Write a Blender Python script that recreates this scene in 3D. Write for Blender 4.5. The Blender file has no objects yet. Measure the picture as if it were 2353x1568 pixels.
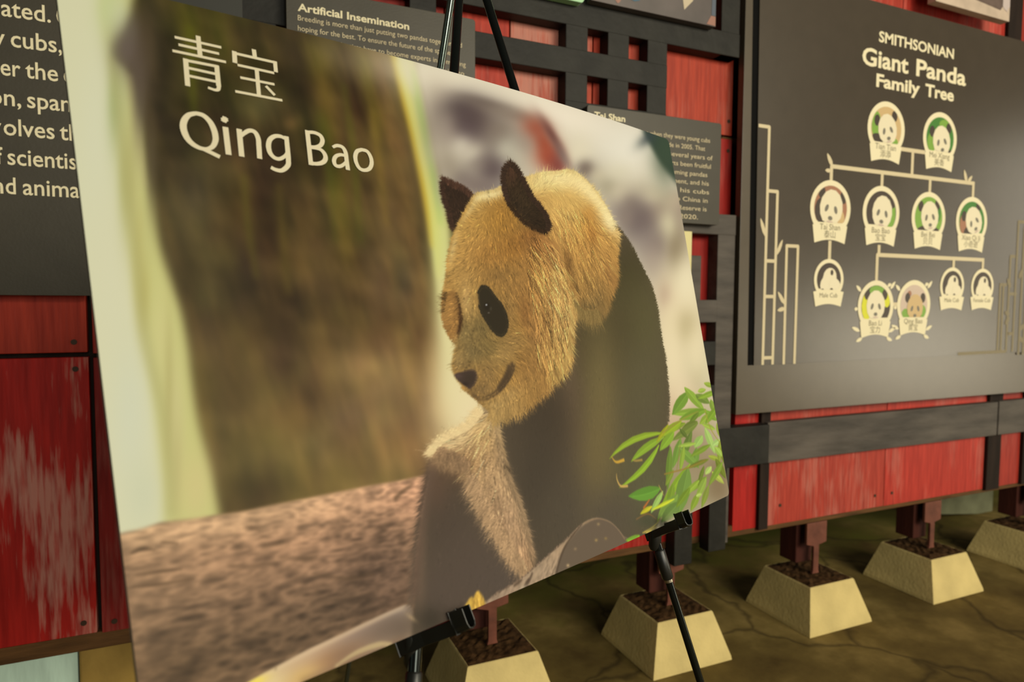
import bpy, bmesh, math, random
import numpy as np
from mathutils import Vector, Matrix

C = bpy.context.scene.collection
scn = bpy.context.scene
random.seed(4)

# ------------------------------------------------------------------ camera, world, lights, exposure
cam_d = bpy.data.cameras.new('camera')
cam = bpy.data.objects.new('camera', cam_d); C.objects.link(cam)
cam_d.sensor_width = 36; cam_d.lens = 1510.0/2353*36
RX = Vector((0.9163763, -0.40028118, 0.00542673))            # right
RY = Vector((0.01906635, 0.05718184, 0.9981817))             # up
RZ = Vector((-0.39986367, -0.91460659, 0.06003198))          # back
m = Matrix((RX, RY, RZ)).transposed().to_4x4(); m.translation = (0, 0, 1.1)
cam.matrix_world = m
cam_d.clip_start = .02; cam_d.clip_end = 60
cam_d.dof.use_dof = True; cam_d.dof.focus_distance = .93; cam_d.dof.aperture_fstop = 4.6
scn.camera = cam
scn.view_settings.view_transform = 'Standard'; scn.view_settings.look = 'None'
scn.view_settings.gamma = 1; scn.view_settings.exposure = 0.0
try: scn.view_settings.use_curve_mapping = False
except Exception: pass

w = bpy.data.worlds.new('world'); scn.world = w; w.use_nodes = True
w.node_tree.nodes['Background'].inputs[0].default_value = (1, .93, .76, 1)
w.node_tree.nodes['Background'].inputs[1].default_value = .055

def area(name, loc, aim, sx, sy, power, col):
    l = bpy.data.lights.new(name, 'AREA'); l.shape = 'RECTANGLE'; l.size = sx; l.size_y = sy; l.energy = power; l.color = col
    o = bpy.data.objects.new(name, l); C.objects.link(o); o.location = loc
    o.rotation_euler = (Vector(aim)-Vector(loc)).to_track_quat('-Z', 'Y').to_euler()
    return o
area('doorway_daylight', (6.4, -1.65, .62), (2.0, 1.0, .7), 1.7, 1.1, 54, (1, .9, .68))
area('window_daylight', (6.4, -.25, 1.9), (2.0, 1.0, 1.0), .8, 1.3, 13, (1, .92, .74))
area('ceiling_lamp', (2.7, -3.0, 2.6), (1.2, 1.5, .7), 2.4, 1.4, 206, (1, .91, .70))
area('front_fill', (.45, -3.6, 2.0), (.2, 1.5, .8), 1.3, 1.6, 70, (1, .97, .84))  # added fill lamp from the front, brightens the left boards and panel

area('side_daylight', (-4.0, -.6, 1.6), (.2, 1.0, 1.0), 1.0, 2.0, 2.5, (.72, 1, .86))

# ------------------------------------------------------------------ materials
def lin(c):
    c = [v/255 for v in c]
    return tuple(v/12.92 if v <= .04045 else ((v+.055)/1.055)**2.4 for v in c)
MATS = {}
def mat(name, rgb, rough=.6, spec=.3, metal=0., nscale=0., namp=0., stretch=(1, 1, 1), bump=0., bscale=60., coat=0.):
    """plain painted / moulded surface: colour broken up by stretched noise, with a fine bump"""
    if name in MATS: return MATS[name]
    mt = bpy.data.materials.new(name); mt.use_nodes = True
    nt = mt.node_tree; b = nt.nodes['Principled BSDF']
    b.inputs['Roughness'].default_value = rough; b.inputs['Specular IOR Level'].default_value = spec
    b.inputs['Metallic'].default_value = metal; b.inputs['Coat Weight'].default_value = coat
    col = lin(rgb)
    b.inputs['Base Color'].default_value = (*col, 1)
    if namp or bump:
        tc = nt.nodes.new('ShaderNodeTexCoord'); mp = nt.nodes.new('ShaderNodeMapping'); mp.inputs['Scale'].default_value = stretch
        nt.links.new(tc.outputs['Object'], mp.inputs[0])
    if namp:
        n = nt.nodes.new('ShaderNodeTexNoise'); n.inputs['Scale'].default_value = nscale; n.inputs['Detail'].default_value = 6
        r = nt.nodes.new('ShaderNodeValToRGB')
        r.color_ramp.elements[0].position = .3; r.color_ramp.elements[1].position = .7
        r.color_ramp.elements[0].color = (*[v*(1-namp) for v in col], 1); r.color_ramp.elements[1].color = (*[min(1, v*(1+namp)) for v in col], 1)
        nt.links.new(mp.outputs[0], n.inputs['Vector']); nt.links.new(n.outputs['Fac'], r.inputs[0]); nt.links.new(r.outputs[0], b.inputs['Base Color'])
    if bump:
        n2 = nt.nodes.new('ShaderNodeTexNoise'); n2.inputs['Scale'].default_value = bscale; n2.inputs['Detail'].default_value = 5
        bp = nt.nodes.new('ShaderNodeBump'); bp.inputs['Strength'].default_value = bump; bp.inputs['Distance'].default_value = .004
        nt.links.new(mp.outputs[0], n2.inputs['Vector']); nt.links.new(n2.outputs['Fac'], bp.inputs['Height']); nt.links.new(bp.outputs[0], b.inputs['Normal'])
    MATS[name] = mt
    return mt

def red_wood(name, rgb, wear, seed, wearcol=(196, 150, 134), lo=.52):
    """red stained plywood: fine vertical grain, patches rubbed pale along the grain"""
    mt = bpy.data.materials.new(name); mt.use_nodes = True
    nt = mt.node_tree; N = nt.nodes.new; K = nt.links.new; b = nt.nodes['Principled BSDF']
    b.inputs['Roughness'].default_value = .55; b.inputs['Specular IOR Level'].default_value = .22
    tc = N('ShaderNodeTexCoord'); mp = N('ShaderNodeMapping'); mp.inputs['Scale'].default_value = (60, 60, 5); mp.inputs['Location'].default_value = (seed*3.1, 0, seed*1.7)
    K(tc.outputs['Object'], mp.inputs[0])
    n = N('ShaderNodeTexNoise'); n.inputs['Scale'].default_value = 1.5; n.inputs['Detail'].default_value = 5; K(mp.outputs[0], n.inputs['Vector'])
    c = lin(rgb); r = N('ShaderNodeValToRGB'); r.color_ramp.elements[0].position = .25; r.color_ramp.elements[1].position = .75
    r.color_ramp.elements[0].color = (c[0]*.72, c[1]*.6, c[2]*.6, 1); r.color_ramp.elements[1].color = (c[0]*1.25, c[1]*1.35, c[2]*1.3, 1)
    K(n.outputs['Fac'], r.inputs[0])
    m2 = N('ShaderNodeMapping'); m2.inputs['Scale'].default_value = (7, 7, 3.0); m2.inputs['Location'].default_value = (seed, 0, seed*.37); K(tc.outputs['Object'], m2.inputs[0])
    n2 = N('ShaderNodeTexNoise'); n2.inputs['Scale'].default_value = 1.2; n2.inputs['Detail'].default_value = 3; K(m2.outputs[0], n2.inputs['Vector'])
    n3 = N('ShaderNodeTexNoise'); n3.inputs['Scale'].default_value = 2.4; n3.inputs['Detail'].default_value = 8; K(mp.outputs[0], n3.inputs['Vector'])
    ad = N('ShaderNodeMath'); ad.operation = 'MULTIPLY_ADD'; ad.inputs[1].default_value = .62; K(n3.outputs['Fac'], ad.inputs[0]); K(n2.outputs['Fac'], ad.inputs[2])
    mr = N('ShaderNodeMapRange'); mr.inputs['From Min'].default_value = lo+.33; mr.inputs['From Max'].default_value = lo+.52; mr.inputs['To Max'].default_value = wear; K(ad.outputs[0], mr.inputs['Value'])
    mx = N('ShaderNodeMix'); mx.data_type = 'RGBA'; K(mr.outputs[0], mx.inputs['Factor']); K(r.outputs[0], mx.inputs['A']); mx.inputs['B'].default_value = (*lin(wearcol), 1)
    K(mx.outputs['Result'], b.inputs['Base Color'])
    bp = N('ShaderNodeBump'); bp.inputs['Strength'].default_value = .25; bp.inputs['Distance'].default_value = .002; K(n3.outputs['Fac'], bp.inputs['Height']); K(bp.outputs[0], b.inputs['Normal'])
    return mt

# ------------------------------------------------------------------ mesh helpers
class MB:
    def __init__(s): s.v = []; s.f = []; s.mi = []
    def face(s, pts, k=0):
        b = len(s.v); s.v += [tuple(p) for p in pts]; s.f.append(list(range(b, b+len(pts)))); s.mi.append(k)
    def box(s, x0, x1, y0, y1, z0, z1, k=0):
        b = len(s.v)
        s.v += [(x0, y0, z0), (x1, y0, z0), (x1, y1, z0), (x0, y1, z0), (x0, y0, z1), (x1, y0, z1), (x1, y1, z1), (x0, y1, z1)]
        for q in ((0, 3, 2, 1), (4, 5, 6, 7), (0, 1, 5, 4), (1, 2, 6, 5), (2, 3, 7, 6), (3, 0, 4, 7)):
            s.f.append([b+i for i in q]); s.mi.append(k)
    def prism(s, pts, y0, y1, k=0):
        """outline in x,z pushed from y0 (front) to y1 (back)"""
        n = len(pts); b = len(s.v)
        s.v += [(p[0], y0, p[1]) for p in pts]+[(p[0], y1, p[1]) for p in pts]
        s.f.append([b+i for i in range(n)]); s.f.append([b+n+i for i in range(n-1, -1, -1)]); s.mi += [k, k]
        for i in range(n):
            j = (i+1) % n; s.f.append([b+i, b+n+i, b+n+j, b+j]); s.mi.append(k)
    def tube(s, pts, rad, n=14, k=0, cap=True):
        rings = []
        for i, p in enumerate(pts):
            p = Vector(p); a = Vector(pts[max(0, i-1)]); c = Vector(pts[min(len(pts)-1, i+1)])
            d = (c-a).normalized(); u = d.orthogonal().normalized() if i == 0 else (u0-d*u0.dot(d)).normalized(); u0 = u; w_ = d.cross(u)
            r = rad[i] if hasattr(rad, '__len__') else rad
            b = len(s.v); s.v += [tuple(p+u*math.cos(2*math.pi*j/n)*r+w_*math.sin(2*math.pi*j/n)*r) for j in range(n)]; rings.append(b)
        for a, b in zip(rings, rings[1:]):
            for j in range(n): s.f.append([a+j, a+(j+1) % n, b+(j+1) % n, b+j]); s.mi.append(k)
        if cap: s.f.append([rings[0]+j for j in range(n-1, -1, -1)]); s.f.append([rings[-1]+j for j in range(n)]); s.mi += [k, k]
    def build(s, name, mats, parent=None, bevel=0., smooth=False, origin=None):
        me = bpy.data.meshes.new(name); o0 = Vector(origin) if origin else Vector((0, 0, 0))
        me.from_pydata([tuple(Vector(v)-o0) for v in s.v], [], s.f)
        for mm in (mats if isinstance(mats, (list, tuple)) else [mats]): me.materials.append(mm)
        me.polygons.foreach_set('material_index', s.mi)
        if smooth: me.polygons.foreach_set('use_smooth', [True]*len(s.f))
        me.update()
        o = bpy.data.objects.new(name, me); C.objects.link(o); o.location = o0
        if parent is not None:
            o.parent = parent
            if parent.location.length: o.location = o0-parent.location
        if bevel:
            bv = o.modifiers.new('bevel', 'BEVEL'); bv.width = bevel; bv.segments = 2; bv.limit_method = 'ANGLE'
        if smooth and not bevel:
            try: me.set_sharp_from_angle(angle=math.radians(40))
            except Exception: pass
        return o
def empty(name, loc=(0, 0, 0)):
    o = bpy.data.objects.new(name, None); C.objects.link(o); o.location = loc; return o
def tag(o, label=None, cat=None, group=None, kind=None):
    if label: o['label'] = label
    if cat: o['category'] = cat
    if group: o['group'] = group
    if kind: o['kind'] = kind
    return o
def strip(pts, wd):
    """outline quads of a drawn line of width wd through 2-d points"""
    out = []
    for a, b in zip(pts, pts[1:]):
        a, b = np.array(a, float), np.array(b, float); d = b-a; L = np.linalg.norm(d)
        if L < 1e-9: continue
        d /= L; n = np.array([-d[1], d[0]])*wd/2
        out.append([a-n, b-n, b+n, a+n])
    for p in pts[1:-1]:
        out.append([np.array(p)+np.array([math.cos(t), math.sin(t)])*wd/2 for t in np.linspace(0, 2*math.pi, 10)[:-1]])
    return out
def text_mesh(body, x, y, z, size, mb, width=None, align='LEFT', bold=0., k=0):
    """printed words as flat outlines on a board facing -y"""
    c = bpy.data.curves.new('words', 'FONT'); c.body = body; c.size = size; c.align_x = align; c.offset = bold; c.resolution_u = 3
    o = bpy.data.objects.new('words', c); C.objects.link(o)
    bpy.context.view_layer.update()
    me = bpy.data.meshes.new_from_object(o.evaluated_get(bpy.context.evaluated_depsgraph_get()))
    xs = [v.co.x for v in me.vertices]
    s = 1.
    if width and xs: s = width/(max(xs)-min(xs)); x -= min(xs)*s
    b = len(mb.v)
    mb.v += [(x+v.co.x*s, y, z+v.co.y) for v in me.vertices]
    for p in me.polygons: mb.f.append([b+i for i in p.vertices]); mb.mi.append(k)
    bpy.data.objects.remove(o); bpy.data.curves.remove(c); bpy.data.meshes.remove(me)

M_dark = mat('framing_timber', (34, 24, 18), .8, .2, nscale=9, namp=.35, stretch=(3, 3, .6), bump=.3)
M_rim = mat('raw_brown_timber', (88, 60, 32), .75, .2, nscale=8, namp=.4, stretch=(1, 4, 9), bump=.4)
M_black = mat('black_painted_timber', (31, 30, 26), .6, .25, nscale=14, namp=.35, stretch=(1, 1, 1), bump=.35, bscale=40)
M_rail = mat('weathered_grey_and_glare_timber', (74, 68, 62), .6, .3, nscale=12, namp=.45, stretch=(.35, 1, 1.6), bump=.4, bscale=40)
M_panel = mat('matt_charcoal_board', (62, 58, 48), .45, .3, nscale=20, namp=.06, bump=.05, bscale=200)
M_sign = mat('satin_brown_grey_board', (68, 60, 50), .3, .5, nscale=20, namp=.05, bump=.04, bscale=200)
M_signb = mat('satin_grey_board', (80, 71, 58), .32, .5, nscale=20, namp=.05)
M_stripe = mat('black_stripe_ink', (6, 6, 6), .8, .1)
M_ink = mat('cream_ink', (226, 216, 182), .6, .2)
M_inkd = mat('grey_ink', (120, 112, 88), .6, .2)
M_line = mat('beige_line_ink', (206, 192, 158), .6, .2)

# ------------------------------------------------------------------ floor
def floor_mat():
    mt = bpy.data.materials.new('worn_dirty_concrete'); mt.use_nodes = True
    nt = mt.node_tree; N = nt.nodes.new; K = nt.links.new; b = nt.nodes['Principled BSDF']
    b.inputs['Roughness'].default_value = .85; b.inputs['Specular IOR Level'].default_value = .2
    tc = N('ShaderNodeTexCoord')
    n = N('ShaderNodeTexNoise'); n.inputs['Scale'].default_value = 3.2; n.inputs['Detail'].default_value = 7; n.inputs['Roughness'].default_value = .6; K(tc.outputs['Object'], n.inputs['Vector'])
    r = N('ShaderNodeValToRGB'); e = r.color_ramp.elements
    e[0].position = .32; e[0].color = (*lin((74, 59, 27)), 1); e[1].position = .7; e[1].color = (*lin((140, 120, 70)), 1)
    q = e.new(.5); q.color = (*lin((102, 86, 44)), 1)
    K(n.outputs['Fac'], r.inputs[0])
    # moss where the ground runs on under the raised wall
    sp = N('ShaderNodeSeparateXYZ'); K(tc.outputs['Object'], sp.inputs[0])
    n4 = N('ShaderNodeTexNoise'); n4.inputs['Scale'].default_value = 5; n4.inputs['Detail'].default_value = 5; K(tc.outputs['Object'], n4.inputs['Vector'])
    ma = N('ShaderNodeMath'); ma.operation = 'MULTIPLY_ADD'; ma.inputs[1].default_value = 1.1; K(n4.outputs['Fac'], ma.inputs[0]); K(sp.outputs['Y'], ma.inputs[2])
    mr = N('ShaderNodeMapRange'); mr.inputs['From Min'].default_value = 2.5; mr.inputs['From Max'].default_value = 2.95; K(ma.outputs[0], mr.inputs['Value'])
    mx = N('ShaderNodeMix'); mx.data_type = 'RGBA'; K(mr.outputs[0], mx.inputs['Factor']); K(r.outputs[0], mx.inputs['A']); mx.inputs['B'].default_value = (*lin((84, 84, 26)), 1)
    # cracks
    dn = N('ShaderNodeTexNoise'); dn.inputs['Scale'].default_value = 2; dn.inputs['Detail'].default_value = 4; K(tc.outputs['Object'], dn.inputs['Vector'])
    vm = N('ShaderNodeVectorMath'); vm.operation = 'MULTIPLY_ADD'; vm.inputs[1].default_value = (.5, .5, .5); K(dn.outputs['Color'], vm.inputs[0]); K(tc.outputs['Object'], vm.inputs[2])
    v = N('ShaderNodeTexVoronoi'); v.feature = 'DISTANCE_TO_EDGE'; v.inputs['Scale'].default_value = 1.5; K(vm.outputs[0], v.inputs['Vector'])
    cr = N('ShaderNodeMapRange'); cr.inputs['From Min'].default_value = .0; cr.inputs['From Max'].default_value = .022; cr.inputs['To Min'].default_value = .6; cr.inputs['To Max'].default_value = 0; K(v.outputs['Distance'], cr.inputs['Value'])
    m3 = N('ShaderNodeMix'); m3.data_type = 'RGBA'; K(cr.outputs[0], m3.inputs['Factor']); K(mx.outputs['Result'], m3.inputs['A']); m3.inputs['B'].default_value = (*lin((36, 26, 10)), 1)
    K(m3.outputs['Result'], b.inputs['Base Color'])
    bp = N('ShaderNodeBump'); bp.inputs['Strength'].default_value = .5; bp.inputs['Distance'].default_value = .01; K(n.outputs['Fac'], bp.inputs['Height']); K(bp.outputs[0], b.inputs['Normal'])
    return mt
mb = MB(); mb.face([(-6, -5, 0), (8, -5, 0), (8, 7, 0), (-6, 7, 0)])
fl = mb.build('floor', floor_mat()); tag(fl, kind='structure')

# ------------------------------------------------------------------ raised red wall
wall = MB()
for x0, x1 in ((-1.3, 3.7),): wall.box(x0, x1, 1.655, 1.70, .35, 2.45)
wl = wall.build('wall_back', M_dark); tag(wl, 'dark backing behind the red boards', 'wall', kind='structure')
Yb = 1.63
def board(x0, x1, z0, z1, rgb, wear, seed, lo=.52):
    b = MB(); b.box(x0, x1, Yb, Yb+.022, z0, z1)
    o = b.build('board', red_wood('red_board_%d' % seed, rgb, wear, seed, lo=lo), wl, bevel=.0015)
    return o
RED = (150, 34, 26)
bl1 = board(-1.3, -.268, .988, 2.45, (152, 46, 30), .25, 1, .6)
bl2 = board(-1.3, -.267, .377, .978, (160, 28, 22), .6, 2, .45)
board(-.258, .52, .985, 2.45, (136, 34, 26), .3, 3)
board(-.258, .52, .374, .976, (122, 24, 20), .1, 4)
board(.524, .70, 1.617, 2.45, (166, 50, 34), .35, 5, .5); board(.704, .952, 1.617, 2.45, (166, 62, 40), .5, 6, .38)
board(.524, .952, .366, 1.606, (140, 26, 22), .2, 7)
board(.956, 1.454, 1.617, 2.45, (160, 54, 34), .15, 8); board(.956, 1.456, .362, 1.606, (146, 26, 20), .1, 9)
board(1.497, 1.60, .357, 2.45, (160, 30, 26), .2, 10)
board(1.632, 2.206, .356, 2.45, (160, 56, 44), .25, 11); board(2.209, 2.79, .355, 2.45, (168, 50, 40), .2, 12)
board(2.868, 3.7, .355, 2.45, (150, 46, 36), .2, 13)
for x0, x1 in ((1.595, 1.635), (2.785, 2.87), (3.02, 3.10)):
    b = MB(); b.box(x0, x1, Yb-.014, Yb+.03, .352, 2.45); b.build('batten', M_dark, wl, bevel=.002)
b = MB(); b.box(-1.3, 3.7, Yb+.001, Yb+.07, .34, .3765); b.build('bottom_plate', M_rim, wl, bevel=.002)
b = MB(); b.box(1.417, 1.50, Yb+.002, Yb+.02, 1.597, 1.612); b.build('ledge', M_rim, wl)
M_nail = mat('rusty_nail_head', (58, 40, 26), .6, .3)
for x, z in ((-.291, 1.010), (-.290, .953), (-.291, .403), (-.234, .396), (2.16, .40), (2.25, .40), (1.70, .42), (2.24, .62), (1.44, 1.66), (1.44, 1.57)):
    b = MB(); b.tube([(x, Yb-.0018, z), (x, Yb+.002, z)], .0058, 12); b.build('nail', M_nail, wl)

# ------------------------------------------------------------------ black timber lattice in front of the wall
lat = empty('timber_lattice', (.8, 1.60, .345))
tag(lat, 'black timber fretwork screen of square cells fixed over the red wall boards', 'lattice')
def bar(x0, x1, z0, z1, dy=0., mt=None, name='bar'):
    b = MB(); b.box(x0, x1, 1.585+dy, 1.6285-.0005*abs(dy), z0, z1); b.build(name, mt or M_black, lat, bevel=.002)
bar(-.24, 1.435, 1.836, 1.905, -.001); bar(-.24, 1.1725, 1.711, 1.776, -.001); bar(.844, 1.1725, 1.572, 1.639, -.001)
for x0, x1 in ((.42, .487), (.8445, .9115), (.975, 1.043), (1.105, 1.172)): bar(x0, x1, 1.30, 2.40)
bar(1.365, 1.434, 1.836, 2.40); bar(.05, .117, 1.60, 2.4)
bar(.90, 1.439, 1.305, 1.367, -.001, M_rail); bar(1.371, 1.438, .345, 1.367, 0, M_rail); bar(.90, 1.372, 1.040, 1.108, -.001, M_rail); bar(1.243, 1.310, .585, 1.240, 0, M_rail)  # lower bars take the greyer timber: low glare put into their colour
bar(1.31, 1.372, .909, .982, -.001); bar(1.31, 1.372, .78, .848, -.001); bar(.90, 1.597, .584, .710, -.002)
bar(1.233, 1.299, .30, .59); bar(1.362, 1.429, .325, .59, -.0005)
rail = empty('rail_board', (2.21, 1.61, .578)); tag(rail, 'long weathered grey-black board running under the family tree sign', 'board')
b = MB(); b.box(1.607, 2.809, 1.60, 1.628, .5785, .712); b.build('plank', M_rail, rail, bevel=.002)
rail2 = empty('rail_board', (3.2, 1.61, .578)); tag(rail2, 'short grey-black board at the frame edge, right of the dark batten', 'board')
b = MB(); b.box(2.817, 3.7, 1.60, 1.628, .5785, .714); b.build('plank', M_rail, rail2, bevel=.002)

# ------------------------------------------------------------------ text boards
def rrect(x0, x1, z0, z1, r, n=6):
    out = []
    for cx, cz, a in ((x1-r, z1-r, 0), (x0+r, z1-r, 90), (x0+r, z0+r, 180), (x1-r, z0+r, 270)):
        out += [(cx+r*math.cos(math.radians(a+90*i/n)), cz+r*math.sin(math.radians(a+90*i/n))) for i in range(n+1)]
    return out[::-1]
def panel(name, x0, x1, z0, z1, y, th, label, cat, mt, r=.008):
    e = empty(name, ((x0+x1)/2, y+th, z0)); tag(e, label, cat)
    b = MB(); b.prism(rrect(x0, x1, z0, z1, r), y, y+th); b.build('board', mt, e, bevel=.0008)
    return e
p = panel('text_panel', -1.25, -.2515, 1.107, 2.3, 1.597, .012, 'large charcoal board with big cream words, left of the easel poster', 'sign', M_panel, .002)
WORDS = [('ated.', -0.3855, 1.648, 0.0802), ('C', -0.2957, 1.648, 0.0202), ('y', -0.3992, 1.5915, 0.0179), ('cubs,', -0.372, 1.5915, 0.0842), ('er', -0.3902, 1.535, 0.0321), ('the', -0.3503, 1.535, 0.0538), ('e', -0.2869, 1.535, 0.017), ('o', -0.41, 1.4775, 0.0201), ('n,', -0.3865, 1.4775, 0.0273), ('span', -0.3493, 1.4775, 0.0732), ('v', -0.4133, 1.4205, 0.0208), ('olves', -0.3891, 1.4205, 0.0833), ('th', -0.297, 1.4205, 0.0327), ('of', -0.4181, 1.3635, 0.0256), ('scientis', -0.3848, 1.3635, 0.1151), ('n', -0.4109, 1.3065, 0.0173), ('d', -0.3895, 1.3065, 0.0162), ('anima', -0.3619, 1.3065, 0.0958), ('l', -0.2631, 1.3065, 0.0045)]
for zz in sorted({q[2] for q in WORDS}, reverse=True):
    b = MB()
    for s, x0, z, wd in WORDS:
        if z == zz: text_mesh(s, x0, 1.5962, z, .0465, b, wd, bold=.0004)
    b.build('lettering', M_ink, p)
p = panel('text_panel', .136, .577, 1.33, 1.790, 1.555, .028, 'charcoal board headed Artificial Insemination, behind the top of the poster', 'sign', M_panel)
b = MB(); text_mesh('Artificial Insemination', .160, 1.5542, 1.7375, .0228, b, .251, bold=.0006); b.build('lettering', M_ink, p)
for i, s in enumerate(('Breeding is more than just putting two pandas together and', 'hoping for the best. To ensure the future of the species,', 'giant panda scientists have to become experts in combining', 'genetics, behavior and the best hormone timing to', 'bring new cubs into the world')):
    b = MB(); text_mesh(s, .160, 1.5542, 1.7170-.0222*i, .0165, b, (.382, .362, .392, .388, .24)[i]); b.build('lettering', M_line, p)
p = panel('text_panel', .895, 1.3475, 1.329, 1.625, 1.555, .028, 'small charcoal board of cream lines at the right end of the poster top', 'sign', M_panel)
b = MB(); text_mesh('Tai Shan', .916, 1.5542, 1.592, .0235, b, .098, bold=.0006); b.build('lettering', M_ink, p)
for i, (s, x1) in enumerate((('Giant pandas stay close when they were young cubs', 1.306), ('Tai Shan, the first cub, was made in 2005. That', 1.289), ('success was followed by several years of', 1.317), ('waiting, but have those efforts been fruitful', 1.311), ('for a growing panda, in summing pandas', 1.299), ('up the conservation movement, and his', 1.305), ('brothers, sisters and his cubs', 1.307), ('Tai Shan was later sent to China in', 1.302), ('his own home at the Panda Reserve is', 1.299), ('from there to home in 2020.', 1.268))):
    b = MB(); text_mesh(s, .916, 1.5542, 1.5650-.0248*i, .0185, b, x1-.916); b.build('lettering', M_line, p)
p = panel('text_panel', -.12, .047, 1.60, 2.0, 1.555, .028, 'dark grey board whose corner shows above the left of the poster', 'sign', mat('dark_grey_board', (46, 46, 40), .45, .3, nscale=20, namp=.06))

# picture prints at the top edge
p = panel('picture_card', 1.12, 1.2615, 1.02, 1.308, 1.5705, .012, 'cream card edge showing between the poster and the lattice', 'card', mat('cream_card', (214, 204, 150), .6, .2), .001)
p = panel('picture_print', .60, .882, 1.885, 2.2, 1.556, .025, 'pale mint green print with rounded corner above the lattice', 'picture', mat('mint_print', (168, 214, 168), .5, .3), .01)
p = panel('picture_print', .9035, 1.318, 1.897, 2.25, 1.556, .025, 'dark photo print with a pale tent shape, above the small lattice squares', 'picture', mat('grey_photo_print', (84, 76, 74), .4, .4, nscale=8, namp=.25), .001)
y = 1.5552
def shape(pts, mt, name='printed_shape'):
    b = MB(); b.face([(q[0], y, q[1]) for q in pts]); return b.build(name, mt, p)
def blob(x, z, rx, rz, seed):
    rr = random.Random(seed); return [(x+rx*math.cos(t)*rr.uniform(.8, 1.15), z+rz*math.sin(t)*rr.uniform(.8, 1.15)) for t in [2*math.pi*i/16 for i in range(16)]]
shape(blob(1.04, 1.935, .022, .018, 1), mat('blue_print', (60, 96, 116), .4)); shape(blob(.985, 1.925, .016, .02, 2), mat('pink_print', (150, 108, 94), .4))
shape([(1.20, 1.95), (1.205, 1.925), (1.235, 1.955), (1.24, 1.99), (1.22, 2.0)], mat('cream_print', (190, 176, 150), .4)); shape([(1.285, 1.90), (1.3165, 1.899), (1.3165, 1.925), (1.30, 1.925)], MATS['pink_print']); shape([(1.302, 1.927), (1.3165, 1.927), (1.3165, 2.1), (1.306, 2.1)], mat('slate_print', (84, 92, 106), .4))
p = panel('picture_print', 2.247, 2.655, 2.134, 2.5, 1.54, .03, 'grey photo print with pale lower edge, above the family tree sign', 'picture', mat('pale_photo_print', (186, 168, 150), .45, .35, nscale=12, namp=.2), .001)
y = 1.5392
shape([(2.44, 2.178), (2.60, 2.165), (2.62, 2.19), (2.60, 2.4), (2.44, 2.4)], mat('dark_grey_print', (96, 82, 76), .4, nscale=20, namp=.3)); y = 1.5389
shape(blob(2.525, 2.215, .02, .026, 3), mat('lilac_print', (190, 176, 172), .4)); shape(blob(2.63, 2.2, .022, .035, 5), MATS['lilac_print'])

# ------------------------------------------------------------------ family tree sign
sg = empty('family_tree_sign', (2.3, 1.60, .75)); tag(sg, 'large brown-grey sign with white family tree chart of panda portraits', 'sign')
b = MB(); b.prism([(1.449, .752), (1.4465, 2.10), (3.45, 2.10), (3.45, .748)][::1], 1.576, 1.60); b.build('board', M_signb, sg, bevel=.001)
b = MB(); b.prism([(1.513, .905), (1.496, 2.099), (3.30, 2.099), (3.30, .912)], 1.572, 1.577); b.build('face_panel', M_sign, sg)
b = MB(); b.face([(1.4915, 1.5755, .905), (1.5125, 1.5755, .905), (1.4955, 1.5755, 2.0995), (1.4725, 1.5755, 2.0995)]); b.build('printed_stripe', M_stripe, sg)  # black stripe printed on the board beside the face panel
YS = 1.5712
def drawn(lines, name, mt, wd, y=YS):
    b = MB()
    for l in lines:
        for q in strip(l, wd): b.face([(t[0], y-1.5e-5*len(b.f), t[1]) for t in q])
    return b
def leaf2(b, x0, z0, x1, z1, wd, y=YS-.0003):
    d = np.array([x1-x0, z1-z0]); n = np.array([-d[1], d[0]])/np.linalg.norm(d)*wd/2; a = np.array([x0, z0])
    L = [a+d*t+n*p for t, p in ((0, .25), (.3, 1), (.65, .9), (.9, .4))]+[a+d]+[a+d*t-n*p for t, p in ((.9, .4), (.65, .9), (.3, 1), (0, .25))]
    b.face([(q[0], y, q[1]) for q in L])
b = drawn([[(2.14, 1.632), (2.27, 1.632)], [(2.206, 1.634), (2.206, 1.545)], [(1.812, 1.545), (2.549, 1.545)], [(1.818, 1.545), (1.818, 1.495)], [(2.057, 1.545), (2.057, 1.495)], [(2.303, 1.545), (2.303, 1.49)], [(2.544, 1.551), (2.544, 1.49)], [(1.822, 1.305), (1.822, 1.238)], [(2.055, 1.30), (2.055, 1.266), (2.048, 1.266), (2.048, 1.17)], [(2.048, 1.266), (2.628, 1.266)], [(2.452, 1.266), (2.452, 1.228)], [(2.622, 1.266), (2.622, 1.228)], [(2.13, 1.097), (2.165, 1.097)]], 'x', M_line, .0135)
leaf2(b, 1.822, 1.545, 1.796, 1.585, .016); leaf2(b, 1.815, 1.53, 1.790, 1.53, .013); leaf2(b, 2.505, 1.545, 2.487, 1.59, .016); leaf2(b, 2.51, 1.545, 2.535, 1.572, .014)
b.build('branch_lines', M_line, sg)
b = drawn([[(1.505, 1.641), (1.548, 1.641), (1.548, .905)], [(1.548, 1.447), (1.589, 1.447), (1.589, .905)], [(1.548, 1.231), (1.592, 1.231)], [(1.548, 1.12), (1.592, 1.12)], [(1.548, .927), (1.589, .927)], [(1.636, .904), (1.634, 1.281), (1.682, 1.281), (1.682, .904)]], 'x', M_line, .0105)
for q in ((1.545, 1.305, 1.522, 1.362, .014), (1.594, 1.252, 1.616, 1.300, .013), (1.632, 1.096, 1.602, 1.136, .014), (1.634, 1.083, 1.602, 1.076, .014)): leaf2(b, *q)
b.build('bamboo_drawing', M_line, sg)
M_line2 = mat('faint_line_ink', (132, 122, 98), .6, .2)
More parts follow.
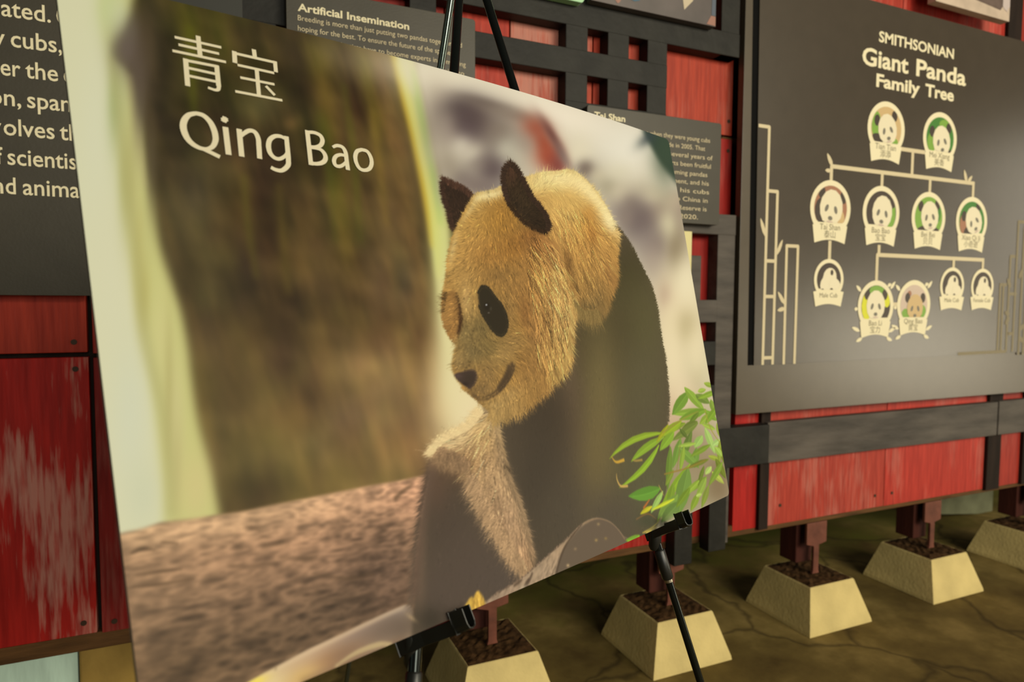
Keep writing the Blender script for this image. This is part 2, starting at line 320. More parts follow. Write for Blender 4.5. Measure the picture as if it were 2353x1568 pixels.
b = drawn([[(2.50, .914), (2.79, .916)], [(2.735, .914), (2.735, 1.175), (2.775, 1.175)], [(2.755, .914), (2.755, 1.175)], [(2.79, .914), (2.79, 1.285), (2.82, 1.285)], [(2.83, .914), (2.83, 1.42), (2.90, 1.42)], [(2.87, .9), (2.87, 1.40)], [(2.90, .9), (2.90, 1.42)], [(2.79, 1.14), (2.84, 1.14)], [(2.80, .985), (2.83, .985)]], 'x', M_line2, .012)
for q in ((2.80, 1.165, 2.775, 1.20, .02), (2.80, 1.06, 2.77, 1.07, .02), (2.80, 1.05, 2.775, 1.02, .02), (2.85, 1.20, 2.87, 1.24, .02), (2.87, 1.0, 2.90, 1.02, .02), (2.87, .97, 2.90, .95, .02)): leaf2(b, *q)
b.build('bamboo_drawing', M_line2, sg)
for a_ in (('SMITHSONIAN', 2.016, 1.973, .0485, .385, .0012), ('Giant', 1.941, 1.889, .079, .225, .0020), ('Panda', 2.206, 1.889, .079, .268, .0020), ('Family', 2.011, 1.826, .059, .218, .0018), ('Tree', 2.257, 1.826, .059, .154, .0018)):
    b = MB(); text_mesh(a_[0], a_[1], YS, a_[2], a_[3], b, a_[4], bold=a_[5]); b.build('lettering', M_ink, sg)

P_ = lambda n, c: mat('portrait_'+n, c, .5, .3)
PC = {'w': P_('white', (222, 212, 182)), 'k': P_('dark', (66, 56, 48)), 'g': P_('green', (120, 160, 64)), 'b': P_('brown', (156, 110, 84)), 'y': P_('yellow', (206, 206, 44)), 'o': P_('tan', (196, 168, 120)), 'e': P_('grey', (112, 108, 96)), 'd': P_('deep_green', (66, 122, 50)), 'p': P_('pale_pink', (196, 176, 160))}
PK = list(PC)
def medallion(cx, cz, r, small, bg, face, names, extra=()):
    """arched portrait: cream ring, picture, name banner with a curved lower edge"""
    b = MB(); y = YS-.0004
    arc = lambda R, n, a0, a1, ox=0, oz=0: [(cx+ox*r+R*r*math.cos(math.radians(a0+(a1-a0)*i/n)), cz+oz*r+R*r*math.sin(math.radians(a0+(a1-a0)*i/n))) for i in range(n+1)]
    bw = 1.03 if small else .86; bb = .86 if small else .75; bz = -.60; bl = -1.33 if small else -1.24
    ring = arc(1, 30, -40, 220)
    b.face([(q[0], y, q[1]) for q in ring], 0)
    ban = [(cx-bw*r, cz+bz*r), (cx-bb*r, cz+bl*r)]+[(cx+(-bb+2*bb*i/8)*r, cz+(bl+.13*math.sin(math.pi*i/8))*r) for i in range(1, 8)]+[(cx+bb*r, cz+bl*r), (cx+bw*r, cz+bz*r)]
    ban += [(cx+bw*r*(1-i/4), cz+(bz+.09*math.sin(math.pi/2*i/4))*r) for i in range(1, 4)]+[(cx-bw*r*i/4, cz+(bz+.09*math.cos(math.pi/2*i/4))*r) for i in range(0, 4)]
    b.face([(q[0], y-.0002, q[1]) for q in ban], 0)
    inner = arc(.81, 24, -34, 214)
    zb = cz+(bz+.10)*r
    y -= .0004
    b.face([(q[0], y, max(q[1], zb)) for q in inner], 1)
    def el(x, z, rx, rz, k, n=14, rot=0):
        c, s = math.cos(rot), math.sin(rot)
        pts = []
        for i in range(n):
            t = 2*math.pi*i/n; px, pz = rx*math.cos(t), rz*math.sin(t); qx, qz = x+px*c-pz*s, z+px*s+pz*c
            h_ = math.hypot(qx, qz)
            if h_ > 0.80: qx, qz = qx*0.80/h_, qz*0.80/h_
            pts.append((cx+qx*r, y, max(cz+qz*r, zb)))
        b.face(pts, k)
    mats = [M_ink, PC[bg]]
    for (x, z, rx, rz, k, rot) in list(extra)+list(face):
        y -= .00012
        mats.append(PC[k]); el(x, z, rx, rz, len(mats)-1, rot=rot)
    mats.append(M_inkd); k = len(mats)-1
    for i, s in enumerate(names):
        text_mesh(s, cx, YS-.0009, cz+(bz-.16-.27*i-(.12 if small else 0))*r, .30*r if not small else .32*r, b, align='CENTER', k=k)
    return b.build('portrait_medallion', mats, sg)
def face(x, z, s, w='w', tilt=0.):
    """round pale head, two dark ears, eye patches and a nose"""
    c, t = math.cos(tilt), math.sin(tilt)
    R = lambda dx, dz: (x+(dx*c-dz*t)*s, z+(dx*t+dz*c)*s)
    o = []
    for dx in (-.82, .82): o.append((*R(dx, .72), .26*s, .36*s, 'k', 0))
    o.append((x, z, .86*s, s, w, tilt))
    for dx in (-.34, .34): o.append((*R(dx, -.06), .12*s, .22*s, 'e', tilt+(.4 if dx > 0 else -.4)))
    o.append((*R(0, -.56), .17*s, .12*s, 'e', tilt)); o.append((*R(0, -.76), .24*s, .06*s, 'p', tilt))
    return o
medallion(2.068, 1.691, .0912, 0, 'o', face(.05, -.02, 0.58, 'w', .25), ('Tian Tian', '添添'), [(-.55, .1, .25, .5, 'g', 0), (-.5, -.45, .35, .25, 'k', 0), (.45, -.45, .2, .15, 'g', 0)])
medallion(2.346, 1.688, .0912, 0, 'd', face(.08, -.10, 0.60, 'w', .2), ('Mei Xiang', '美香'), [(-.5, -.2, .25, .4, 'g', 0), (.3, .55, .4, .2, 'g', 0), (.45, -.5, .4, .12, 'k', 0)])
medallion(1.820, 1.409, .0912, 0, 'b', face(.02, .02, 0.66, 'w', -.12), ('Tai Shan', '泰山'), [(-.5, -.2, .3, .55, 'k', 0), (.5, -.35, .2, .3, 'o', 0)])
medallion(2.059, 1.409, .0905, 0, 'k', face(.04, .02, 0.63, 'w', -.1), ('Bao Bao', '宝宝'), [(.52, -.05, .26, .6, 'g', 0)])
medallion(2.303, 1.406, .0905, 0, 'g', face(.05, .05, 0.60, 'w', .12), ('Bei Bei', '贝贝'), [(0, -.55, .7, .25, 'k', 0), (.55, .2, .15, .35, 'd', 0)])
medallion(2.544, 1.405, .0905, 0, 'd', face(.12, .02, 0.60, 'w', .45), ('Xiao Qi Ji', '小奇迹'), [(-.55, -.15, .22, .45, 'b', 0), (-.15, -.5, .35, .3, 'k', 0)])
L1 = medallion(2.050, 1.091, .0880, 0, 'k', face(-.02, .02, 0.60, 'w', 0), ('Bao Li', '宝力'), [(-.55, 0, .28, .7, 'y', 0), (.1, .6, .5, .25, 'g', 0), (.6, .25, .2, .3, 'y', 0)])
L2 = medallion(2.244, 1.096, .0875, 0, 'p', face(.06, -.12, 0.56, 'o', 0), ('Qing Bao', '青宝'), [(-.5, -.45, .25, .3, 'g', 0), (.5, -.3, .25, .3, 'g', 0), (-.3, .45, .12, .12, 'b', 0), (.1, -.5, .35, .2, 'b', 0)])
def cub(): return [(.05, .1, .45, .48, 'w', -.5), (-.1, -.2, .52, .42, 'w', .6), (.18, .34, .10, .14, 'k', 0), (.40, -.28, .42, .34, 'w', -.6), (-.42, -.55, .10, .10, 'k', 0), (.18, -.53, .10, .12, 'k', 0)]
medallion(1.823, 1.178, .067, 1, 'k', cub(), ('Male Cub',)); medallion(2.449, 1.166, .0675, 1, 'k', cub(), ('Male Cub',)); medallion(2.625, 1.166, .0670, 1, 'k', cub(), ('Female Cub',))
for cx, cz in ((2.050, 1.091), (2.244, 1.096)):
    for dx, dz, a, ln in ((-.075, .05, 140, .03), (.07, .06, 48, .035), (-.088, -.01, 180, .016), (-.075, -.085, 160, .04), (-.062, -.11, 200, .03), (.07, -.09, 25, .036), (.06, -.11, -20, .03), (.055, .07, 20, .02)):
        b = MB(); leaf2(b, cx+dx, cz+dz, cx+dx+ln*math.cos(math.radians(a)), cz+dz+ln*math.sin(math.radians(a)), .013, YS-.0002); b.build('leaf_ornament', M_ink, sg)

# ------------------------------------------------------------------ pier blocks and the post feet standing in them
M_conc = mat('pale_cast_concrete', (204, 184, 124), .8, .2, nscale=7, namp=.16, bump=.4, bscale=90)
M_soil = mat('dry_soil_and_chips', (66, 46, 26), .9, .1, nscale=40, namp=.6, bump=1., bscale=70)
M_post = mat('red_brown_timber', (70, 34, 26), .8, .2, nscale=10, namp=.3, stretch=(3, 3, .5), bump=.3)
M_tee = mat('faded_red_steel', (104, 60, 46), .6, .3, nscale=18, namp=.35, bump=.3)
XS = [('pale trapezoid concrete pier block just under the front easel holder', .667), ('pale trapezoid concrete pier block crossed by the black easel leg', 1.268), ('pale trapezoid concrete pier block with a dark smear, right of the black easel leg', 1.887), ('pale trapezoid concrete pier block under the seam of two red boards', 2.502), ('concrete pier block cut off by the frame, furthest along the row', 3.16)]
def pier(x, y, label):
    e = empty('pier_block', (x, y, 0)); tag(e, label, 'concrete block', 'pier blocks under the red wall')
    b = MB(); H = .145; a, t, q = .146, .1035, .0985
    lv = [(a, 0), (a-.002, .012), (t, H-.004), (t-.003, H), (q, H-.001), (q-.004, H-.02)]
    n = len(lv)
    for r_, z in lv: b.v += [(x-r_, y-r_, z), (x+r_, y-r_, z), (x+r_, y+r_, z), (x-r_, y+r_, z)]
    for i in range(n-1):
        for j in range(4): b.f.append([4*i+j, 4*i+(j+1) % 4, 4*i+4+(j+1) % 4, 4*i+4+j]); b.mi.append(0)
    b.f.append([4*n-4, 4*n-3, 4*n-2, 4*n-1]); b.f.append([3, 2, 1, 0]); b.mi += [0, 0]
    b.build('body', M_conc, e, bevel=.003, origin=(x, y, 0))
    # soil and chips lying in the hollow of the top
    rr = random.Random(int(x*100)); G = 14; b = MB(); w_ = .1015
    for i in range(G+1):
        for j in range(G+1):
            u, v = 2*i/G-1, 2*j/G-1; ed = max(abs(u), abs(v))
            b.v.append((x+u*w_, y+v*w_, H-.001+(1-ed**8)*rr.uniform(.001, .008)))
    for i in range(G):
        for j in range(G): k = i*(G+1)+j; b.f.append([k, k+G+1, k+G+2, k+1]); b.mi.append(0)
    b.build('soil_fill', M_soil, e, origin=(x, y, 0))
def post_foot(x, y, label):
    e = empty('post_foot', (x, y, .15)); tag(e, label, 'post support', 'post feet under the red wall')
    b = MB(); b.box(x-.055, x+.02, y-.0, y+.075, .185, .3395); b.build('timber', M_post, e, bevel=.003, origin=(x, y, .15))
    b = MB(); hw, sw = .047, .0125
    b.prism([(x-hw, .337), (x+hw, .337), (x+hw, .262), (x+sw, .255), (x+sw, .166), (x+.016, .154), (x-.016, .154), (x-sw, .166), (x-sw, .252), (x-hw, .262)], y-.038, y-.028); b.build('tee_plate', M_tee, e, bevel=.0015, origin=(x, y, .15))
for i, (l, x) in enumerate(XS):
    pier(x, 1.672, l)
    post_foot(x-.006, 1.672, ('rusty red tee plate and timber post on the pier block under the front easel holder', 'rusty red tee plate and timber post behind the black easel leg', 'rusty red tee plate and timber post on the pier block with the dark smear', 'rusty red tee plate and timber post beside the mossy ground patch', 'dark timber post and tee plate at the frame edge')[i])

# things standing behind the raised wall, seen under it
M_white = mat('flaking_whitewash', (196, 222, 206), .7, .2, nscale=9, namp=.25, stretch=(2, 2, .4), bump=.2)
M_tan = mat('ochre_stained_block', (150, 122, 62), .8, .2, nscale=7, namp=.4, stretch=(1, 1, .7), bump=.3)
e = empty('whitewashed_board', (-.7, 1.98, 0)); tag(e, 'pale whitewashed board standing behind the wall, seen under the left red boards', 'board')
b = MB(); b.box(-1.2, -.366, 1.96, 1.985, 0, .62); b.build('plank', M_white, e, bevel=.002)
e = empty('ochre_block', (-.25, 2.0, 0)); tag(e, 'ochre stained block beside the pale board, under the left red boards', 'block')
b = MB(); b.box(-.362, -.14, 1.95, 2.10, 0, .5); b.build('body', M_tan, e, bevel=.006)
e = empty('kerb_stone', (3.5, 2.2, 0)); tag(e, 'long grey kerb stone lying beyond the wall at the far end', 'kerb')
b = MB(); b.prism([(3.26, .04), (3.26, .19), (3.72, .19), (3.72, .0), (3.60, .0)], 2.12, 2.32); b.build('body', mat('grey_kerb_concrete', (104, 106, 82), .8, .2, nscale=9, namp=.2, bump=.3), e, bevel=.004)

# ------------------------------------------------------------------ easel
ez = empty('display_easel', (.40, .90, 0)); tag(ez, 'black telescopic tripod easel with two upturned holders, carrying the panda poster', 'easel')
M_blk = mat('black_gloss_tube', (44, 48, 46), .17, .7, metal=.85)
M_chr = mat('dark_chromed_tube', (120, 130, 122), .13, .6, metal=.95)
M_plas = mat('black_moulded_plastic', (20, 21, 18), .4, .5, nscale=60, namp=.1)
M_band = mat('bare_steel_band', (170, 160, 140), .3, .5, metal=.9)
EZ = (.40, .90, 0)
def leg(A, F, mt, joints, radii):
    A, F = Vector(A), Vector(F); d = F-A; b = MB(); pts = []; rad = []
    ts = [0]+joints+[1]
    for i in range(len(ts)-1):
        b.tube([A+d*ts[i], A+d*ts[i+1]], radii[i], 18)
    o = b.build('leg', mt, ez, smooth=True, origin=EZ)
    for i, t in enumerate(joints):
        c = MB(); L = .022/d.length; c.tube([A+d*(t-L), A+d*(t-L*.9), A+d*(t+L*.9), A+d*(t+L)], [radii[i]*1.05, radii[i]*1.28, radii[i]*1.28, radii[i]*1.05], 18)
        q = c.build('joint_collar', M_plas, o, smooth=True, origin=EZ); q.location = (0, 0, 0)
        c = MB(); c.tube([A+d*(t+L*1.02), A+d*(t+L*1.2)], radii[i+1]*1.08, 18); q = c.build('steel_band', M_band, o, smooth=True, origin=EZ); q.location = (0, 0, 0)
    c = MB(); c.tube([A+d*(1-.03), A+d*.995, A+d], [radii[-1]*1.15, radii[-1]*1.7, radii[-1]*1.6], 16); q = c.build('rubber_foot', M_plas, o, smooth=True, origin=EZ); q.location = (0, 0, 0)
    return o
leg((.3683, 1.0326, 1.7751), (.02332, .32397, .006), M_blk, [.60, .80], [.0066, .0055, .0046])
leg((.3305, 1.0295, 1.7820), (.75108, .60359, .006), M_blk, [.60, .745], [.0066, .0056, .0048])
leg((.3745, 1.045, 1.765), (.195, 1.45, .006), M_chr, [.36, .68], [.0066, .0056, .0047])
b = MB(); b.tube([(.352, 1.036, 1.745), (.352, 1.034, 1.755), (.351, 1.031, 1.80), (.351, 1.03, 1.806)], [.018, .026, .026, .016], 20); b.build('hub', M_plas, ez, smooth=True, origin=EZ)
def holder(S, E, Vv):
    """moulded arm reaching forward under the board, its hollow end turned up in front"""
    S, E, up = Vector(S), Vector(E), Vector(Vv).normalized(); d = (E-S).normalized(); up = (up-d*up.dot(d)).normalized(); s = d.cross(up)
    b = MB()
    def ring(P, wdt, lo, hi): return [tuple(P+s*x+up*z) for x, z in ((-wdt, lo), (wdt, lo), (wdt, hi), (-wdt, hi))]
    L = (E-S).length
    prof = [(-.014, .009, -.009, .007), (0, .0085, -.009, .008), (.25*L, .0065, -.008, .0055), (.66*L, .0062, -.0085, .0055), (.79*L, .0064, -.0085, .0062)]
    base = len(b.v)
    for t, w_, lo, hi in prof: b.v += ring(S+d*t, w_, lo, hi)
    n = len(prof)
    for i in range(n-1):
        for j in range(4): b.f.append([base+4*i+j, base+4*i+4+j, base+4*i+4+(j+1) % 4, base+4*i+(j+1) % 4]); b.mi.append(0)
    b.f.append([base+3, base+2, base+1, base]); b.f.append([base+4*n-4+j for j in range(4)]); b.mi += [0, 0]
    # upturned hollow end: a U-shaped shell, open towards the tip
    P0, P1 = S+d*(.78*L), S+d*L
    U = [(-.0068, .0125), (-.0068, -.003), (-.005, -.0075), (0, -.009), (.005, -.0075), (.0068, -.003), (.0068, .0125)]
    I = [(.0052, .0125), (.0052, -.002), (.0037, -.0058), (0, -.007), (-.0037, -.0058), (-.0052, -.002), (-.0052, .0125)]
    out = U+I; k = len(b.v); n = len(out)
    for P in (P0, P1): b.v += [tuple(P+s*x+up*z) for x, z in out]
    for j in range(n): b.f.append([k+j, k+(j+1) % n, k+n+(j+1) % n, k+n+j]); b.mi.append(0)
    m_ = len(U)
    for e_ in (k, k+n):
        for j in range(m_-1): b.f.append([e_+j, e_+j+1, e_+n-2-j, e_+n-1-j]); b.mi.append(0)
    b.face([P0+s*x+up*z for x, z in U])
    o = b.build('holder', M_plas, ez, bevel=.0008, origin=EZ)
    c = MB(); c.tube([S+Vector((0, 0, .012)), S+Vector((0, 0, .006)), S+Vector((0, 0, -.022)), S+Vector((0, 0, -.027))], [.007, .0095, .0092, .007], 16); q = c.build('clamp_sleeve', M_plas, o, smooth=True, origin=EZ); q.location = (0, 0, 0)
VP = (-.0939, .2746, .957)
holder((.1665, .6255, .7595), (.2085, .572, .7985), VP)
holder((.574, .7835, .7635), (.5765, .7125, .8035), VP)

# ------------------------------------------------------------------ poster on the easel
PCX, PCY, PCZ, YAW, LEAN, WM, HM, BOW, ROLL, BV, TW = .333588, .763386, 1.08782, .366882, .298526, 914.0, 632.97, .0155778, -.0108879, .0013584, .025425
U_ = Vector((math.cos(YAW), math.sin(YAW), 0)); N_ = Vector((math.sin(YAW), -math.cos(YAW), 0)); Z_ = Vector((0, 0, 1))
V_ = Z_*math.cos(LEAN)-N_*math.sin(LEAN); NN = N_*math.cos(LEAN)+Z_*math.sin(LEAN)
U2 = U_*math.cos(ROLL)+V_*math.sin(ROLL); V2 = V_*math.cos(ROLL)-U_*math.sin(ROLL)
PO = Vector((PCX, PCY, PCZ))
def surf(a, b, lift=0.):
    """board point: a mm from the left edge, b mm down from the top edge, on the slightly bowed and twisted sheet (numpy arrays allowed)"""
    u, v = 2*np.asarray(a, float)/WM-1, 1-2*np.asarray(b, float)/HM
    k = (BOW+BV*v)*(1-u*u)+TW*u*v+lift
    return np.stack([PO[i]+U2[i]*u*WM/2000+V2[i]*v*HM/2000+NN[i]*k for i in range(3)], -1)
ps = empty('panda_poster', tuple(surf(WM/2, HM).tolist())); tag(ps, 'large foam board photo poster of a panda sitting beside a fallen trunk, on the easel', 'poster')
pl = np.array(ps.location)

def paint_print(ops, WM, HM, K):
    """paint the poster's printed picture; every measure is in millimetres on the print"""
    nx, ny = int(WM*K), int(HM*K)
    cv = np.zeros((ny, nx, 3), np.float32)
    rng = np.random.default_rng(7)
    state = {'mask': None}

    def box(a, r, ax):
        if r < 1: return a
        n = a.shape[ax]
        pad = [(0, 0)]*a.ndim; pad[ax] = (r+1, r)
        c = np.cumsum(np.pad(a, pad, mode='edge'), axis=ax, dtype=np.float64)
        i1 = [slice(None)]*a.ndim; i0 = [slice(None)]*a.ndim
        i1[ax] = slice(2*r+1, 2*r+1+n); i0[ax] = slice(0, n)
        return ((c[tuple(i1)]-c[tuple(i0)])/(2*r+1)).astype(np.float32)

    def blur(a, s):
        r = max(1, int(round(s*K*0.9)))
        for _ in range(3):
            a = box(box(a, r, 0), r, 1)
        return a

    def fill(poly, soft):
        p = np.asarray(poly, np.float64)*K
        m = np.zeros((ny, nx), np.float32)
        pad = int(3*soft*K)+4
        x0 = int(max(0, np.floor(p[:, 0].min())-pad)); x1 = int(min(nx, np.ceil(p[:, 0].max())+pad))
        y0 = int(max(0, np.floor(p[:, 1].min())-pad)); y1 = int(min(ny, np.ceil(p[:, 1].max())+pad))
        if x1 <= x0 or y1 <= y0: return m, (0, 1, 0, 1)
        xs = np.arange(x0, x1)+.5
        sub = np.zeros((y1-y0, x1-x0), np.float32)
        q = np.roll(p, -1, 0)
        for o in (.17, .5, .83):
            for j in range(y0, y1):
                y = j+o
                c = ((p[:, 1] <= y) & (q[:, 1] > y)) | ((q[:, 1] <= y) & (p[:, 1] > y))
                if not c.any(): continue
                t = (y-p[c, 1])/(q[c, 1]-p[c, 1])
                X = np.sort(p[c, 0]+t*(q[c, 0]-p[c, 0]))
                for a, b in zip(X[0::2], X[1::2]):
                    sub[j-y0] += np.clip(xs+.5-a, 0, 1)*np.clip(b-xs+.5, 0, 1)/3
        sub = np.clip(sub, 0, 1)
        if soft > .2: sub = blur(sub, soft)
        m[y0:y1, x0:x1] = sub
        return m, (y0, y1, x0, x1)

    def smooth(pts, n=10):
        p = np.asarray(pts, float)
        if len(p) < 3: return np.linspace(p[0], p[-1], n)
        e = np.vstack([2*p[0]-p[1], p, 2*p[-1]-p[-2]])
        out = []
        for i in range(1, len(e)-2):
            t = np.linspace(0, 1, n, endpoint=False)[:, None]
            a, b, c, d = e[i-1], e[i], e[i+1], e[i+2]
            out.append(.5*(2*b+(c-a)*t+(2*a-5*b+4*c-d)*t*t+(3*b-a-3*c+d)*t**3))
        return np.vstack(out+[p[-1:]])

    def over(al, col, bb):
        y0, y1, x0, x1 = bb
        a = al
        if state['mask'] is not None: a = a*state['mask'][y0:y1, x0:x1]
        a = a[..., None]
        cv[y0:y1, x0:x1] += (np.asarray(col, np.float32)-cv[y0:y1, x0:x1])*a

    def noise(sx, sy, rot, seed):
        r = np.random.default_rng(seed)
        Y, X = np.mgrid[0:ny, 0:nx].astype(np.float32)/K
        c, s = np.cos(rot), np.sin(rot)
        A = (X*c+Y*s)/sx+500; B = (-X*s+Y*c)/sy+500
        g = r.random((256, 256)).astype(np.float32)
        i, j = np.floor(A).astype(int), np.floor(B).astype(int)
        f, h = A-i, B-j
        f = f*f*(3-2*f); h = h*h*(3-2*h)
        G = lambda a, b: g[b % 256, a % 256]
        return (G(i, j)*(1-f)+G(i+1, j)*f)*(1-h)+(G(i, j+1)*(1-f)+G(i+1, j+1)*f)*h-.5

    def strands(root, dirs, ln, col, alpha, curl, w0=1.0, side=0):
        n = len(root)
        M = int(max(6, np.max(ln)*K*1.3))
        t = np.linspace(0, 1, M)
        acc = np.zeros((ny, nx, 3), np.float32); wt = np.zeros((ny, nx), np.float32)
        perp = np.stack([-dirs[:, 1], dirs[:, 0]], 1)
        for k in range(M):
            p = (root+dirs*(ln*t[k])[:, None]+perp*(curl*ln*t[k]**2)[:, None])*K-.5
            w = alpha*w0*(1-t[k])**.6*min(1, 5*t[k]+.35)
            i = np.floor(p).astype(int); f = p-i
            for dx in (0, 1):
                for dy in (0, 1):
                    ww = (f[:, 0] if dx else 1-f[:, 0])*(f[:, 1] if dy else 1-f[:, 1])*w
                    xx, yy = i[:, 0]+dx, i[:, 1]+dy
                    ok = (xx >= 0) & (xx < nx) & (yy >= 0) & (yy < ny)
                    idx = yy[ok]*nx+xx[ok]
                    np.add.at(wt.reshape(-1), idx, ww[ok])
                    np.add.at(acc.reshape(-1, 3), idx, col[ok]*ww[ok][:, None])
        a = np.clip(wt*1.6, 0, 1)
        if state['mask'] is not None: a = a*state['mask']
        c = acc/np.maximum(wt, 1e-6)[..., None]
        cv[:] += (c-cv)*a[..., None]

    def steer(pts, guides):
        g = np.asarray(guides, float)
        d = ((pts[:, None, :]-g[None, :, :2])**2).sum(2)+30.
        w = 1/d**1.5
        v = (w[..., None]*g[None, :, 2:4]).sum(1)
        return v/np.maximum(np.linalg.norm(v, axis=1), 1e-6)[:, None]

    def pick(p):
        x = np.clip((p[:, 0]*K).astype(int), 0, nx-1); y = np.clip((p[:, 1]*K).astype(int), 0, ny-1)
        return cv[y, x]

    for op in ops:
        k = op[0]
        if k == 'BASE':
            cv[:] = op[1]
        elif k == 'M':
            state['mask'] = None if op[1] is None else fill(smooth(op[1]+op[1][:1]) if op[3] else op[1], op[2])[0]
        elif k == 'B':
            _, x, y, ia, ib, ic, rx, ry, col, al = op
            x0, x1 = int(max(0, (x-3*rx)*K)), int(min(nx, (x+3*rx)*K+1))
            y0, y1 = int(max(0, (y-3*ry)*K)), int(min(ny, (y+3*ry)*K+1))
            if x1 <= x0 or y1 <= y0: continue
            X = (np.arange(x0, x1)+.5)/K-x; Y = ((np.arange(y0, y1)+.5)/K-y)[:, None]
            q = ia*X*X+2*ib*X*Y+ic*Y*Y
            over((np.exp(-.5*q)*al).astype(np.float32), col, (y0, y1, x0, x1))
        elif k == 'P':
            _, pts, col, soft, al, sm = op
            m, bb = fill(smooth(pts+pts[:1]) if sm else pts, soft)
            over(m[bb[0]:bb[1], bb[2]:bb[3]]*al, col, bb)
        elif k == 'L':
            _, pts, wd, col, soft, al = op
            p = smooth(pts, 8)
            w = np.interp(np.linspace(0, 1, len(p)), np.linspace(0, 1, len(wd)), wd)
            d = np.gradient(p, axis=0); d /= np.maximum(np.linalg.norm(d, axis=1), 1e-6)[:, None]
            nrm = np.stack([-d[:, 1], d[:, 0]], 1)*w[:, None]
            m, bb = fill(np.vstack([p+nrm, (p-nrm)[::-1]]), soft)
            over(m[bb[0]:bb[1], bb[2]:bb[3]]*al, col, bb)
        elif k == 'F':
            _, poly, n, ln, guides, jit, al, curl, tint = op
            p = np.asarray(poly)
            m, bb = fill(poly, .3)
            ys, xs = np.nonzero(m > .5)
            if not len(ys): continue
            s = rng.integers(0, len(ys), n)
            root = np.stack([xs[s], ys[s]], 1)/K+rng.random((n, 2))/K
            d = steer(root, guides); a = rng.normal(0, .22, n)
            d = np.stack([d[:, 0]*np.cos(a)-d[:, 1]*np.sin(a), d[:, 0]*np.sin(a)+d[:, 1]*np.cos(a)], 1)
            L = ln*rng.uniform(.5, 1.2, n)
            j = 1+jit*rng.normal(0, 1, n)
            col = np.clip(pick(root)*np.clip(j, .4, 1.8)[:, None]+np.asarray(tint)*np.clip(j-1, 0, 1)[:, None], 0, 255)
            strands(root, d, L, col.astype(np.float32), al, rng.normal(0, curl, n))
        elif k == 'E':
            _, line, n, ln, guides, col0, jit, al, curl, back, inset = op
            p = smooth(line, 14)
            seg = np.r_[0, np.cumsum(np.linalg.norm(np.diff(p, axis=0), axis=1))]
            q = rng.random(n)*seg[-1]
            root = np.stack([np.interp(q, seg, p[:, 0]), np.interp(q, seg, p[:, 1])], 1)
            d = steer(root, guides)
            root = root-d*(rng.random(n)*inset)[:, None]
            a = rng.normal(0, .25, n)
            d = np.stack([d[:, 0]*np.cos(a)-d[:, 1]*np.sin(a), d[:, 0]*np.sin(a)+d[:, 1]*np.cos(a)], 1)
            L = ln*rng.uniform(.35, 1.15, n)
            base = pick(root-d*back) if col0 is None else np.tile(np.asarray(col0, np.float32), (n, 1))
            col = np.clip(base*(1+jit*rng.normal(0, 1, n))[:, None], 0, 255)
            strands(root, d, L, col.astype(np.float32), al, rng.normal(0, curl, n))
        elif k == 'N':
            _, sx, sy, rot, seed, amp, ridge = op
            v = noise(sx, sy, rot, seed)+.5*noise(sx*.47, sy*.47, rot, seed+1)
            if ridge: v = .28-np.abs(v)*1.6
            a = amp*v
            if state['mask'] is not None: a = a*state['mask']
            cv[:] = np.clip(cv*(1+a[..., None]), 0, 255)
        elif k == 'T':
            _, sx, sy, rot, seed, col = op
            v = noise(sx, sy, rot, seed)+.5*noise(sx*.45, sy*.45, rot, seed+1)
            if state['mask'] is not None: v = v*state['mask']
            cv[:] = np.clip(cv+v[..., None]*np.asarray(col, np.float32), 0, 255)
        elif k == 'BL':
            m = state['mask'] if state['mask'] is not None else 1.
            b = np.stack([blur(cv[..., i], op[1]) for i in range(3)], 2)
            cv[:] = cv+(b-cv)*(m[..., None] if not isinstance(m, float) else 1.)
    return np.clip(cv, 0, 255)

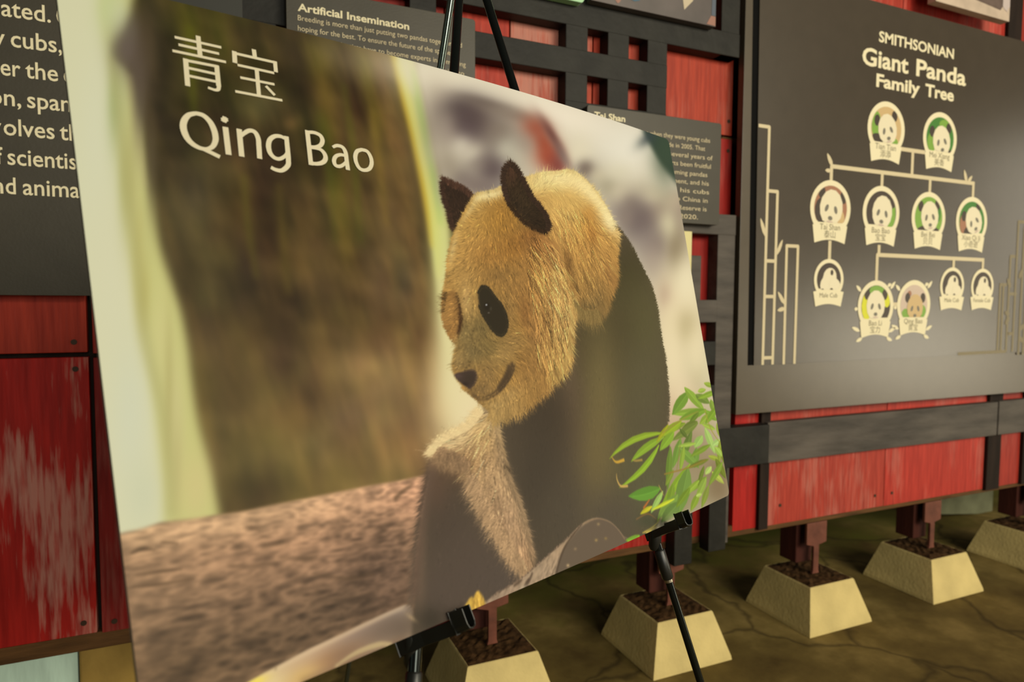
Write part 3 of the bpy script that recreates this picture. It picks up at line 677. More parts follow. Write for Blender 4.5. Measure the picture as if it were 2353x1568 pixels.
OPS = [["BASE",[92,76,44]],
["B",99.7,27.1,0.0005852,0.0001501,0.0002949,44.3,62.5,[54,46,20],0.9],
["B",170.7,48.2,0.0003823,0.0001492,0.0003882,55.5,55.0,[50,40,17],0.9],
["B",245.9,51.0,0.000805,0.000195,0.0002616,38.9,68.3,[70,54,26],0.9],
["B",292.7,84.4,0.001309,0.0002786,0.0001777,33.9,91.9,[86,66,34],0.9],
["B",87.5,156.6,0.00152,0.0002169,0.0001962,27.9,77.8,[66,60,34],0.8],
["B",141.1,133.7,0.0004961,0.0001247,0.0003164,47.3,59.2,[62,50,26],0.8],
["B",207.0,162.0,0.0003792,0.000105,0.0002943,54.1,61.4,[58,45,21],0.8],
["B",275.4,173.0,0.0009634,0.0002222,0.0002935,35.5,64.3,[96,72,36],0.8],
["B",93.0,255.8,0.000921,0.0001399,0.000305,34.2,59.4,[82,68,42],0.9],
["B",148.0,252.6,0.0004829,9.675e-05,0.0003623,46.8,54.0,[72,56,30],0.9],
["B",207.1,267.8,0.0004534,9.476e-05,0.0002868,48.7,61.2,[78,58,30],0.9],
["B",278.5,264.4,0.000939,0.0002043,0.0002195,36.5,75.6,[98,76,46],0.9],
["B",94.1,353.5,0.001189,0.0001504,0.0004069,29.7,50.8,[78,64,36],0.9],
["B",146.4,364.2,0.0005964,7.695e-05,0.0004221,41.4,49.3,[82,64,34],0.9],
["B",207.2,367.5,0.0005595,8.537e-05,0.0004466,42.9,48.0,[86,62,34],0.9],
["B",268.7,361.3,0.0009652,0.0001859,0.0006039,33.2,42.0,[106,80,50],0.9],
["B",97.3,430.4,0.000951,6.164e-05,0.0006143,32.5,40.5,[92,74,40],0.9],
["B",149.5,441.4,0.0006026,1.577e-05,0.0006602,40.7,38.9,[106,84,46],0.9],
["B",210.6,445.5,0.0005574,3.795e-05,0.0005837,42.5,41.5,[106,82,50],0.9],
["B",263.2,434.5,0.0007243,9.221e-05,0.0006468,37.5,39.7,[122,96,60],0.9],
["B",104.3,479.4,0.0006895,-0.0003025,0.002119,39.3,22.4,[98,80,46],0.9],
["B",167.0,483.5,0.000534,-0.0003843,0.002618,45.8,20.7,[112,90,50],0.9],
["B",234.7,470.2,0.0006707,-0.0001997,0.002218,39.1,21.5,[132,102,62],0.9],
["L",[[101.5,-3.3],[103.9,30.8],[100.9,94.3],[96.4,150.7],[96.2,204.1]],[5.83,5.1,4.37,2.92],[84,84,24],7.72,0.51],
["L",[[110.3,4.0],[108.2,39.5],[104.9,83.9]],[5.29,5.29,3.02],[92,92,16],8.0,0.51],
["L",[[126.1,-0.8],[125.3,29.8],[127.1,59.2]],[3.9,4.68,2.34],[40,34,14],6.19,0.68],
["L",[[132.0,-2.6],[133.3,27.6],[133.2,67.5]],[5.51,5.51,3.93],[108,98,34],6.94,0.595],
["L",[[74.2,5.3],[69.5,64.1],[64.3,147.2],[65.7,224.3]],[8.28,8.28,6.9,4.83],[72,58,42],8.52,0.51],
["L",[[170.2,22.6],[167.6,69.4],[162.3,110.4]],[8.13,8.94,5.69],[44,38,16],8.6,0.51],
["L",[[203.4,13.4],[213.7,37.4],[215.5,84.3],[214.4,135.8],[212.4,190.8]],[5.14,7.71,8.57,7.71,3.43],[38,28,16],7.56,0.7224999999999999],
["L",[[225.9,7.2],[235.7,37.2],[233.8,85.7],[231.5,138.1],[230.9,203.5],[226.4,266.9]],[6.96,10.44,9.57,7.83,6.09,3.48],[112,92,28],8.45,0.6375],
["L",[[227.7,92.2],[227.3,133.7],[228.0,179.0],[228.8,228.3]],[3.0,3.86,3.43,2.14],[86,92,24],5.29,0.595],
["L",[[272.1,5.7],[274.2,44.3],[273.5,88.3],[273.8,125.8]],[4.69,5.16,4.69,2.82],[64,44,20],6.63,0.6375],
["L",[[294.4,5.4],[293.5,39.7],[293.9,84.2],[291.9,122.8]],[4.34,5.79,5.79,2.89],[124,108,26],7.66,0.6375],
["L",[[313.4,6.1],[314.3,46.1],[314.6,102.3],[312.6,168.1],[311.3,242.2]],[6.83,6.83,5.85,5.85,4.88],[110,80,48],7.75,0.595],
["L",[[314.6,102.3],[309.6,168.5],[308.4,242.4],[307.7,323.5]],[4.73,5.67,5.67,3.78],[132,100,48],7.51,0.595],
["L",[[228.0,179.0],[228.8,228.3],[228.7,285.7],[226.7,341.4]],[5.79,6.62,5.79,3.31],[124,98,40],8.76,0.4675],
["L",[[260.8,138.5],[260.4,190.3],[258.9,245.7]],[5.32,5.32,3.55],[60,46,22],7.83,0.425],
["B",190.4,117.4,0.02552,0.009137,0.02834,6.7,6.3,[98,74,40],0.9],
["B",158.9,98.8,0.003557,0.001244,0.003627,17.9,17.7,[84,76,50],0.6],
["B",119.7,114.0,0.004054,0.000787,0.001312,16.7,29.4,[52,44,22],0.5],
["B",87.6,213.7,0.008403,0.001232,0.001637,11.6,26.2,[96,82,62],0.5],
["B",128.8,218.4,0.007018,0.001216,0.002155,12.6,22.7,[100,74,36],0.5],
["B",152.1,279.0,0.003591,0.000627,0.001531,17.3,26.5,[96,72,34],0.5],
["B",172.6,309.4,0.005847,0.00102,0.003398,13.4,17.6,[52,42,26],0.6],
["B",117.2,297.0,0.007484,0.001139,0.002439,12.0,21.0,[60,54,34],0.5],
["B",217.5,313.8,0.004812,0.000922,0.002074,15.1,23.0,[66,48,26],0.5],
["B",256.3,294.6,0.009214,0.001903,0.001582,12.0,29.0,[120,94,58],0.5],
["B",117.7,394.4,0.004297,0.0004343,0.002701,15.4,19.4,[70,56,32],0.6],
["B",87.4,297.4,0.01933,0.002627,0.002035,7.9,24.4,[104,84,56],0.5],
["B",169.7,399.1,0.003383,0.0002053,0.004585,17.2,14.8,[66,48,28],0.55],
["B",144.9,420.9,0.00382,0.0001893,0.004058,16.2,15.7,[104,72,36],0.5],
["B",219.6,377.1,0.001733,-3.977e-06,0.00571,24.0,13.2,[150,116,74],0.75],
["B",252.0,401.8,0.001043,6.162e-05,0.002002,31.0,22.4,[150,118,76],0.75],
["B",226.0,417.2,0.001211,-0.000348,0.005879,29.0,13.2,[160,128,84],0.5],
["B",189.0,426.0,0.005559,7.072e-05,0.008704,13.4,10.7,[92,78,58],0.5],
["B",161.0,446.9,0.006351,0.0001416,0.007198,12.6,11.8,[88,82,58],0.4],
["B",123.0,456.7,0.004319,-1.699e-06,0.004484,15.2,14.9,[84,72,40],0.5],
["B",84.0,472.0,0.01248,0.0001671,0.009043,9.0,10.5,[66,54,30],0.6],
["B",76.9,449.3,0.02625,0.003383,0.002691,6.7,21.1,[80,64,38],0.7],
["B",112.6,473.6,0.002395,-0.001995,0.01281,21.9,9.5,[74,60,34],0.5],
["B",251.4,464.0,0.001593,-0.0005068,0.005895,25.4,13.2,[150,112,64],0.7],
["B",298.6,400.9,0.003381,0.0007197,0.001092,18.5,32.6,[128,92,50],0.55],
["B",295.4,352.8,0.004603,0.0009848,0.001939,15.6,24.1,[104,72,40],0.6],
["B",298.5,313.6,0.006394,0.001428,0.002862,13.3,19.8,[140,108,62],0.5],
["B",251.7,342.0,0.002339,0.0003614,0.00519,20.8,14.0,[92,66,38],0.5],
["B",290.9,283.9,0.009899,0.002207,0.002966,11.0,20.1,[76,66,44],0.6],
["M",[[42.5,-13.6],[65.3,36.9],[53.1,149.1],[52.8,241.9],[64.4,313.4],[64.7,389.5],[65.5,458.1],[66.8,496.4],[139.6,497.4],[280.8,499.5],[319.7,459.7],[325.0,363.6],[327.5,262.0],[334.7,75.9],[334.2,-40.9],[187.3,-63.1]],6.06,True],
["B",118.0,440.8,0.0002911,-0.0001112,0.001088,59.8,30.9,[112,92,52],0.5],
["B",105.2,377.7,0.000506,3.513e-05,0.0005506,44.6,42.7,[98,80,46],0.4],
["B",223.9,403.9,0.0003513,1.477e-05,0.0006553,53.4,39.1,[140,110,68],0.45],
["B",171.8,313.8,0.0003668,6.256e-05,0.0006521,52.6,39.5,[88,68,38],0.3],
["B",88.5,289.2,0.002133,0.0002961,0.0004539,22.7,49.2,[100,82,50],0.4],
["T",26,95,-0.1,81,[22,18,8]],
["T",14,60,-0.12,83,[16,11,5]],
["T",34,50,0.3,85,[12,16,4]],
["T",48,30,0.2,87,[20,16,11]],
["T",12,26,-0.1,89,[8,6,4]],
["L",[[261.0,52.9],[258.4,112.6],[252.7,175.9],[244.3,246.6]],[1.57,2.62,2.62,1.05],[96,104,22],3.67,0.6],
["L",[[106.1,25.3],[101.4,75.2],[97.7,123.0]],[2.17,3.04,1.74],[92,96,18],3.04,0.6],
["L",[[223.8,134.3],[222.1,184.7],[216.3,248.4]],[1.48,1.97,0.99],[84,90,26],3.46,0.6],
["L",[[290.9,79.3],[286.4,150.4],[281.4,223.9]],[2.19,3.29,1.64],[140,112,44],3.83,0.6],
["L",[[166.9,186.7],[161.5,251.8],[157.9,305.1]],[2.65,3.09,1.77],[104,86,34],3.09,0.6],
["L",[[134.2,181.6],[130.2,236.1],[130.3,288.3]],[2.54,2.96,1.69],[92,84,30],2.96,0.6],
["M",None,0,False],
["P",[[335.0,-5.4],[338.3,57.9],[339.8,114.5],[340.1,181.0],[336.6,240.4],[331.9,292.9],[329.7,343.8],[328.8,398.3],[326.6,436.8],[330.3,465.8],[374.1,471.6],[388.7,417.8],[342.2,394.2],[345.1,344.1],[354.3,281.8],[365.8,216.6],[366.9,160.9],[368.1,103.8],[368.0,51.4],[366.6,-1.8],[367.9,-26.3]],[206,200,136],4.08,1,True],
["L",[[335.2,-0.7],[338.4,63.7],[341.1,119.9],[341.3,186.3],[337.8,245.7]],[4.14,4.73,4.73,4.73,3.55],[196,160,40],3.55,0.85],
["L",[[341.9,4.6],[344.7,56.5],[347.4,107.5],[348.8,163.4],[346.5,218.3],[339.2,282.4]],[5.34,5.34,5.34,5.34,5.34,3.56],[214,208,112],3.56,0.9],
["L",[[360.0,11.8],[360.2,64.8],[360.3,111.0],[359.1,167.6],[355.4,217.5]],[5.48,6.69,6.69,5.48,3.04],[158,192,86],3.65,0.8],
["L",[[347.7,-2.8],[351.0,25.9],[353.6,48.7]],[7.39,6.16,3.7],[208,204,160],4.93,0.7],
["B",349.1,239.6,0.01007,0.002375,0.001498,12.6,32.7,[208,210,130],0.7],
["B",338.1,308.3,0.008165,0.001924,0.001221,14.0,36.1,[214,204,142],0.8],
["B",338.4,374.1,0.005368,0.001271,0.00114,15.9,34.5,[222,206,160],0.9],
["B",337.3,413.6,0.001998,0.0004001,0.001285,23.1,28.8,[226,208,162],0.9],
["B",342.4,443.3,0.001596,0.0001081,0.002763,25.1,19.1,[226,206,160],0.9],
["B",307.6,387.2,0.007344,0.00165,0.001603,13.3,28.5,[196,166,112],0.5],
["B",309.1,430.2,0.002527,0.0003174,0.00295,20.0,18.5,[206,172,120],0.6],
["B",312.7,463.5,0.001881,-0.0004698,0.006919,23.3,12.1,[204,170,120],0.7],
["B",342.9,428.8,0.00218,0.000439,0.001305,22.2,28.7,[230,212,168],0.95],
["B",331.2,403.3,0.003928,0.0009013,0.001092,17.7,33.6,[228,212,166],0.8],
["B",335.8,343.9,0.01033,0.002456,0.001203,13.7,40.2,[222,210,156],0.8],
["B",361.2,445.4,0.002625,0.0001772,0.004748,19.5,14.5,[232,212,170],0.8],
["P",[[-7.8,3.4],[60.6,-19.8],[57.7,15.2],[52.0,36.0],[41.0,56.8],[37.1,68.8],[37.4,79.6],[45.3,87.6],[50.4,104.5],[51.3,140.7],[51.3,171.0],[52.5,208.9],[52.9,258.1],[57.3,293.8],[62.0,321.2],[63.5,351.9],[62.8,378.2],[63.0,407.7],[65.3,440.4],[67.2,465.4],[68.6,493.4],[65.0,509.5],[-2.8,499.6],[-9.8,312.8]],[200,196,128],3.3,1,True],
["P",[[-7.8,3.4],[34.0,-10.8],[31.7,27.9],[31.3,60.3],[32.0,100.6],[30.1,153.1],[29.5,203.3],[29.0,251.5],[29.2,290.4],[30.8,328.1],[32.2,364.9],[32.3,407.6],[31.7,448.8],[28.8,488.0],[25.2,503.3],[-2.8,499.6],[-9.8,312.8]],[216,212,176],3.46,1,True],
["B",38.7,25.8,0.0182,0.002299,0.001981,8.0,24.3,[196,204,150],0.8],
["B",46.8,32.8,0.03329,0.004159,0.003157,6.0,19.5,[204,206,164],0.8],
["B",16.9,167.9,0.006403,0.000641,0.0002836,14.2,67.5,[216,214,184],0.9],
["B",14.2,290.7,0.006873,0.0006914,0.0003448,13.5,60.3,[216,212,180],0.9],
["B",15.6,405.6,0.0089,0.0008966,0.0006072,11.5,44.0,[210,210,184],0.9],
["B",17.8,466.2,0.01312,0.0009591,0.002775,8.8,19.2,[206,206,176],0.9],
["B",33.4,126.6,0.05521,0.005725,0.001628,5.3,31.1,[164,172,118],0.8],
["B",32.8,202.9,0.0671,0.007066,0.001647,5.2,33.3,[172,170,108],0.6],
["B",41.3,107.4,0.08945,0.009827,0.004098,3.9,18.2,[190,190,140],0.5],
["B",37.3,202.3,0.09456,0.01008,0.001781,5.2,37.6,[184,176,112],0.6],
["B",37.1,259.0,0.09692,0.01062,0.002149,4.7,31.8,[190,180,112],0.7],
["B",35.8,305.6,0.06905,0.007686,0.002768,4.6,22.9,[184,172,100],0.7],
["B",45.7,336.1,0.02395,0.002792,0.001437,7.3,30.0,[208,200,138],0.8],
["B",45.9,409.3,0.02461,0.002959,0.001029,7.9,38.5,[206,196,140],0.8],
["B",44.7,387.6,0.1535,0.01857,0.002711,6.2,46.4,[178,168,108],0.6],
["B",43.2,450.8,0.1251,0.01545,0.003297,4.4,26.8,[186,174,118],0.6],
["B",54.6,466.5,0.01427,0.00144,0.002604,8.6,20.2,[208,194,134],0.9],
["B",45.4,163.3,0.08971,0.00985,0.002543,4.4,26.2,[190,182,126],0.6],
["L",[[36.3,77.2],[35.4,152.2],[34.7,227.1],[33.9,282.6],[32.8,343.0],[38.0,401.3],[37.7,449.8],[34.5,486.0]],[2.08,3.12,3.12,3.12,3.47,3.47,3.12,2.77],[174,168,110],2.77,0.6],
["L",[[48.9,92.2],[48.9,149.8],[48.2,205.2]],[1.93,2.32,1.54],[196,184,130],1.93,0.6],
["B",50.4,65.3,0.01271,0.002142,0.003387,9.4,18.2,[104,90,82],0.95],
["B",56.0,44.2,0.04211,0.005791,0.005482,5.3,14.6,[110,100,88],0.6],
["B",54.2,113.5,0.0588,0.006568,0.001706,5.5,32.1,[96,84,70],0.8],
["B",57.0,81.2,0.0256,0.003201,0.002194,6.9,23.6,[98,84,74],0.8],
["B",56.4,174.6,0.08575,0.009779,0.001934,5.2,34.9,[88,76,56],0.7],
["B",66.6,50.8,0.02426,0.002848,0.0009924,7.9,39.0,[76,62,44],0.6],
["P",[[373.2,-52.4],[1316.1,-349.7],[945.0,670.1],[549.5,590.1],[377.6,193.3],[369.6,166.2],[368.2,109.6],[368.0,51.4],[365.3,4.5]],[204,192,170],4.28,1,True],
["B",461.5,11.7,8.787e-05,5.656e-05,0.001815,107.8,23.7,[236,224,200],1],
["B",627.6,21.1,9.65e-05,4.894e-05,0.001469,102.7,26.3,[236,222,202],1],
["B",783.1,48.4,0.0001487,9.13e-05,0.0004439,87.7,50.8,[230,222,206],1],
["B",828.8,109.5,0.0003572,0.000208,0.000713,58.1,41.1,[224,212,190],0.9],
["B",391.0,46.4,0.003567,0.001429,0.003258,18.4,19.3,[222,206,184],0.9],
["B",374.8,91.0,0.006084,0.001481,0.001111,15.6,36.5,[172,158,136],0.7],
["B",440.1,72.5,0.000571,0.0002406,0.001017,44.1,33.1,[108,94,92],0.9],
["B",424.5,54.3,0.001883,0.0008269,0.005104,23.9,14.5,[82,70,68],0.9],
["B",428.1,80.9,0.003044,0.001018,0.001863,20.0,25.6,[86,74,80],0.8],
["B",471.0,35.0,0.0009759,0.0003708,0.02108,32.1,6.9,[112,98,90],0.9],
["B",516.3,41.3,0.0006498,0.0003081,0.01028,39.5,9.9,[140,124,110],0.9],
["B",480.5,89.7,0.001084,0.0004435,0.001087,33.3,33.2,[130,116,106],0.8],
["B",395.3,116.6,0.002058,0.001164,0.004435,23.9,16.3,[196,184,162],0.8],
["B",425.2,111.6,0.004336,0.001954,0.006015,16.4,14.0,[214,202,180],0.95],
["B",395.2,87.2,0.005728,0.001733,0.002759,14.7,21.2,[168,152,138],0.7],
["B",506.9,78.6,0.002809,0.001349,0.003799,20.7,17.8,[164,156,142],0.8],
["B",510.3,103.4,0.002053,0.001217,0.004438,24.1,16.4,[196,188,168],0.7],
["B",455.3,130.8,0.003249,0.001489,0.004921,18.9,15.4,[96,84,86],0.85],
["B",400.9,150.6,0.003367,0.001797,0.007644,18.4,12.2,[120,106,100],0.7],
["B",434.0,157.8,0.001333,0.001243,0.007233,29.9,12.8,[128,114,110],0.8],
["B",384.3,135.7,0.005875,0.001828,0.003657,14.2,18.0,[150,136,118],0.6],
["B",369.6,171.8,0.01243,0.00325,0.004175,10.1,17.3,[176,162,146],0.6],
["B",434.1,128.1,0.005215,0.003383,0.01457,15.0,9.0,[150,136,124],0.6],
["B",567.2,74.0,0.004338,-0.0009733,0.002871,15.8,19.4,[150,72,50],0.9],
["B",556.8,53.4,0.002195,0.0008022,0.004847,22.0,14.8,[158,84,64],0.9],
["B",572.8,92.9,0.001884,0.0005427,0.002783,23.7,19.5,[164,78,56],0.95],
["B",590.5,101.9,0.004668,0.002001,0.004969,16.1,15.6,[126,60,54],0.9],
["B",588.0,56.6,0.009997,-0.005497,0.006207,14.0,17.7,[108,66,60],0.85],
["B",605.7,87.2,0.01052,-0.004413,0.006699,11.5,14.4,[104,76,74],0.85],
["B",642.5,73.9,0.002135,0.0009882,0.002461,24.0,22.3,[224,212,186],0.8],
["B",649.7,101.9,0.005177,0.003101,0.01103,15.2,10.4,[124,110,102],0.85],
["B",660.0,119.7,0.002394,0.001661,0.003185,25.6,22.2,[150,138,124],0.7],
["B",700.7,127.9,0.0006829,-3.977e-06,0.001988,38.3,22.4,[196,184,158],0.8],
["B",733.5,94.1,0.001218,0.001082,0.004795,32.0,16.1,[216,206,180],0.7],
["B",741.9,143.8,0.0007211,1.172e-05,0.002286,37.2,20.9,[156,142,130],0.8],
["B",787.6,115.5,0.0009932,0.0008186,0.003771,35.0,18.0,[190,178,154],0.7],
["B",770.6,169.5,0.0005281,0.0004375,0.001479,50.1,29.9,[112,98,96],0.85],
["B",727.3,152.9,0.001899,0.001165,0.005038,24.8,15.2,[140,126,120],0.6],
["B",813.5,157.1,0.001001,0.0006207,0.002705,34.1,20.8,[140,124,116],0.7],
["B",864.7,127.6,0.001064,0.0007825,0.003498,33.5,18.5,[170,152,134],0.6],
["B",843.2,184.2,0.001948,0.0007148,0.0009021,26.9,39.5,[218,206,168],0.9],
["B",798.4,203.5,0.0006355,0.0003096,0.00121,42.4,30.7,[134,120,116],0.8],
["B",889.6,163.7,0.001107,0.0004804,0.001134,33.3,32.9,[156,138,122],0.7],
["B",921.0,120.0,0.00215,0.00106,0.002901,23.8,20.5,[148,128,112],0.6],
["B",878.2,219.4,0.001089,0.0004268,0.0007978,34.1,39.8,[138,122,98],0.75],
["B",811.0,246.9,0.0005873,0.0002707,0.001213,43.6,30.3,[190,174,154],0.8],
["B",836.1,297.5,0.000403,0.0001659,0.0007768,52.2,37.6,[222,204,170],0.9],
["B",901.2,287.6,0.0006628,0.0002578,0.0005507,42.9,47.1,[228,212,176],0.9],
["B",803.2,349.2,0.0007333,0.0002627,0.0008691,39.1,35.9,[224,204,168],0.9],
["B",872.9,364.2,0.0004333,0.0001584,0.0005556,50.8,44.8,[230,212,174],0.9],
["B",809.7,291.1,0.0026,0.001021,0.003565,20.8,17.8,[170,138,120],0.6],
["B",852.7,334.4,0.0007422,0.0003006,0.003233,37.4,17.9,[176,158,116],0.5],
["B",808.3,413.7,0.0004004,0.0001154,0.000847,51.0,35.1,[226,208,170],0.9],
["B",885.5,417.0,0.0005284,0.0001764,0.0007956,45.2,36.8,[216,204,168],0.9],
["B",863.6,430.8,0.001931,0.0006935,0.00145,25.0,28.9,[178,166,130],0.6],
["B",779.7,488.5,0.0007102,0.0001917,0.0009573,38.6,33.2,[214,186,154],0.9],
["B",870.2,497.2,0.0003951,4.69e-05,0.001241,50.4,28.5,[196,180,146],0.9],
["B",787.1,544.1,0.0001864,-9.203e-06,0.0006284,73.3,39.9,[150,130,98],0.9],
["B",879.2,599.7,0.0003541,2.319e-05,0.0008396,53.2,34.5,[130,108,78],0.9],
["B",706.1,603.1,0.0001892,-0.0001273,0.001031,75.9,32.5,[130,120,80],0.8],
["B",795.2,448.2,0.001835,0.0005441,0.002537,24.1,20.5,[232,214,180],0.7],
["B",439.3,60.4,0.001633,0.0006507,0.003274,25.8,18.2,[82,65,62],0.54],
["B",424.5,84.6,0.00392,0.001407,0.002972,17.5,20.1,[88,71,72],0.504],
["B",456.0,127.7,0.004215,0.001789,0.005337,16.6,14.8,[96,79,78],0.54],
["B",411.5,105.0,0.006182,0.002756,0.008262,13.8,11.9,[224,212,192],0.576],
["B",485.4,69.9,0.0028,0.001148,0.006436,19.6,12.9,[126,109,96],0.432],
["B",486.2,98.1,0.006102,0.003022,0.00941,14.0,11.2,[206,198,178],0.432],
["B",531.0,80.6,0.005233,0.002286,0.005737,15.2,14.5,[150,136,124],0.432],
["B",420.1,156.7,0.002288,0.002301,0.01363,22.9,9.4,[124,107,100],0.504],
["B",651.6,98.8,0.005429,0.003269,0.01155,14.9,10.2,[116,99,90],0.612],
["B",679.8,106.2,0.004341,0.00315,0.01302,16.7,9.7,[206,192,164],0.504],
["B",700.6,120.8,0.003098,0.001552,0.008538,18.8,11.4,[150,140,116],0.504],
["B",729.2,127.4,0.002168,0.001378,0.00556,23.4,14.6,[222,208,178],0.576],
["B",760.8,141.4,0.001549,0.00027,0.004903,25.5,14.4,[128,113,104],0.54],
["B",786.2,160.4,0.0008767,0.0004685,0.002703,35.5,20.2,[106,91,90],0.576],
["B",734.9,166.3,0.004541,0.002179,0.007308,16.0,12.6,[140,123,112],0.432],
["B",833.3,116.5,0.001305,0.0008233,0.005628,29.1,14.0,[208,194,164],0.576],
["B",845.9,141.7,0.001877,0.001185,0.004909,25.1,15.5,[150,130,116],0.504],
["B",857.6,171.2,0.002248,0.0009838,0.002503,23.2,22.0,[232,222,184],0.6839999999999999],
["B",869.9,208.5,0.002092,0.000877,0.002188,24.0,23.4,[128,111,84],0.576],
["B",815.1,202.0,0.00154,0.00097,0.002262,29.8,24.6,[126,109,104],0.54],
["B",898.1,115.2,0.002192,0.001696,0.007507,23.5,12.7,[196,176,150],0.504],
["B",788.4,233.8,0.002646,0.001058,0.002808,21.1,20.5,[170,152,138],0.432],
["B",888.1,257.4,0.0009276,0.0003814,0.001067,35.5,33.2,[240,226,192],0.648],
["B",815.6,334.7,0.001349,0.0004899,0.0008605,30.6,38.3,[236,218,182],0.612],
["B",855.0,349.2,0.001484,0.0005478,0.002631,27.0,20.3,[180,164,122],0.432],
["B",877.7,394.3,0.001324,0.0004797,0.001209,29.7,31.1,[240,222,184],0.612],
["B",792.2,398.9,0.002282,0.000826,0.0008176,26.3,43.9,[236,218,180],0.576],
["B",824.4,450.2,0.0009785,7.409e-05,0.004599,32.0,14.8,[224,200,166],0.504],
["B",759.1,486.5,0.003227,0.001118,0.001718,20.0,27.4,[206,170,138],0.504],
["P",[[818.6,-20.6],[830.5,0.4],[851.5,27.7],[876.5,54.8],[908.0,75.1],[949.9,99.6],[1043.1,-89.4]],[54,66,56],6.68,1,True],
["B",896.6,27.1,0.001,0.0004208,0.000706,36.5,43.5,[60,76,58],0.8],
["B",842.8,12.1,0.005011,0.006913,0.0135,26.1,15.9,[58,68,70],0.7],
["P",[[-7.4,491.1],[0.6,490.5],[15.1,490.1],[27.5,488.7],[45.1,490.3],[67.5,491.7],[87.8,492.9],[109.5,492.8],[140.4,493.1],[173.8,493.4],[205.4,493.7],[239.3,494.8],[273.7,494.7],[316.4,496.4],[272.3,665.5],[188.0,679.5],[-12.0,612.3]],[149,116,87],1.07,1,True],
["M",[[-7.4,491.1],[0.6,490.5],[15.1,490.1],[27.5,488.7],[45.1,490.3],[67.5,491.7],[87.8,492.9],[109.5,492.8],[140.4,493.1],[173.8,493.4],[205.4,493.7],[239.3,494.8],[273.7,494.7],[316.4,496.4],[272.3,665.5],[188.0,679.5],[-12.0,612.3]],1.07,True],
["B",14.2,497.5,0.002089,-0.001461,0.01767,22.5,7.8,[190,153,116],0.9],
["B",60.1,497.6,0.0006193,-0.0006732,0.01142,41.5,9.7,[205,165,126],0.9],
["B",131.0,500.9,0.000348,-6.399e-05,0.006462,53.7,12.5,[211,169,128],0.9],
["B",207.6,505.5,0.0003272,-5.068e-05,0.003236,55.3,17.6,[220,171,132],0.9],
["B",256.1,512.3,0.0007699,-4.409e-05,0.001157,36.1,29.4,[205,153,120],0.9],
["B",25.5,525.5,0.0009091,-0.0005851,0.00489,34.5,14.9,[168,132,100],0.8],
["B",103.0,532.5,0.0003355,-0.0002817,0.003368,56.6,17.9,[170,130,99],0.8],
["B",181.9,541.0,0.0003882,-0.0001642,0.001936,51.7,23.1,[172,130,100],0.8],
["B",27.5,557.1,0.0007046,-0.0004916,0.00302,40.0,19.3,[140,110,83],0.9],
["B",104.5,567.4,0.0003411,-0.0002447,0.00245,56.2,21.0,[138,106,81],0.9],
["B",184.4,572.1,0.0004577,-0.0001354,0.001993,47.2,22.6,[129,98,77],0.9],
["B",28.7,593.6,0.0007014,-0.0006833,0.00321,42.4,19.8,[99,77,55],0.95],
["B",99.7,596.1,0.0005375,-0.0002993,0.002585,44.6,20.3,[103,80,59],0.95],
["B",163.6,588.5,0.0006304,-0.0003196,0.004811,40.5,14.7,[99,77,59],0.9],
["B",210.6,579.3,0.001826,0.000108,0.001118,23.5,30.0,[103,79,63],0.9],
["N",21,6.2,0.05,21,0.42,True],
["N",11,4.0,0.15000000000000002,33,0.34,True],
["N",30,12,0.05,45,0.16,False],
["BL",0.8],
["L",[[86.0,504.8],[94.8,507.5],[99.1,512.0]],[1.04,1.39,0.69],[84,64,46],0.87,0.7],
["L",[[97.4,522.8],[111.9,523.5],[122.2,525.2]],[0.71,1.42,0.71],[84,64,46],0.89,0.7],
["L",[[110.0,535.0],[131.7,541.3],[143.4,542.8]],[0.73,1.46,0.73],[84,64,46],0.91,0.7],
["L",[[4.9,505.2],[13.5,504.2],[21.8,507.6]],[0.89,1.48,0.59],[84,64,46],0.74,0.7],
["L",[[6.0,520.9],[25.8,523.1],[37.5,525.0]],[0.6,1.19,0.6],[84,64,46],0.74,0.7],
["L",[[68.6,530.5],[81.5,534.6],[109.2,539.7]],[0.67,1.01,0.67],[84,64,46],0.84,0.7],
["L",[[25.4,502.1],[36.9,506.1]],[0.92,0.92],[84,64,46],0.77,0.7],
["L",[[228.2,511.1],[239.6,505.0],[253.7,499.9]],[2.27,1.82,0.91],[84,64,46],1.14,0.7],
["L",[[2.4,528.4],[19.0,531.2],[45.6,534.2]],[0.59,1.18,0.59],[84,64,46],0.74,0.7],
["L",[[137.0,555.6],[167.8,567.6],[193.7,570.9]],[0.78,1.55,0.78],[84,64,46],0.97,0.7],
["M",None,0,False],
["P",[[61.7,620.8],[73.3,618.0],[98.6,614.8],[123.6,611.5],[150.5,610.1],[179.1,607.8],[209.8,606.1],[221.9,606.3],[225.8,611.0],[226.0,622.7],[228.1,634.9],[214.7,645.6],[111.0,655.7],[66.5,631.8]],[190,158,124],0.59,1,True],
["M",[[61.7,620.8],[73.3,618.0],[98.6,614.8],[123.6,611.5],[150.5,610.1],[179.1,607.8],[209.8,606.1],[221.9,606.3],[225.8,611.0],[226.0,622.7],[228.1,634.9],[214.7,645.6],[111.0,655.7],[66.5,631.8]],0.59,True],
["B",88.0,623.8,0.003983,0.0001449,0.01378,15.8,8.5,[232,208,150],1],
["B",78.4,619.6,0.02226,0.006219,0.116,6.8,3.0,[250,226,90],0.95],
["B",125.4,618.2,0.001765,0.001914,0.03239,24.6,5.7,[206,174,140],0.9],
["B",171.1,614.7,0.001443,0.002337,0.03732,27.8,5.5,[170,144,128],0.9],
["B",208.4,610.3,0.005719,0.00012,0.02637,13.2,6.2,[176,156,144],1],
["B",139.5,626.6,0.004631,-0.0001871,0.02056,14.7,7.0,[176,130,88],0.8],
["B",192.3,619.5,0.00157,0.0001759,0.01044,25.3,9.8,[122,102,88],0.9],
["B",156.1,625.4,0.00428,0.0005219,0.03044,15.3,5.7,[140,108,84],0.8],
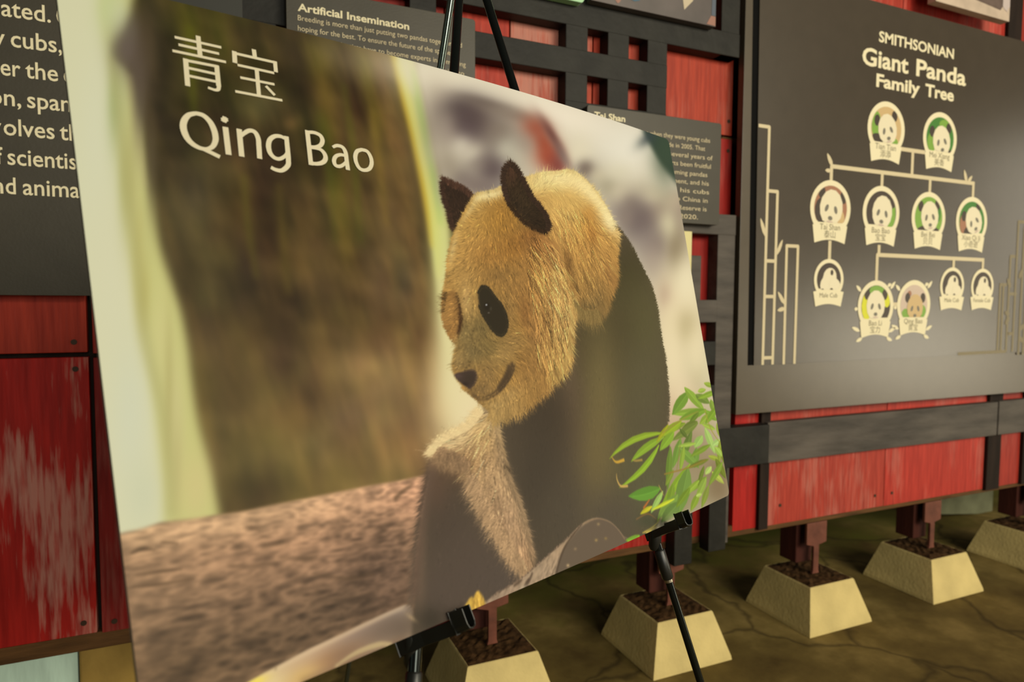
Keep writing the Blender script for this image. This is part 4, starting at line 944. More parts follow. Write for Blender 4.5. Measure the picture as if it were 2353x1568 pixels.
["B",210.2,623.4,0.005906,-0.002216,0.01058,13.6,10.1,[112,94,80],0.9],
["B",115.4,631.3,0.009357,-0.001624,0.02251,10.4,6.7,[216,176,110],0.9],
["M",None,0,False],
["L",[[82.1,617.8],[111.0,614.5],[150.6,611.2],[194.9,608.0],[218.7,607.3]],[1.1,1.47,1.47,1.47,1.1],[226,196,160],1.1,0.6],
["L",[[111.3,633.7],[138.0,634.5],[175.6,634.3],[212.6,633.6]],[3.33,3.7,3.7,2.96],[120,92,72],2.22,0.6],
["L",[[142.5,631.7],[164.0,628.1],[185.7,629.0],[198.6,632.6]],[0.76,1.91,2.29,1.14],[192,166,122],0.57,0.9],
["L",[[93.3,616.8],[94.2,615.8]],[0.98,0.98],[120,100,70],0.49,0.8],
["P",[[285.8,478.9],[272.5,499.8],[260.3,523.9],[248.6,552.8],[239.7,575.2],[230.8,604.6],[226.3,638.1],[252.8,635.1],[290.4,483.2]],[96,77,63],4.12,0.9,True],
["P",[[700.3,180.8],[731.9,213.7],[750.7,246.4],[766.2,272.6],[773.8,308.0],[769.8,357.5],[769.9,391.1],[764.9,423.5],[757.0,459.2],[742.5,490.3],[727.8,549.1],[698.4,589.1],[640.9,638.5],[576.9,641.9],[510.2,645.7],[389.0,637.5],[315.5,636.5],[280.2,635.7],[247.9,633.5],[221.7,636.6],[229.5,612.1],[238.5,587.0],[250.6,551.2],[261.3,524.1],[273.4,498.2],[284.7,478.7],[306.3,465.4],[336.9,454.7],[359.9,437.8],[379.3,432.3],[466.0,407.6],[534.7,347.3],[646.2,270.0]],[86,73,57],1.68,1,True],  # panda's dark body, lifted by a veil of glare painted into the print
["M",[[700.3,180.8],[731.9,213.7],[750.7,246.4],[766.2,272.6],[773.8,308.0],[769.8,357.5],[769.9,391.1],[764.9,423.5],[757.0,459.2],[742.5,490.3],[727.8,549.1],[698.4,589.1],[640.9,638.5],[576.9,641.9],[510.2,645.7],[389.0,637.5],[315.5,636.5],[280.2,635.7],[247.9,633.5],[221.7,636.6],[229.5,612.1],[238.5,587.0],[250.6,551.2],[261.3,524.1],[273.4,498.2],[284.7,478.7],[306.3,465.4],[336.9,454.7],[359.9,437.8],[379.3,432.3],[466.0,407.6],[534.7,347.3],[646.2,270.0]],1.68,True],
["B",702.8,267.3,0.0002855,0.0001934,0.0005621,67.6,48.2,[66,58,36],0.9],
["B",711.4,348.9,0.000269,9.07e-05,0.0003016,64.3,60.7,[94,88,54],0.9],
["B",627.8,361.0,0.0002467,7.502e-05,0.0003323,66.0,56.8,[74,64,40],0.9],
["B",564.1,371.9,0.0006907,0.0001932,0.0008302,39.4,35.9,[78,66,42],0.8],
["B",691.2,441.0,0.0003188,9.31e-05,0.0003323,58.5,57.2,[92,84,58],0.9],
["B",626.8,522.2,0.0002266,3.318e-05,0.0003659,66.9,52.6,[88,80,56],0.9],
["B",662.8,582.7,0.0002815,4.713e-06,0.0005838,59.6,41.4,[92,90,62],0.9],
["B",583.4,433.1,0.001102,0.0003493,0.0003126,37.5,70.4,[112,98,62],0.85],
["B",518.9,428.2,0.002638,0.0004491,0.0004679,21.3,50.5,[104,84,64],0.75],
["B",543.9,521.9,0.0009394,0.0002843,0.0003252,38.0,64.7,[112,96,60],0.75],
["B",459.7,456.0,0.0006297,0.0001107,0.000762,40.4,36.7,[66,54,41],0.9],
["B",431.0,525.3,0.000803,0.0001863,0.0003918,37.4,53.6,[68,58,46],0.95],
["B",454.9,575.8,0.0009599,0.0001333,0.0008796,32.6,34.1,[78,68,54],0.9],
["B",547.6,595.2,0.0004614,-0.0001297,0.001361,47.2,27.5,[84,74,60],0.85],
["B",286.7,544.5,0.001254,0.0002151,0.0005154,29.3,45.7,[74,61,50],0.9],
["B",309.1,593.3,0.0008181,-1.036e-05,0.0008831,35.0,33.7,[84,70,60],0.9],
["B",264.4,610.5,0.001482,-0.0001448,0.001751,26.1,24.0,[84,70,60],0.9],
["B",345.5,620.7,0.001163,-0.0006048,0.003213,30.9,18.6,[84,71,62],0.9],
["B",278.8,507.9,0.00571,0.0007655,0.003565,13.4,17.0,[92,70,56],0.8],
["B",243.6,576.2,0.03736,0.00875,0.002614,11.1,42.1,[112,90,72],0.6],
["B",316.4,496.4,0.001857,-0.000423,0.005359,23.4,13.8,[96,72,52],0.8],
["M",None,0,False],
["F",[[700.3,180.8],[731.9,213.7],[750.7,246.4],[766.2,272.6],[773.8,308.0],[769.8,357.5],[769.9,391.1],[764.9,423.5],[757.0,459.2],[742.5,490.3],[727.8,549.1],[698.4,589.1],[640.9,638.5],[576.9,641.9],[510.2,645.7],[389.0,637.5],[315.5,636.5],[280.2,635.7],[247.9,633.5],[221.7,636.6],[229.5,612.1],[238.5,587.0],[250.6,551.2],[261.3,524.1],[273.4,498.2],[284.7,478.7],[306.3,465.4],[336.9,454.7],[359.9,437.8],[379.3,432.3],[466.0,407.6],[534.7,347.3],[646.2,270.0]],7000,9.68,[[711.9,239.1,0.49,0.87],[715.5,442.7,0.02,1.0],[603.4,434.6,-0.16,0.99],[453.5,476.7,-0.29,0.96],[297.6,546.8,-0.48,0.87],[453.4,605.8,-0.16,0.99],[251.6,618.8,-0.37,0.93]],0.1,0.22,0.15,[0,0,0]],
["E",[[700.3,180.8],[731.9,213.7],[750.7,246.4],[766.2,272.6],[773.8,308.0],[769.8,357.5],[769.9,391.1],[764.9,423.5],[757.0,459.2],[742.5,490.3]],1500,8.57,[[721.0,210.4,0.9,-0.44],[763.6,306.8,1.0,-0.08],[766.5,411.8,0.98,0.2],[745.8,485.2,0.97,0.25]],None,0.1,0.45,0.2,3.81,3.81],
["E",[[284.1,476.8],[271.9,497.5],[259.1,521.9],[249.2,545.9],[239.6,569.1],[232.2,592.0],[226.5,608.0]],420,15.5,[[280.6,477.2,-0.95,0.3],[260.2,517.4,-0.86,0.51],[238.8,575.0,-0.85,0.52],[227.6,611.5,-0.83,0.56]],None,0.12,0.22,0.25,10.03,2.74],
["L",[[285.4,480.6],[272.4,502.4],[260.3,526.0],[249.6,553.1],[240.2,575.3],[231.2,604.8]],[2.76,4.14,4.6,4.6,4.6,3.68],[100,78,64],3.68,0.8],
["B",307.0,486.7,0.003169,-0.004314,0.01725,21.9,9.4,[120,92,66],0.6],
["B",284.8,483.2,0.01298,-0.001014,0.02612,8.8,6.2,[128,98,72],0.6],
["P",[[371.7,435.5],[378.0,442.2],[378.1,477.1],[381.5,514.4],[388.8,542.5],[392.2,574.6],[392.0,601.7],[393.5,618.1],[377.3,619.4],[364.1,603.1],[355.0,587.9],[349.5,574.7],[339.7,554.1],[330.7,531.2],[324.4,507.9],[317.3,492.9],[301.1,486.7],[285.8,478.9],[283.6,474.0],[303.2,464.0],[338.0,455.3],[358.6,440.2]],[174,140,102],5.94,0.95,True],
["M",[[371.7,435.5],[378.0,442.2],[378.1,477.1],[381.5,514.4],[388.8,542.5],[392.2,574.6],[392.0,601.7],[393.5,618.1],[377.3,619.4],[364.1,603.1],[355.0,587.9],[349.5,574.7],[339.7,554.1],[330.7,531.2],[324.4,507.9],[317.3,492.9],[301.1,486.7],[285.8,478.9],[283.6,474.0],[303.2,464.0],[338.0,455.3],[358.6,440.2]],5.94,True],
["B",357.1,445.9,0.003567,0.0001166,0.007438,16.7,11.6,[222,190,136],1],
["B",324.6,464.1,0.003095,0.003729,0.02283,20.1,7.4,[226,196,144],1],
["B",361.2,465.0,0.005816,0.00094,0.005061,13.3,14.3,[190,152,98],0.9],
["B",343.8,486.7,0.00287,-0.0002629,0.006733,18.7,12.2,[160,124,82],0.9],
["B",314.0,482.2,0.00315,-0.004295,0.03264,19.7,6.1,[150,110,74],0.8],
["B",363.9,509.0,0.005814,-0.001084,0.002025,13.8,23.4,[184,148,106],0.9],
["B",373.0,553.7,0.007084,-0.0006902,0.001337,12.2,28.1,[184,148,112],0.9],
["B",382.9,598.5,0.01116,-1.822e-05,0.002952,9.5,18.4,[168,130,96],0.9],
["B",356.4,550.3,0.01255,-0.00122,0.003068,9.1,18.4,[140,108,80],0.6],
["B",292.5,474.5,0.0129,0.004084,0.04957,8.9,4.6,[204,172,126],0.8],
["M",None,0,False],
["F",[[371.7,435.5],[378.0,442.2],[378.1,477.1],[381.5,514.4],[388.8,542.5],[392.2,574.6],[392.0,601.7],[393.5,618.1],[377.3,619.4],[364.1,603.1],[355.0,587.9],[349.5,574.7],[339.7,554.1],[330.7,531.2],[324.4,507.9],[317.3,492.9],[301.1,486.7],[285.8,478.9],[283.6,474.0],[303.2,464.0],[338.0,455.3],[358.6,440.2]],4200,18.35,[[357.3,445.0,-0.99,0.13],[312.7,463.5,-0.99,-0.13],[286.5,475.8,-0.97,-0.23],[336.5,490.3,-0.72,0.69],[341.5,519.3,-0.63,0.77],[352.7,549.5,-0.27,0.96],[365.3,575.6,0.07,1.0],[383.6,608.0,0.14,0.99],[368.9,466.0,-0.38,0.92],[375.5,515.8,0.0,1.0],[385.5,565.9,0.0,1.0]],0.16,0.36,0.15,[22,20,16]],
["F",[[371.7,435.5],[378.0,442.2],[378.1,477.1],[381.5,514.4],[388.8,542.5],[392.2,574.6],[392.0,601.7],[393.5,618.1],[377.3,619.4],[364.1,603.1],[355.0,587.9],[349.5,574.7],[339.7,554.1],[330.7,531.2],[324.4,507.9],[317.3,492.9],[301.1,486.7],[285.8,478.9],[283.6,474.0],[303.2,464.0],[338.0,455.3],[358.6,440.2]],500,25.9,[[357.3,445.0,-0.99,0.13],[312.7,463.5,-0.99,-0.13],[286.5,475.8,-0.97,-0.23],[336.5,490.3,-0.72,0.69],[341.5,519.3,-0.63,0.77],[352.7,549.5,-0.27,0.96],[365.3,575.6,0.07,1.0],[383.6,608.0,0.14,0.99],[368.9,466.0,-0.38,0.92],[375.5,515.8,0.0,1.0],[385.5,565.9,0.0,1.0]],0.28,0.42,0.2,[36,32,26]],
["E",[[323.5,506.9],[330.9,530.3],[339.9,553.3],[351.0,574.1],[357.3,589.4],[367.7,604.9],[379.4,617.2]],900,24.53,[[330.6,512.7,-0.82,0.57],[340.4,546.9,-0.75,0.66],[356.5,582.8,-0.53,0.85],[381.0,616.7,0.0,1.0]],[172,138,102],0.2,0.32,0.25,3.2,13.87],
["E",[[378.0,442.2],[378.1,477.1],[381.5,514.4],[388.8,542.5],[392.2,574.6],[392.0,601.7]],1200,14.83,[[375.4,466.8,0.36,0.93],[388.9,566.6,0.45,0.89]],None,0.14,0.45,0.2,3.42,2.28],
["E",[[362.9,438.6],[338.3,454.4],[303.4,463.2],[282.3,474.7]],1200,13.67,[[356.1,439.9,-0.83,-0.55],[326.1,458.2,-0.89,-0.45],[287.1,473.6,-0.99,-0.11]],[228,198,146],0.1,0.4,0.3,3.15,2.1],
["E",[[288.8,475.7],[307.6,484.0],[328.6,496.6]],420,22.49,[[291.5,478.8,-0.35,0.94],[317.5,492.0,-0.37,0.93]],[140,110,80],0.2,0.25,0.3,3.07,10.22],
["P",[[498.1,147.0],[513.6,135.3],[549.3,122.7],[585.9,114.1],[612.7,108.3],[637.3,114.4],[657.4,125.9],[672.9,141.6],[688.0,160.5],[697.2,180.8],[692.2,205.3],[676.7,227.6],[675.2,248.5],[663.4,269.8],[648.5,288.1],[629.1,311.1],[610.1,321.1],[590.9,321.3],[570.9,314.4],[544.7,330.9],[461.0,330.8],[455.1,243.3]],[192,147,81],1.61,1,True],
["M",[[498.1,147.0],[513.6,135.3],[549.3,122.7],[585.9,114.1],[612.7,108.3],[637.3,114.4],[657.4,125.9],[672.9,141.6],[688.0,160.5],[697.2,180.8],[692.2,205.3],[676.7,227.6],[675.2,248.5],[663.4,269.8],[648.5,288.1],[629.1,311.1],[610.1,321.1],[590.9,321.3],[570.9,314.4],[544.7,330.9],[461.0,330.8],[455.1,243.3]],1.61,True],
["B",566.2,135.1,0.0008945,0.0025,0.01043,58.2,17.1,[222,196,128],1],
["B",627.8,134.0,0.002093,0.0008215,0.005362,22.5,14.1,[224,194,131],1],
["B",664.3,150.1,0.002257,-0.0009552,0.003174,22.5,19.0,[236,216,157],1],
["B",687.4,179.2,0.006355,-0.001186,0.004983,12.8,14.5,[234,214,161],1],
["B",583.6,122.5,0.001151,0.003586,0.01777,48.4,12.3,[230,205,141],1],
["B",594.8,158.9,0.001258,0.0008813,0.004466,30.4,16.1,[211,171,98],0.9],
["B",629.7,180.2,0.004191,0.003103,0.004061,23.4,23.8,[189,138,68],0.9],
["B",631.5,200.5,0.007423,0.003098,0.01025,12.4,10.6,[158,106,50],0.8],
["B",563.4,170.2,0.002429,0.001428,0.006785,21.7,13.0,[207,166,96],0.9],
["B",666.3,218.0,0.004525,0.001726,0.004545,16.1,16.0,[201,151,81],0.9],
["B",598.1,223.5,0.002053,0.0009555,0.004698,23.2,15.3,[176,128,68],0.8],
["B",559.9,207.2,0.005256,0.001797,0.003884,15.0,17.5,[186,138,77],0.8],
["B",623.0,241.7,0.001373,0.0007052,0.004544,28.1,15.5,[171,126,67],0.8],
["B",654.9,254.9,0.006588,0.002299,0.004906,13.5,15.6,[149,106,59],0.9],
["B",604.5,277.4,0.00142,0.0006226,0.004761,27.3,14.9,[139,104,57],0.9],
["B",620.2,301.4,0.002588,0.0009226,0.004846,20.4,14.9,[117,92,55],0.9],
["B",568.6,250.0,0.02972,0.002891,0.002425,6.2,21.6,[115,81,44],0.8],
["B",571.6,288.3,0.01866,0.001981,0.002989,7.6,19.0,[108,81,45],0.8],
["B",589.4,314.2,0.001984,0.0007682,0.01107,22.8,9.6,[97,81,51],0.9],
["M",None,0,False],
["F",[[498.1,147.0],[513.6,135.3],[549.3,122.7],[585.9,114.1],[612.7,108.3],[637.3,114.4],[657.4,125.9],[672.9,141.6],[688.0,160.5],[697.2,180.8],[692.2,205.3],[676.7,227.6],[675.2,248.5],[663.4,269.8],[648.5,288.1],[629.1,311.1],[610.1,321.1],[590.9,321.3],[570.9,314.4],[544.7,330.9],[461.0,330.8],[455.1,243.3]],7000,17.7,[[548.6,125.3,0.46,-0.89],[612.5,109.1,0.67,-0.75],[672.3,143.8,0.92,-0.38],[696.7,180.9,1.0,-0.05],[683.5,216.6,0.83,0.55],[671.8,253.9,0.66,0.75],[642.0,295.9,0.32,0.95],[598.5,321.2,0.0,1.0],[572.7,161.6,0.42,0.91],[620.3,186.3,0.31,0.95],[569.3,235.5,0.15,0.99],[595.3,270.4,0.23,0.97]],0.13,0.38,0.15,[18,13,3]],
["F",[[535.6,173.4],[607.8,164.9],[663.4,187.0],[686.9,205.8],[671.8,253.9],[637.9,296.0],[599.3,318.8],[565.8,283.7],[554.3,227.0]],1300,26.01,[[548.6,125.3,0.46,-0.89],[612.5,109.1,0.67,-0.75],[672.3,143.8,0.92,-0.38],[696.7,180.9,1.0,-0.05],[683.5,216.6,0.83,0.55],[671.8,253.9,0.66,0.75],[642.0,295.9,0.32,0.95],[598.5,321.2,0.0,1.0],[572.7,161.6,0.42,0.91],[620.3,186.3,0.31,0.95],[569.3,235.5,0.15,0.99],[595.3,270.4,0.23,0.97]],0.28,0.5,0.2,[38,31,18]],
["E",[[696.4,191.6],[678.0,227.5],[675.2,248.5],[663.4,269.8],[648.5,288.1],[628.3,311.1],[607.8,322.4],[587.2,321.4],[570.9,314.4]],2600,21.73,[[548.6,125.3,0.46,-0.89],[612.5,109.1,0.67,-0.75],[672.3,143.8,0.92,-0.38],[696.7,180.9,1.0,-0.05],[683.5,216.6,0.83,0.55],[671.8,253.9,0.66,0.75],[642.0,295.9,0.32,0.95],[598.5,321.2,0.0,1.0],[572.7,161.6,0.42,0.91],[620.3,186.3,0.31,0.95],[569.3,235.5,0.15,0.99],[595.3,270.4,0.23,0.97]],None,0.15,0.5,0.2,6.69,6.69],
["E",[[510.0,137.0],[549.3,122.7],[585.9,114.1],[612.7,108.3],[637.3,114.4],[672.9,141.6],[697.2,180.8]],1100,5.72,[[510.3,128.7,0.36,-0.93],[628.2,124.4,0.62,-0.78],[687.4,171.7,0.97,-0.22]],None,0.06,0.45,0.2,3.27,2.45],
["M",[[498.1,147.0],[513.6,135.3],[549.3,122.7],[585.9,114.1],[612.7,108.3],[637.3,114.4],[657.4,125.9],[672.9,141.6],[688.0,160.5],[697.2,180.8],[692.2,205.3],[676.7,227.6],[675.2,248.5],[663.4,269.8],[648.5,288.1],[629.1,311.1],[610.1,321.1],[590.9,321.3],[570.9,314.4],[544.7,330.9],[461.0,330.8],[455.1,243.3]],2.41,True],
["B",615.6,124.2,0.0006323,0.0006217,0.01191,40.8,9.4,[252,230,170],0.5],
["B",658.8,141.6,0.004355,-0.003353,0.006977,19.1,15.1,[252,230,170],0.65],
["B",683.9,174.3,0.01074,-0.002342,0.007468,10.0,12.0,[252,230,170],0.6],
["M",None,0,False],
["P",[[370.6,159.0],[379.7,162.0],[396.5,166.5],[406.9,171.9],[411.8,179.3],[405.9,187.9],[395.4,202.7],[379.9,219.5],[373.5,219.7],[372.1,210.7],[371.9,195.8],[369.3,180.4]],[50,35,25],0.74,1,False],
["E",[[370.6,159.0],[379.7,162.0],[396.5,166.5],[406.9,171.9],[411.8,179.3]],900,10.67,[[370.0,156.0,-0.12,-0.99],[396.7,168.4,0.49,-0.87],[415.0,177.7,0.88,-0.48]],[72,48,36],0.2,0.5,0.2,2.51,3.14],
["E",[[370.6,159.0],[369.3,180.4],[371.9,195.8],[372.1,210.7],[373.5,219.7]],800,8.5,[[368.9,160.7,-0.96,0.29],[368.4,205.3,-0.95,0.32]],[60,41,30],0.2,0.5,0.2,2.43,3.03],
["F",[[370.6,159.0],[379.7,162.0],[396.5,166.5],[406.9,171.9],[411.8,179.3],[405.9,187.9],[395.4,202.7],[379.9,219.5],[373.5,219.7],[372.1,210.7],[371.9,195.8],[369.3,180.4]],500,6.19,[[380.3,181.8,-0.0,-1.0]],0.25,0.35,0.1,[0,0,0]],
["P",[[356.2,259.9],[361.6,247.2],[370.1,232.1],[380.8,216.5],[393.5,201.4],[409.0,184.5],[418.8,171.6],[435.1,166.0],[453.1,161.4],[467.8,154.4],[486.1,146.3],[511.0,145.3],[524.2,167.5],[529.5,195.7],[541.1,213.7],[556.4,231.6],[562.2,260.0],[569.4,283.6],[567.3,302.6],[556.6,316.9],[548.8,333.3],[541.2,353.9],[533.7,374.1],[519.5,389.2],[504.4,397.2],[485.7,405.9],[463.6,417.1],[439.8,427.0],[414.2,436.4],[388.7,440.2],[373.4,438.7],[364.3,429.7],[351.3,417.5],[340.3,408.3],[332.2,395.9],[330.6,385.4],[334.2,376.2],[338.9,366.8],[343.1,359.3],[337.8,347.6],[333.6,335.9],[334.4,320.3],[339.1,304.6],[346.1,288.6],[352.4,272.2]],[165,124,65],0.89,1,True],
["M",[[356.2,259.9],[361.6,247.2],[370.1,232.1],[380.8,216.5],[393.5,201.4],[409.0,184.5],[418.8,171.6],[435.1,166.0],[453.1,161.4],[467.8,154.4],[486.1,146.3],[511.0,145.3],[524.2,167.5],[529.5,195.7],[541.1,213.7],[556.4,231.6],[562.2,260.0],[569.4,283.6],[567.3,302.6],[556.6,316.9],[548.8,333.3],[541.2,353.9],[533.7,374.1],[519.5,389.2],[504.4,397.2],[485.7,405.9],[463.6,417.1],[439.8,427.0],[414.2,436.4],[388.7,440.2],[373.4,438.7],[364.3,429.7],[351.3,417.5],[340.3,408.3],[332.2,395.9],[330.6,385.4],[334.2,376.2],[338.9,366.8],[343.1,359.3],[337.8,347.6],[333.6,335.9],[334.4,320.3],[339.1,304.6],[346.1,288.6],[352.4,272.2]],0.89,True],
["B",433.8,171.6,0.004282,0.008587,0.03043,23.2,8.7,[217,196,140],1],
["B",458.4,162.8,0.008867,0.01222,0.03366,15.0,7.7,[221,199,144],0.9],
["B",413.7,187.2,0.00748,0.004826,0.01229,13.4,10.4,[198,162,96],0.9],
["B",388.0,218.0,0.005862,0.003192,0.006228,15.4,14.9,[192,153,85],1],
["B",368.1,248.9,0.01023,0.003896,0.005008,11.8,16.8,[190,151,86],1],
["B",412.0,215.9,0.002223,0.0009172,0.004448,22.2,15.7,[182,139,73],0.9],
["B",448.1,203.7,0.002551,0.0009401,0.003264,20.9,18.5,[165,121,56],0.95],
["B",469.5,187.9,0.004671,0.001758,0.005589,15.6,14.2,[158,113,51],0.9],
["B",387.5,251.9,0.00311,0.0009618,0.003719,18.7,17.1,[184,141,77],0.9],
["B",425.3,249.6,0.001643,0.0006169,0.003431,25.5,17.7,[160,115,58],0.9],
["B",469.5,233.4,0.001786,0.0006929,0.003196,24.7,18.5,[150,104,48],0.95],
["B",504.5,216.8,0.004085,0.001723,0.007683,16.4,12.0,[119,78,38],0.8],
["B",520.2,229.6,0.002665,0.001113,0.005262,20.3,14.4,[156,106,59],0.8],
["B",535.0,247.4,0.002494,0.0008801,0.00302,21.1,19.2,[182,132,77],0.9],
["B",491.7,263.7,0.002114,0.0006997,0.00256,22.8,20.7,[160,115,61],0.9],
["B",374.2,285.7,0.004394,0.001219,0.005117,15.6,14.5,[175,136,77],0.9],
["B",429.8,275.3,0.002025,0.0008701,0.008764,22.7,10.9,[139,104,57],0.9],
["B",458.7,296.1,0.001796,0.0005654,0.003405,24.2,17.6,[149,109,59],0.9],
["B",522.8,289.8,0.002539,0.0007769,0.001772,21.3,25.5,[192,145,86],0.9],
["B",491.7,308.7,0.006327,0.001822,0.002982,13.9,20.2,[163,117,65],0.8],
["B",463.4,322.2,0.0124,0.003437,0.004259,10.2,17.4,[135,93,50],0.8],
["B",546.0,303.1,0.005225,0.001605,0.003335,15.0,18.8,[192,145,88],0.9],
["B",521.5,340.0,0.003578,0.001045,0.001933,18.2,24.8,[194,151,90],0.95],
["B",486.6,348.5,0.004047,0.001122,0.002906,16.6,19.6,[149,108,61],0.9],
["B",467.0,352.5,0.01607,0.004447,0.005683,8.9,15.0,[124,87,49],0.6],
["B",498.0,375.1,0.001959,0.0004216,0.004426,22.8,15.2,[179,138,79],0.9],
["B",373.8,318.3,0.00627,0.001565,0.003411,13.4,18.2,[175,138,80],0.9],
["B",371.7,306.2,0.03964,0.009827,0.009148,5.9,12.2,[192,154,97],0.7],
["B",359.4,346.1,0.006579,0.001514,0.005657,12.7,13.7,[136,113,70],0.9],
["B",386.1,340.6,0.004123,0.0009773,0.005261,15.9,14.1,[116,96,58],0.95],
["B",395.0,367.1,0.00176,0.0002734,0.005149,23.9,14.0,[119,98,57],0.95],
["B",363.4,369.8,0.004475,0.0008222,0.007538,15.1,11.6,[121,100,62],0.95],
["B",341.7,378.5,0.0259,0.005483,0.01868,6.4,7.6,[155,126,78],0.9],
["B",349.8,384.6,0.01897,0.000882,0.069,7.3,3.8,[93,75,50],0.5],
["B",428.6,364.1,0.003075,0.00203,0.009165,19.5,11.3,[153,119,69],0.9],
["B",408.3,377.7,0.005403,0.00404,0.01376,15.4,9.6,[155,122,71],0.9],
["B",379.5,396.1,0.006016,0.0009042,0.0108,13.0,9.7,[140,109,65],0.9],
["B",367.5,412.8,0.004434,-0.000211,0.01713,15.0,7.6,[123,96,60],0.9],
["B",406.7,423.8,0.00255,0.00347,0.01536,23.8,9.7,[166,132,80],0.95],
["B",382.6,433.4,0.004405,-0.002706,0.03976,15.4,5.1,[168,136,84],0.95],
["B",446.3,404.4,0.00236,0.000361,0.004934,20.7,14.3,[156,117,65],0.9],
["B",470.0,384.7,0.002948,0.0006409,0.004733,18.7,14.8,[152,111,61],0.9],
["B",440.5,383.3,0.01316,0.003373,0.007441,9.3,12.3,[139,102,55],0.7],
["B",408.3,305.6,0.003839,0.001373,0.02568,16.3,6.3,[130,102,59],0.7],
["B",434.3,322.2,0.01382,0.003704,0.003733,9.9,19.1,[139,106,61],0.7],
["P",[[341.4,302.6],[349.2,298.1],[357.7,296.7],[358.8,306.3],[359.8,318.3],[357.9,330.3],[352.1,342.0],[342.1,357.3],[337.6,346.6],[333.6,335.9],[334.9,320.3]],[146,104,56],1.71,0.9,True],
["B",342.2,322.3,0.01801,0.004276,0.008877,7.9,11.3,[168,124,68],0.8],
["L",[[358.2,298.7],[359.3,308.3],[359.3,320.3],[357.4,330.3],[353.1,340.1],[348.3,347.8]],[0.86,2.01,2.3,2.59,2.01,0.86],[62,40,22],0.69,0.95],
["L",[[347.3,347.8],[343.5,355.4],[341.0,362.1]],[1.68,1.68,1.12],[190,150,90],1.12,0.6],
["M",None,0,False],
["F",[[356.2,259.9],[380.8,216.5],[418.8,171.6],[466.8,158.3],[524.2,167.5],[541.1,213.7],[562.2,260.0],[565.8,295.6],[541.2,353.9],[505.1,395.1],[440.5,424.6],[389.3,437.9],[364.8,427.9],[340.7,406.9],[332.9,385.6],[343.1,359.3],[335.4,335.9],[340.9,302.6]],13000,7.6,[[434.9,166.9,-0.13,-0.99],[393.8,204.6,-0.85,-0.53],[360.6,249.3,-1.0,0.06],[343.8,300.6,-0.97,0.25],[335.4,326.2,-0.94,0.35],[337.9,364.9,-0.9,0.44],[332.2,383.6,-0.96,0.27],[404.5,225.2,-0.68,0.73],[440.6,211.1,-0.0,1.0],[388.6,268.6,-0.59,0.81],[437.7,255.4,0.13,0.99],[479.3,241.7,0.39,0.92],[517.5,239.1,0.51,0.86],[544.6,260.9,0.41,0.91],[561.5,298.1,0.15,0.99],[517.5,296.8,0.28,0.96],[470.1,298.0,0.27,0.96],[537.8,353.8,0.08,1.0],[507.7,342.1,0.0,1.0],[479.2,352.7,-0.07,1.0],[513.6,388.9,0.0,1.0],[480.4,402.3,-0.0,1.0],[434.2,426.1,-0.14,0.99],[389.8,436.1,-0.38,0.92],[391.3,340.7,0.36,0.93],[363.3,340.2,-0.24,0.97],[346.5,378.7,-0.45,0.89],[407.2,361.4,0.91,0.41],[436.0,358.1,0.99,0.1],[376.0,399.8,0.47,0.88],[396.6,381.2,0.95,0.31],[413.7,418.4,0.37,0.93],[361.1,418.0,-0.56,0.83]],0.15,0.42,0.12,[14,10,0]],
["F",[[356.2,259.9],[380.8,216.5],[418.8,171.6],[466.8,158.3],[524.2,167.5],[541.1,213.7],[562.2,260.0],[565.8,295.6],[541.2,353.9],[505.1,395.1],[440.5,424.6],[389.3,437.9],[364.8,427.9],[340.7,406.9],[332.9,385.6],[343.1,359.3],[335.4,335.9],[340.9,302.6]],3000,11.4,[[434.9,166.9,-0.13,-0.99],[393.8,204.6,-0.85,-0.53],[360.6,249.3,-1.0,0.06],[343.8,300.6,-0.97,0.25],[335.4,326.2,-0.94,0.35],[337.9,364.9,-0.9,0.44],[332.2,383.6,-0.96,0.27],[404.5,225.2,-0.68,0.73],[440.6,211.1,-0.0,1.0],[388.6,268.6,-0.59,0.81],[437.7,255.4,0.13,0.99],[479.3,241.7,0.39,0.92],[517.5,239.1,0.51,0.86],[544.6,260.9,0.41,0.91],[561.5,298.1,0.15,0.99],[517.5,296.8,0.28,0.96],[470.1,298.0,0.27,0.96],[537.8,353.8,0.08,1.0],[507.7,342.1,0.0,1.0],[479.2,352.7,-0.07,1.0],[513.6,388.9,0.0,1.0],[480.4,402.3,-0.0,1.0],[434.2,426.1,-0.14,0.99],[389.8,436.1,-0.38,0.92],[391.3,340.7,0.36,0.93],[363.3,340.2,-0.24,0.97],[346.5,378.7,-0.45,0.89],[407.2,361.4,0.91,0.41],[436.0,358.1,0.99,0.1],[376.0,399.8,0.47,0.88],[396.6,381.2,0.95,0.31],[413.7,418.4,0.37,0.93],[361.1,418.0,-0.56,0.83]],0.22,0.45,0.12,[20,14,4]],
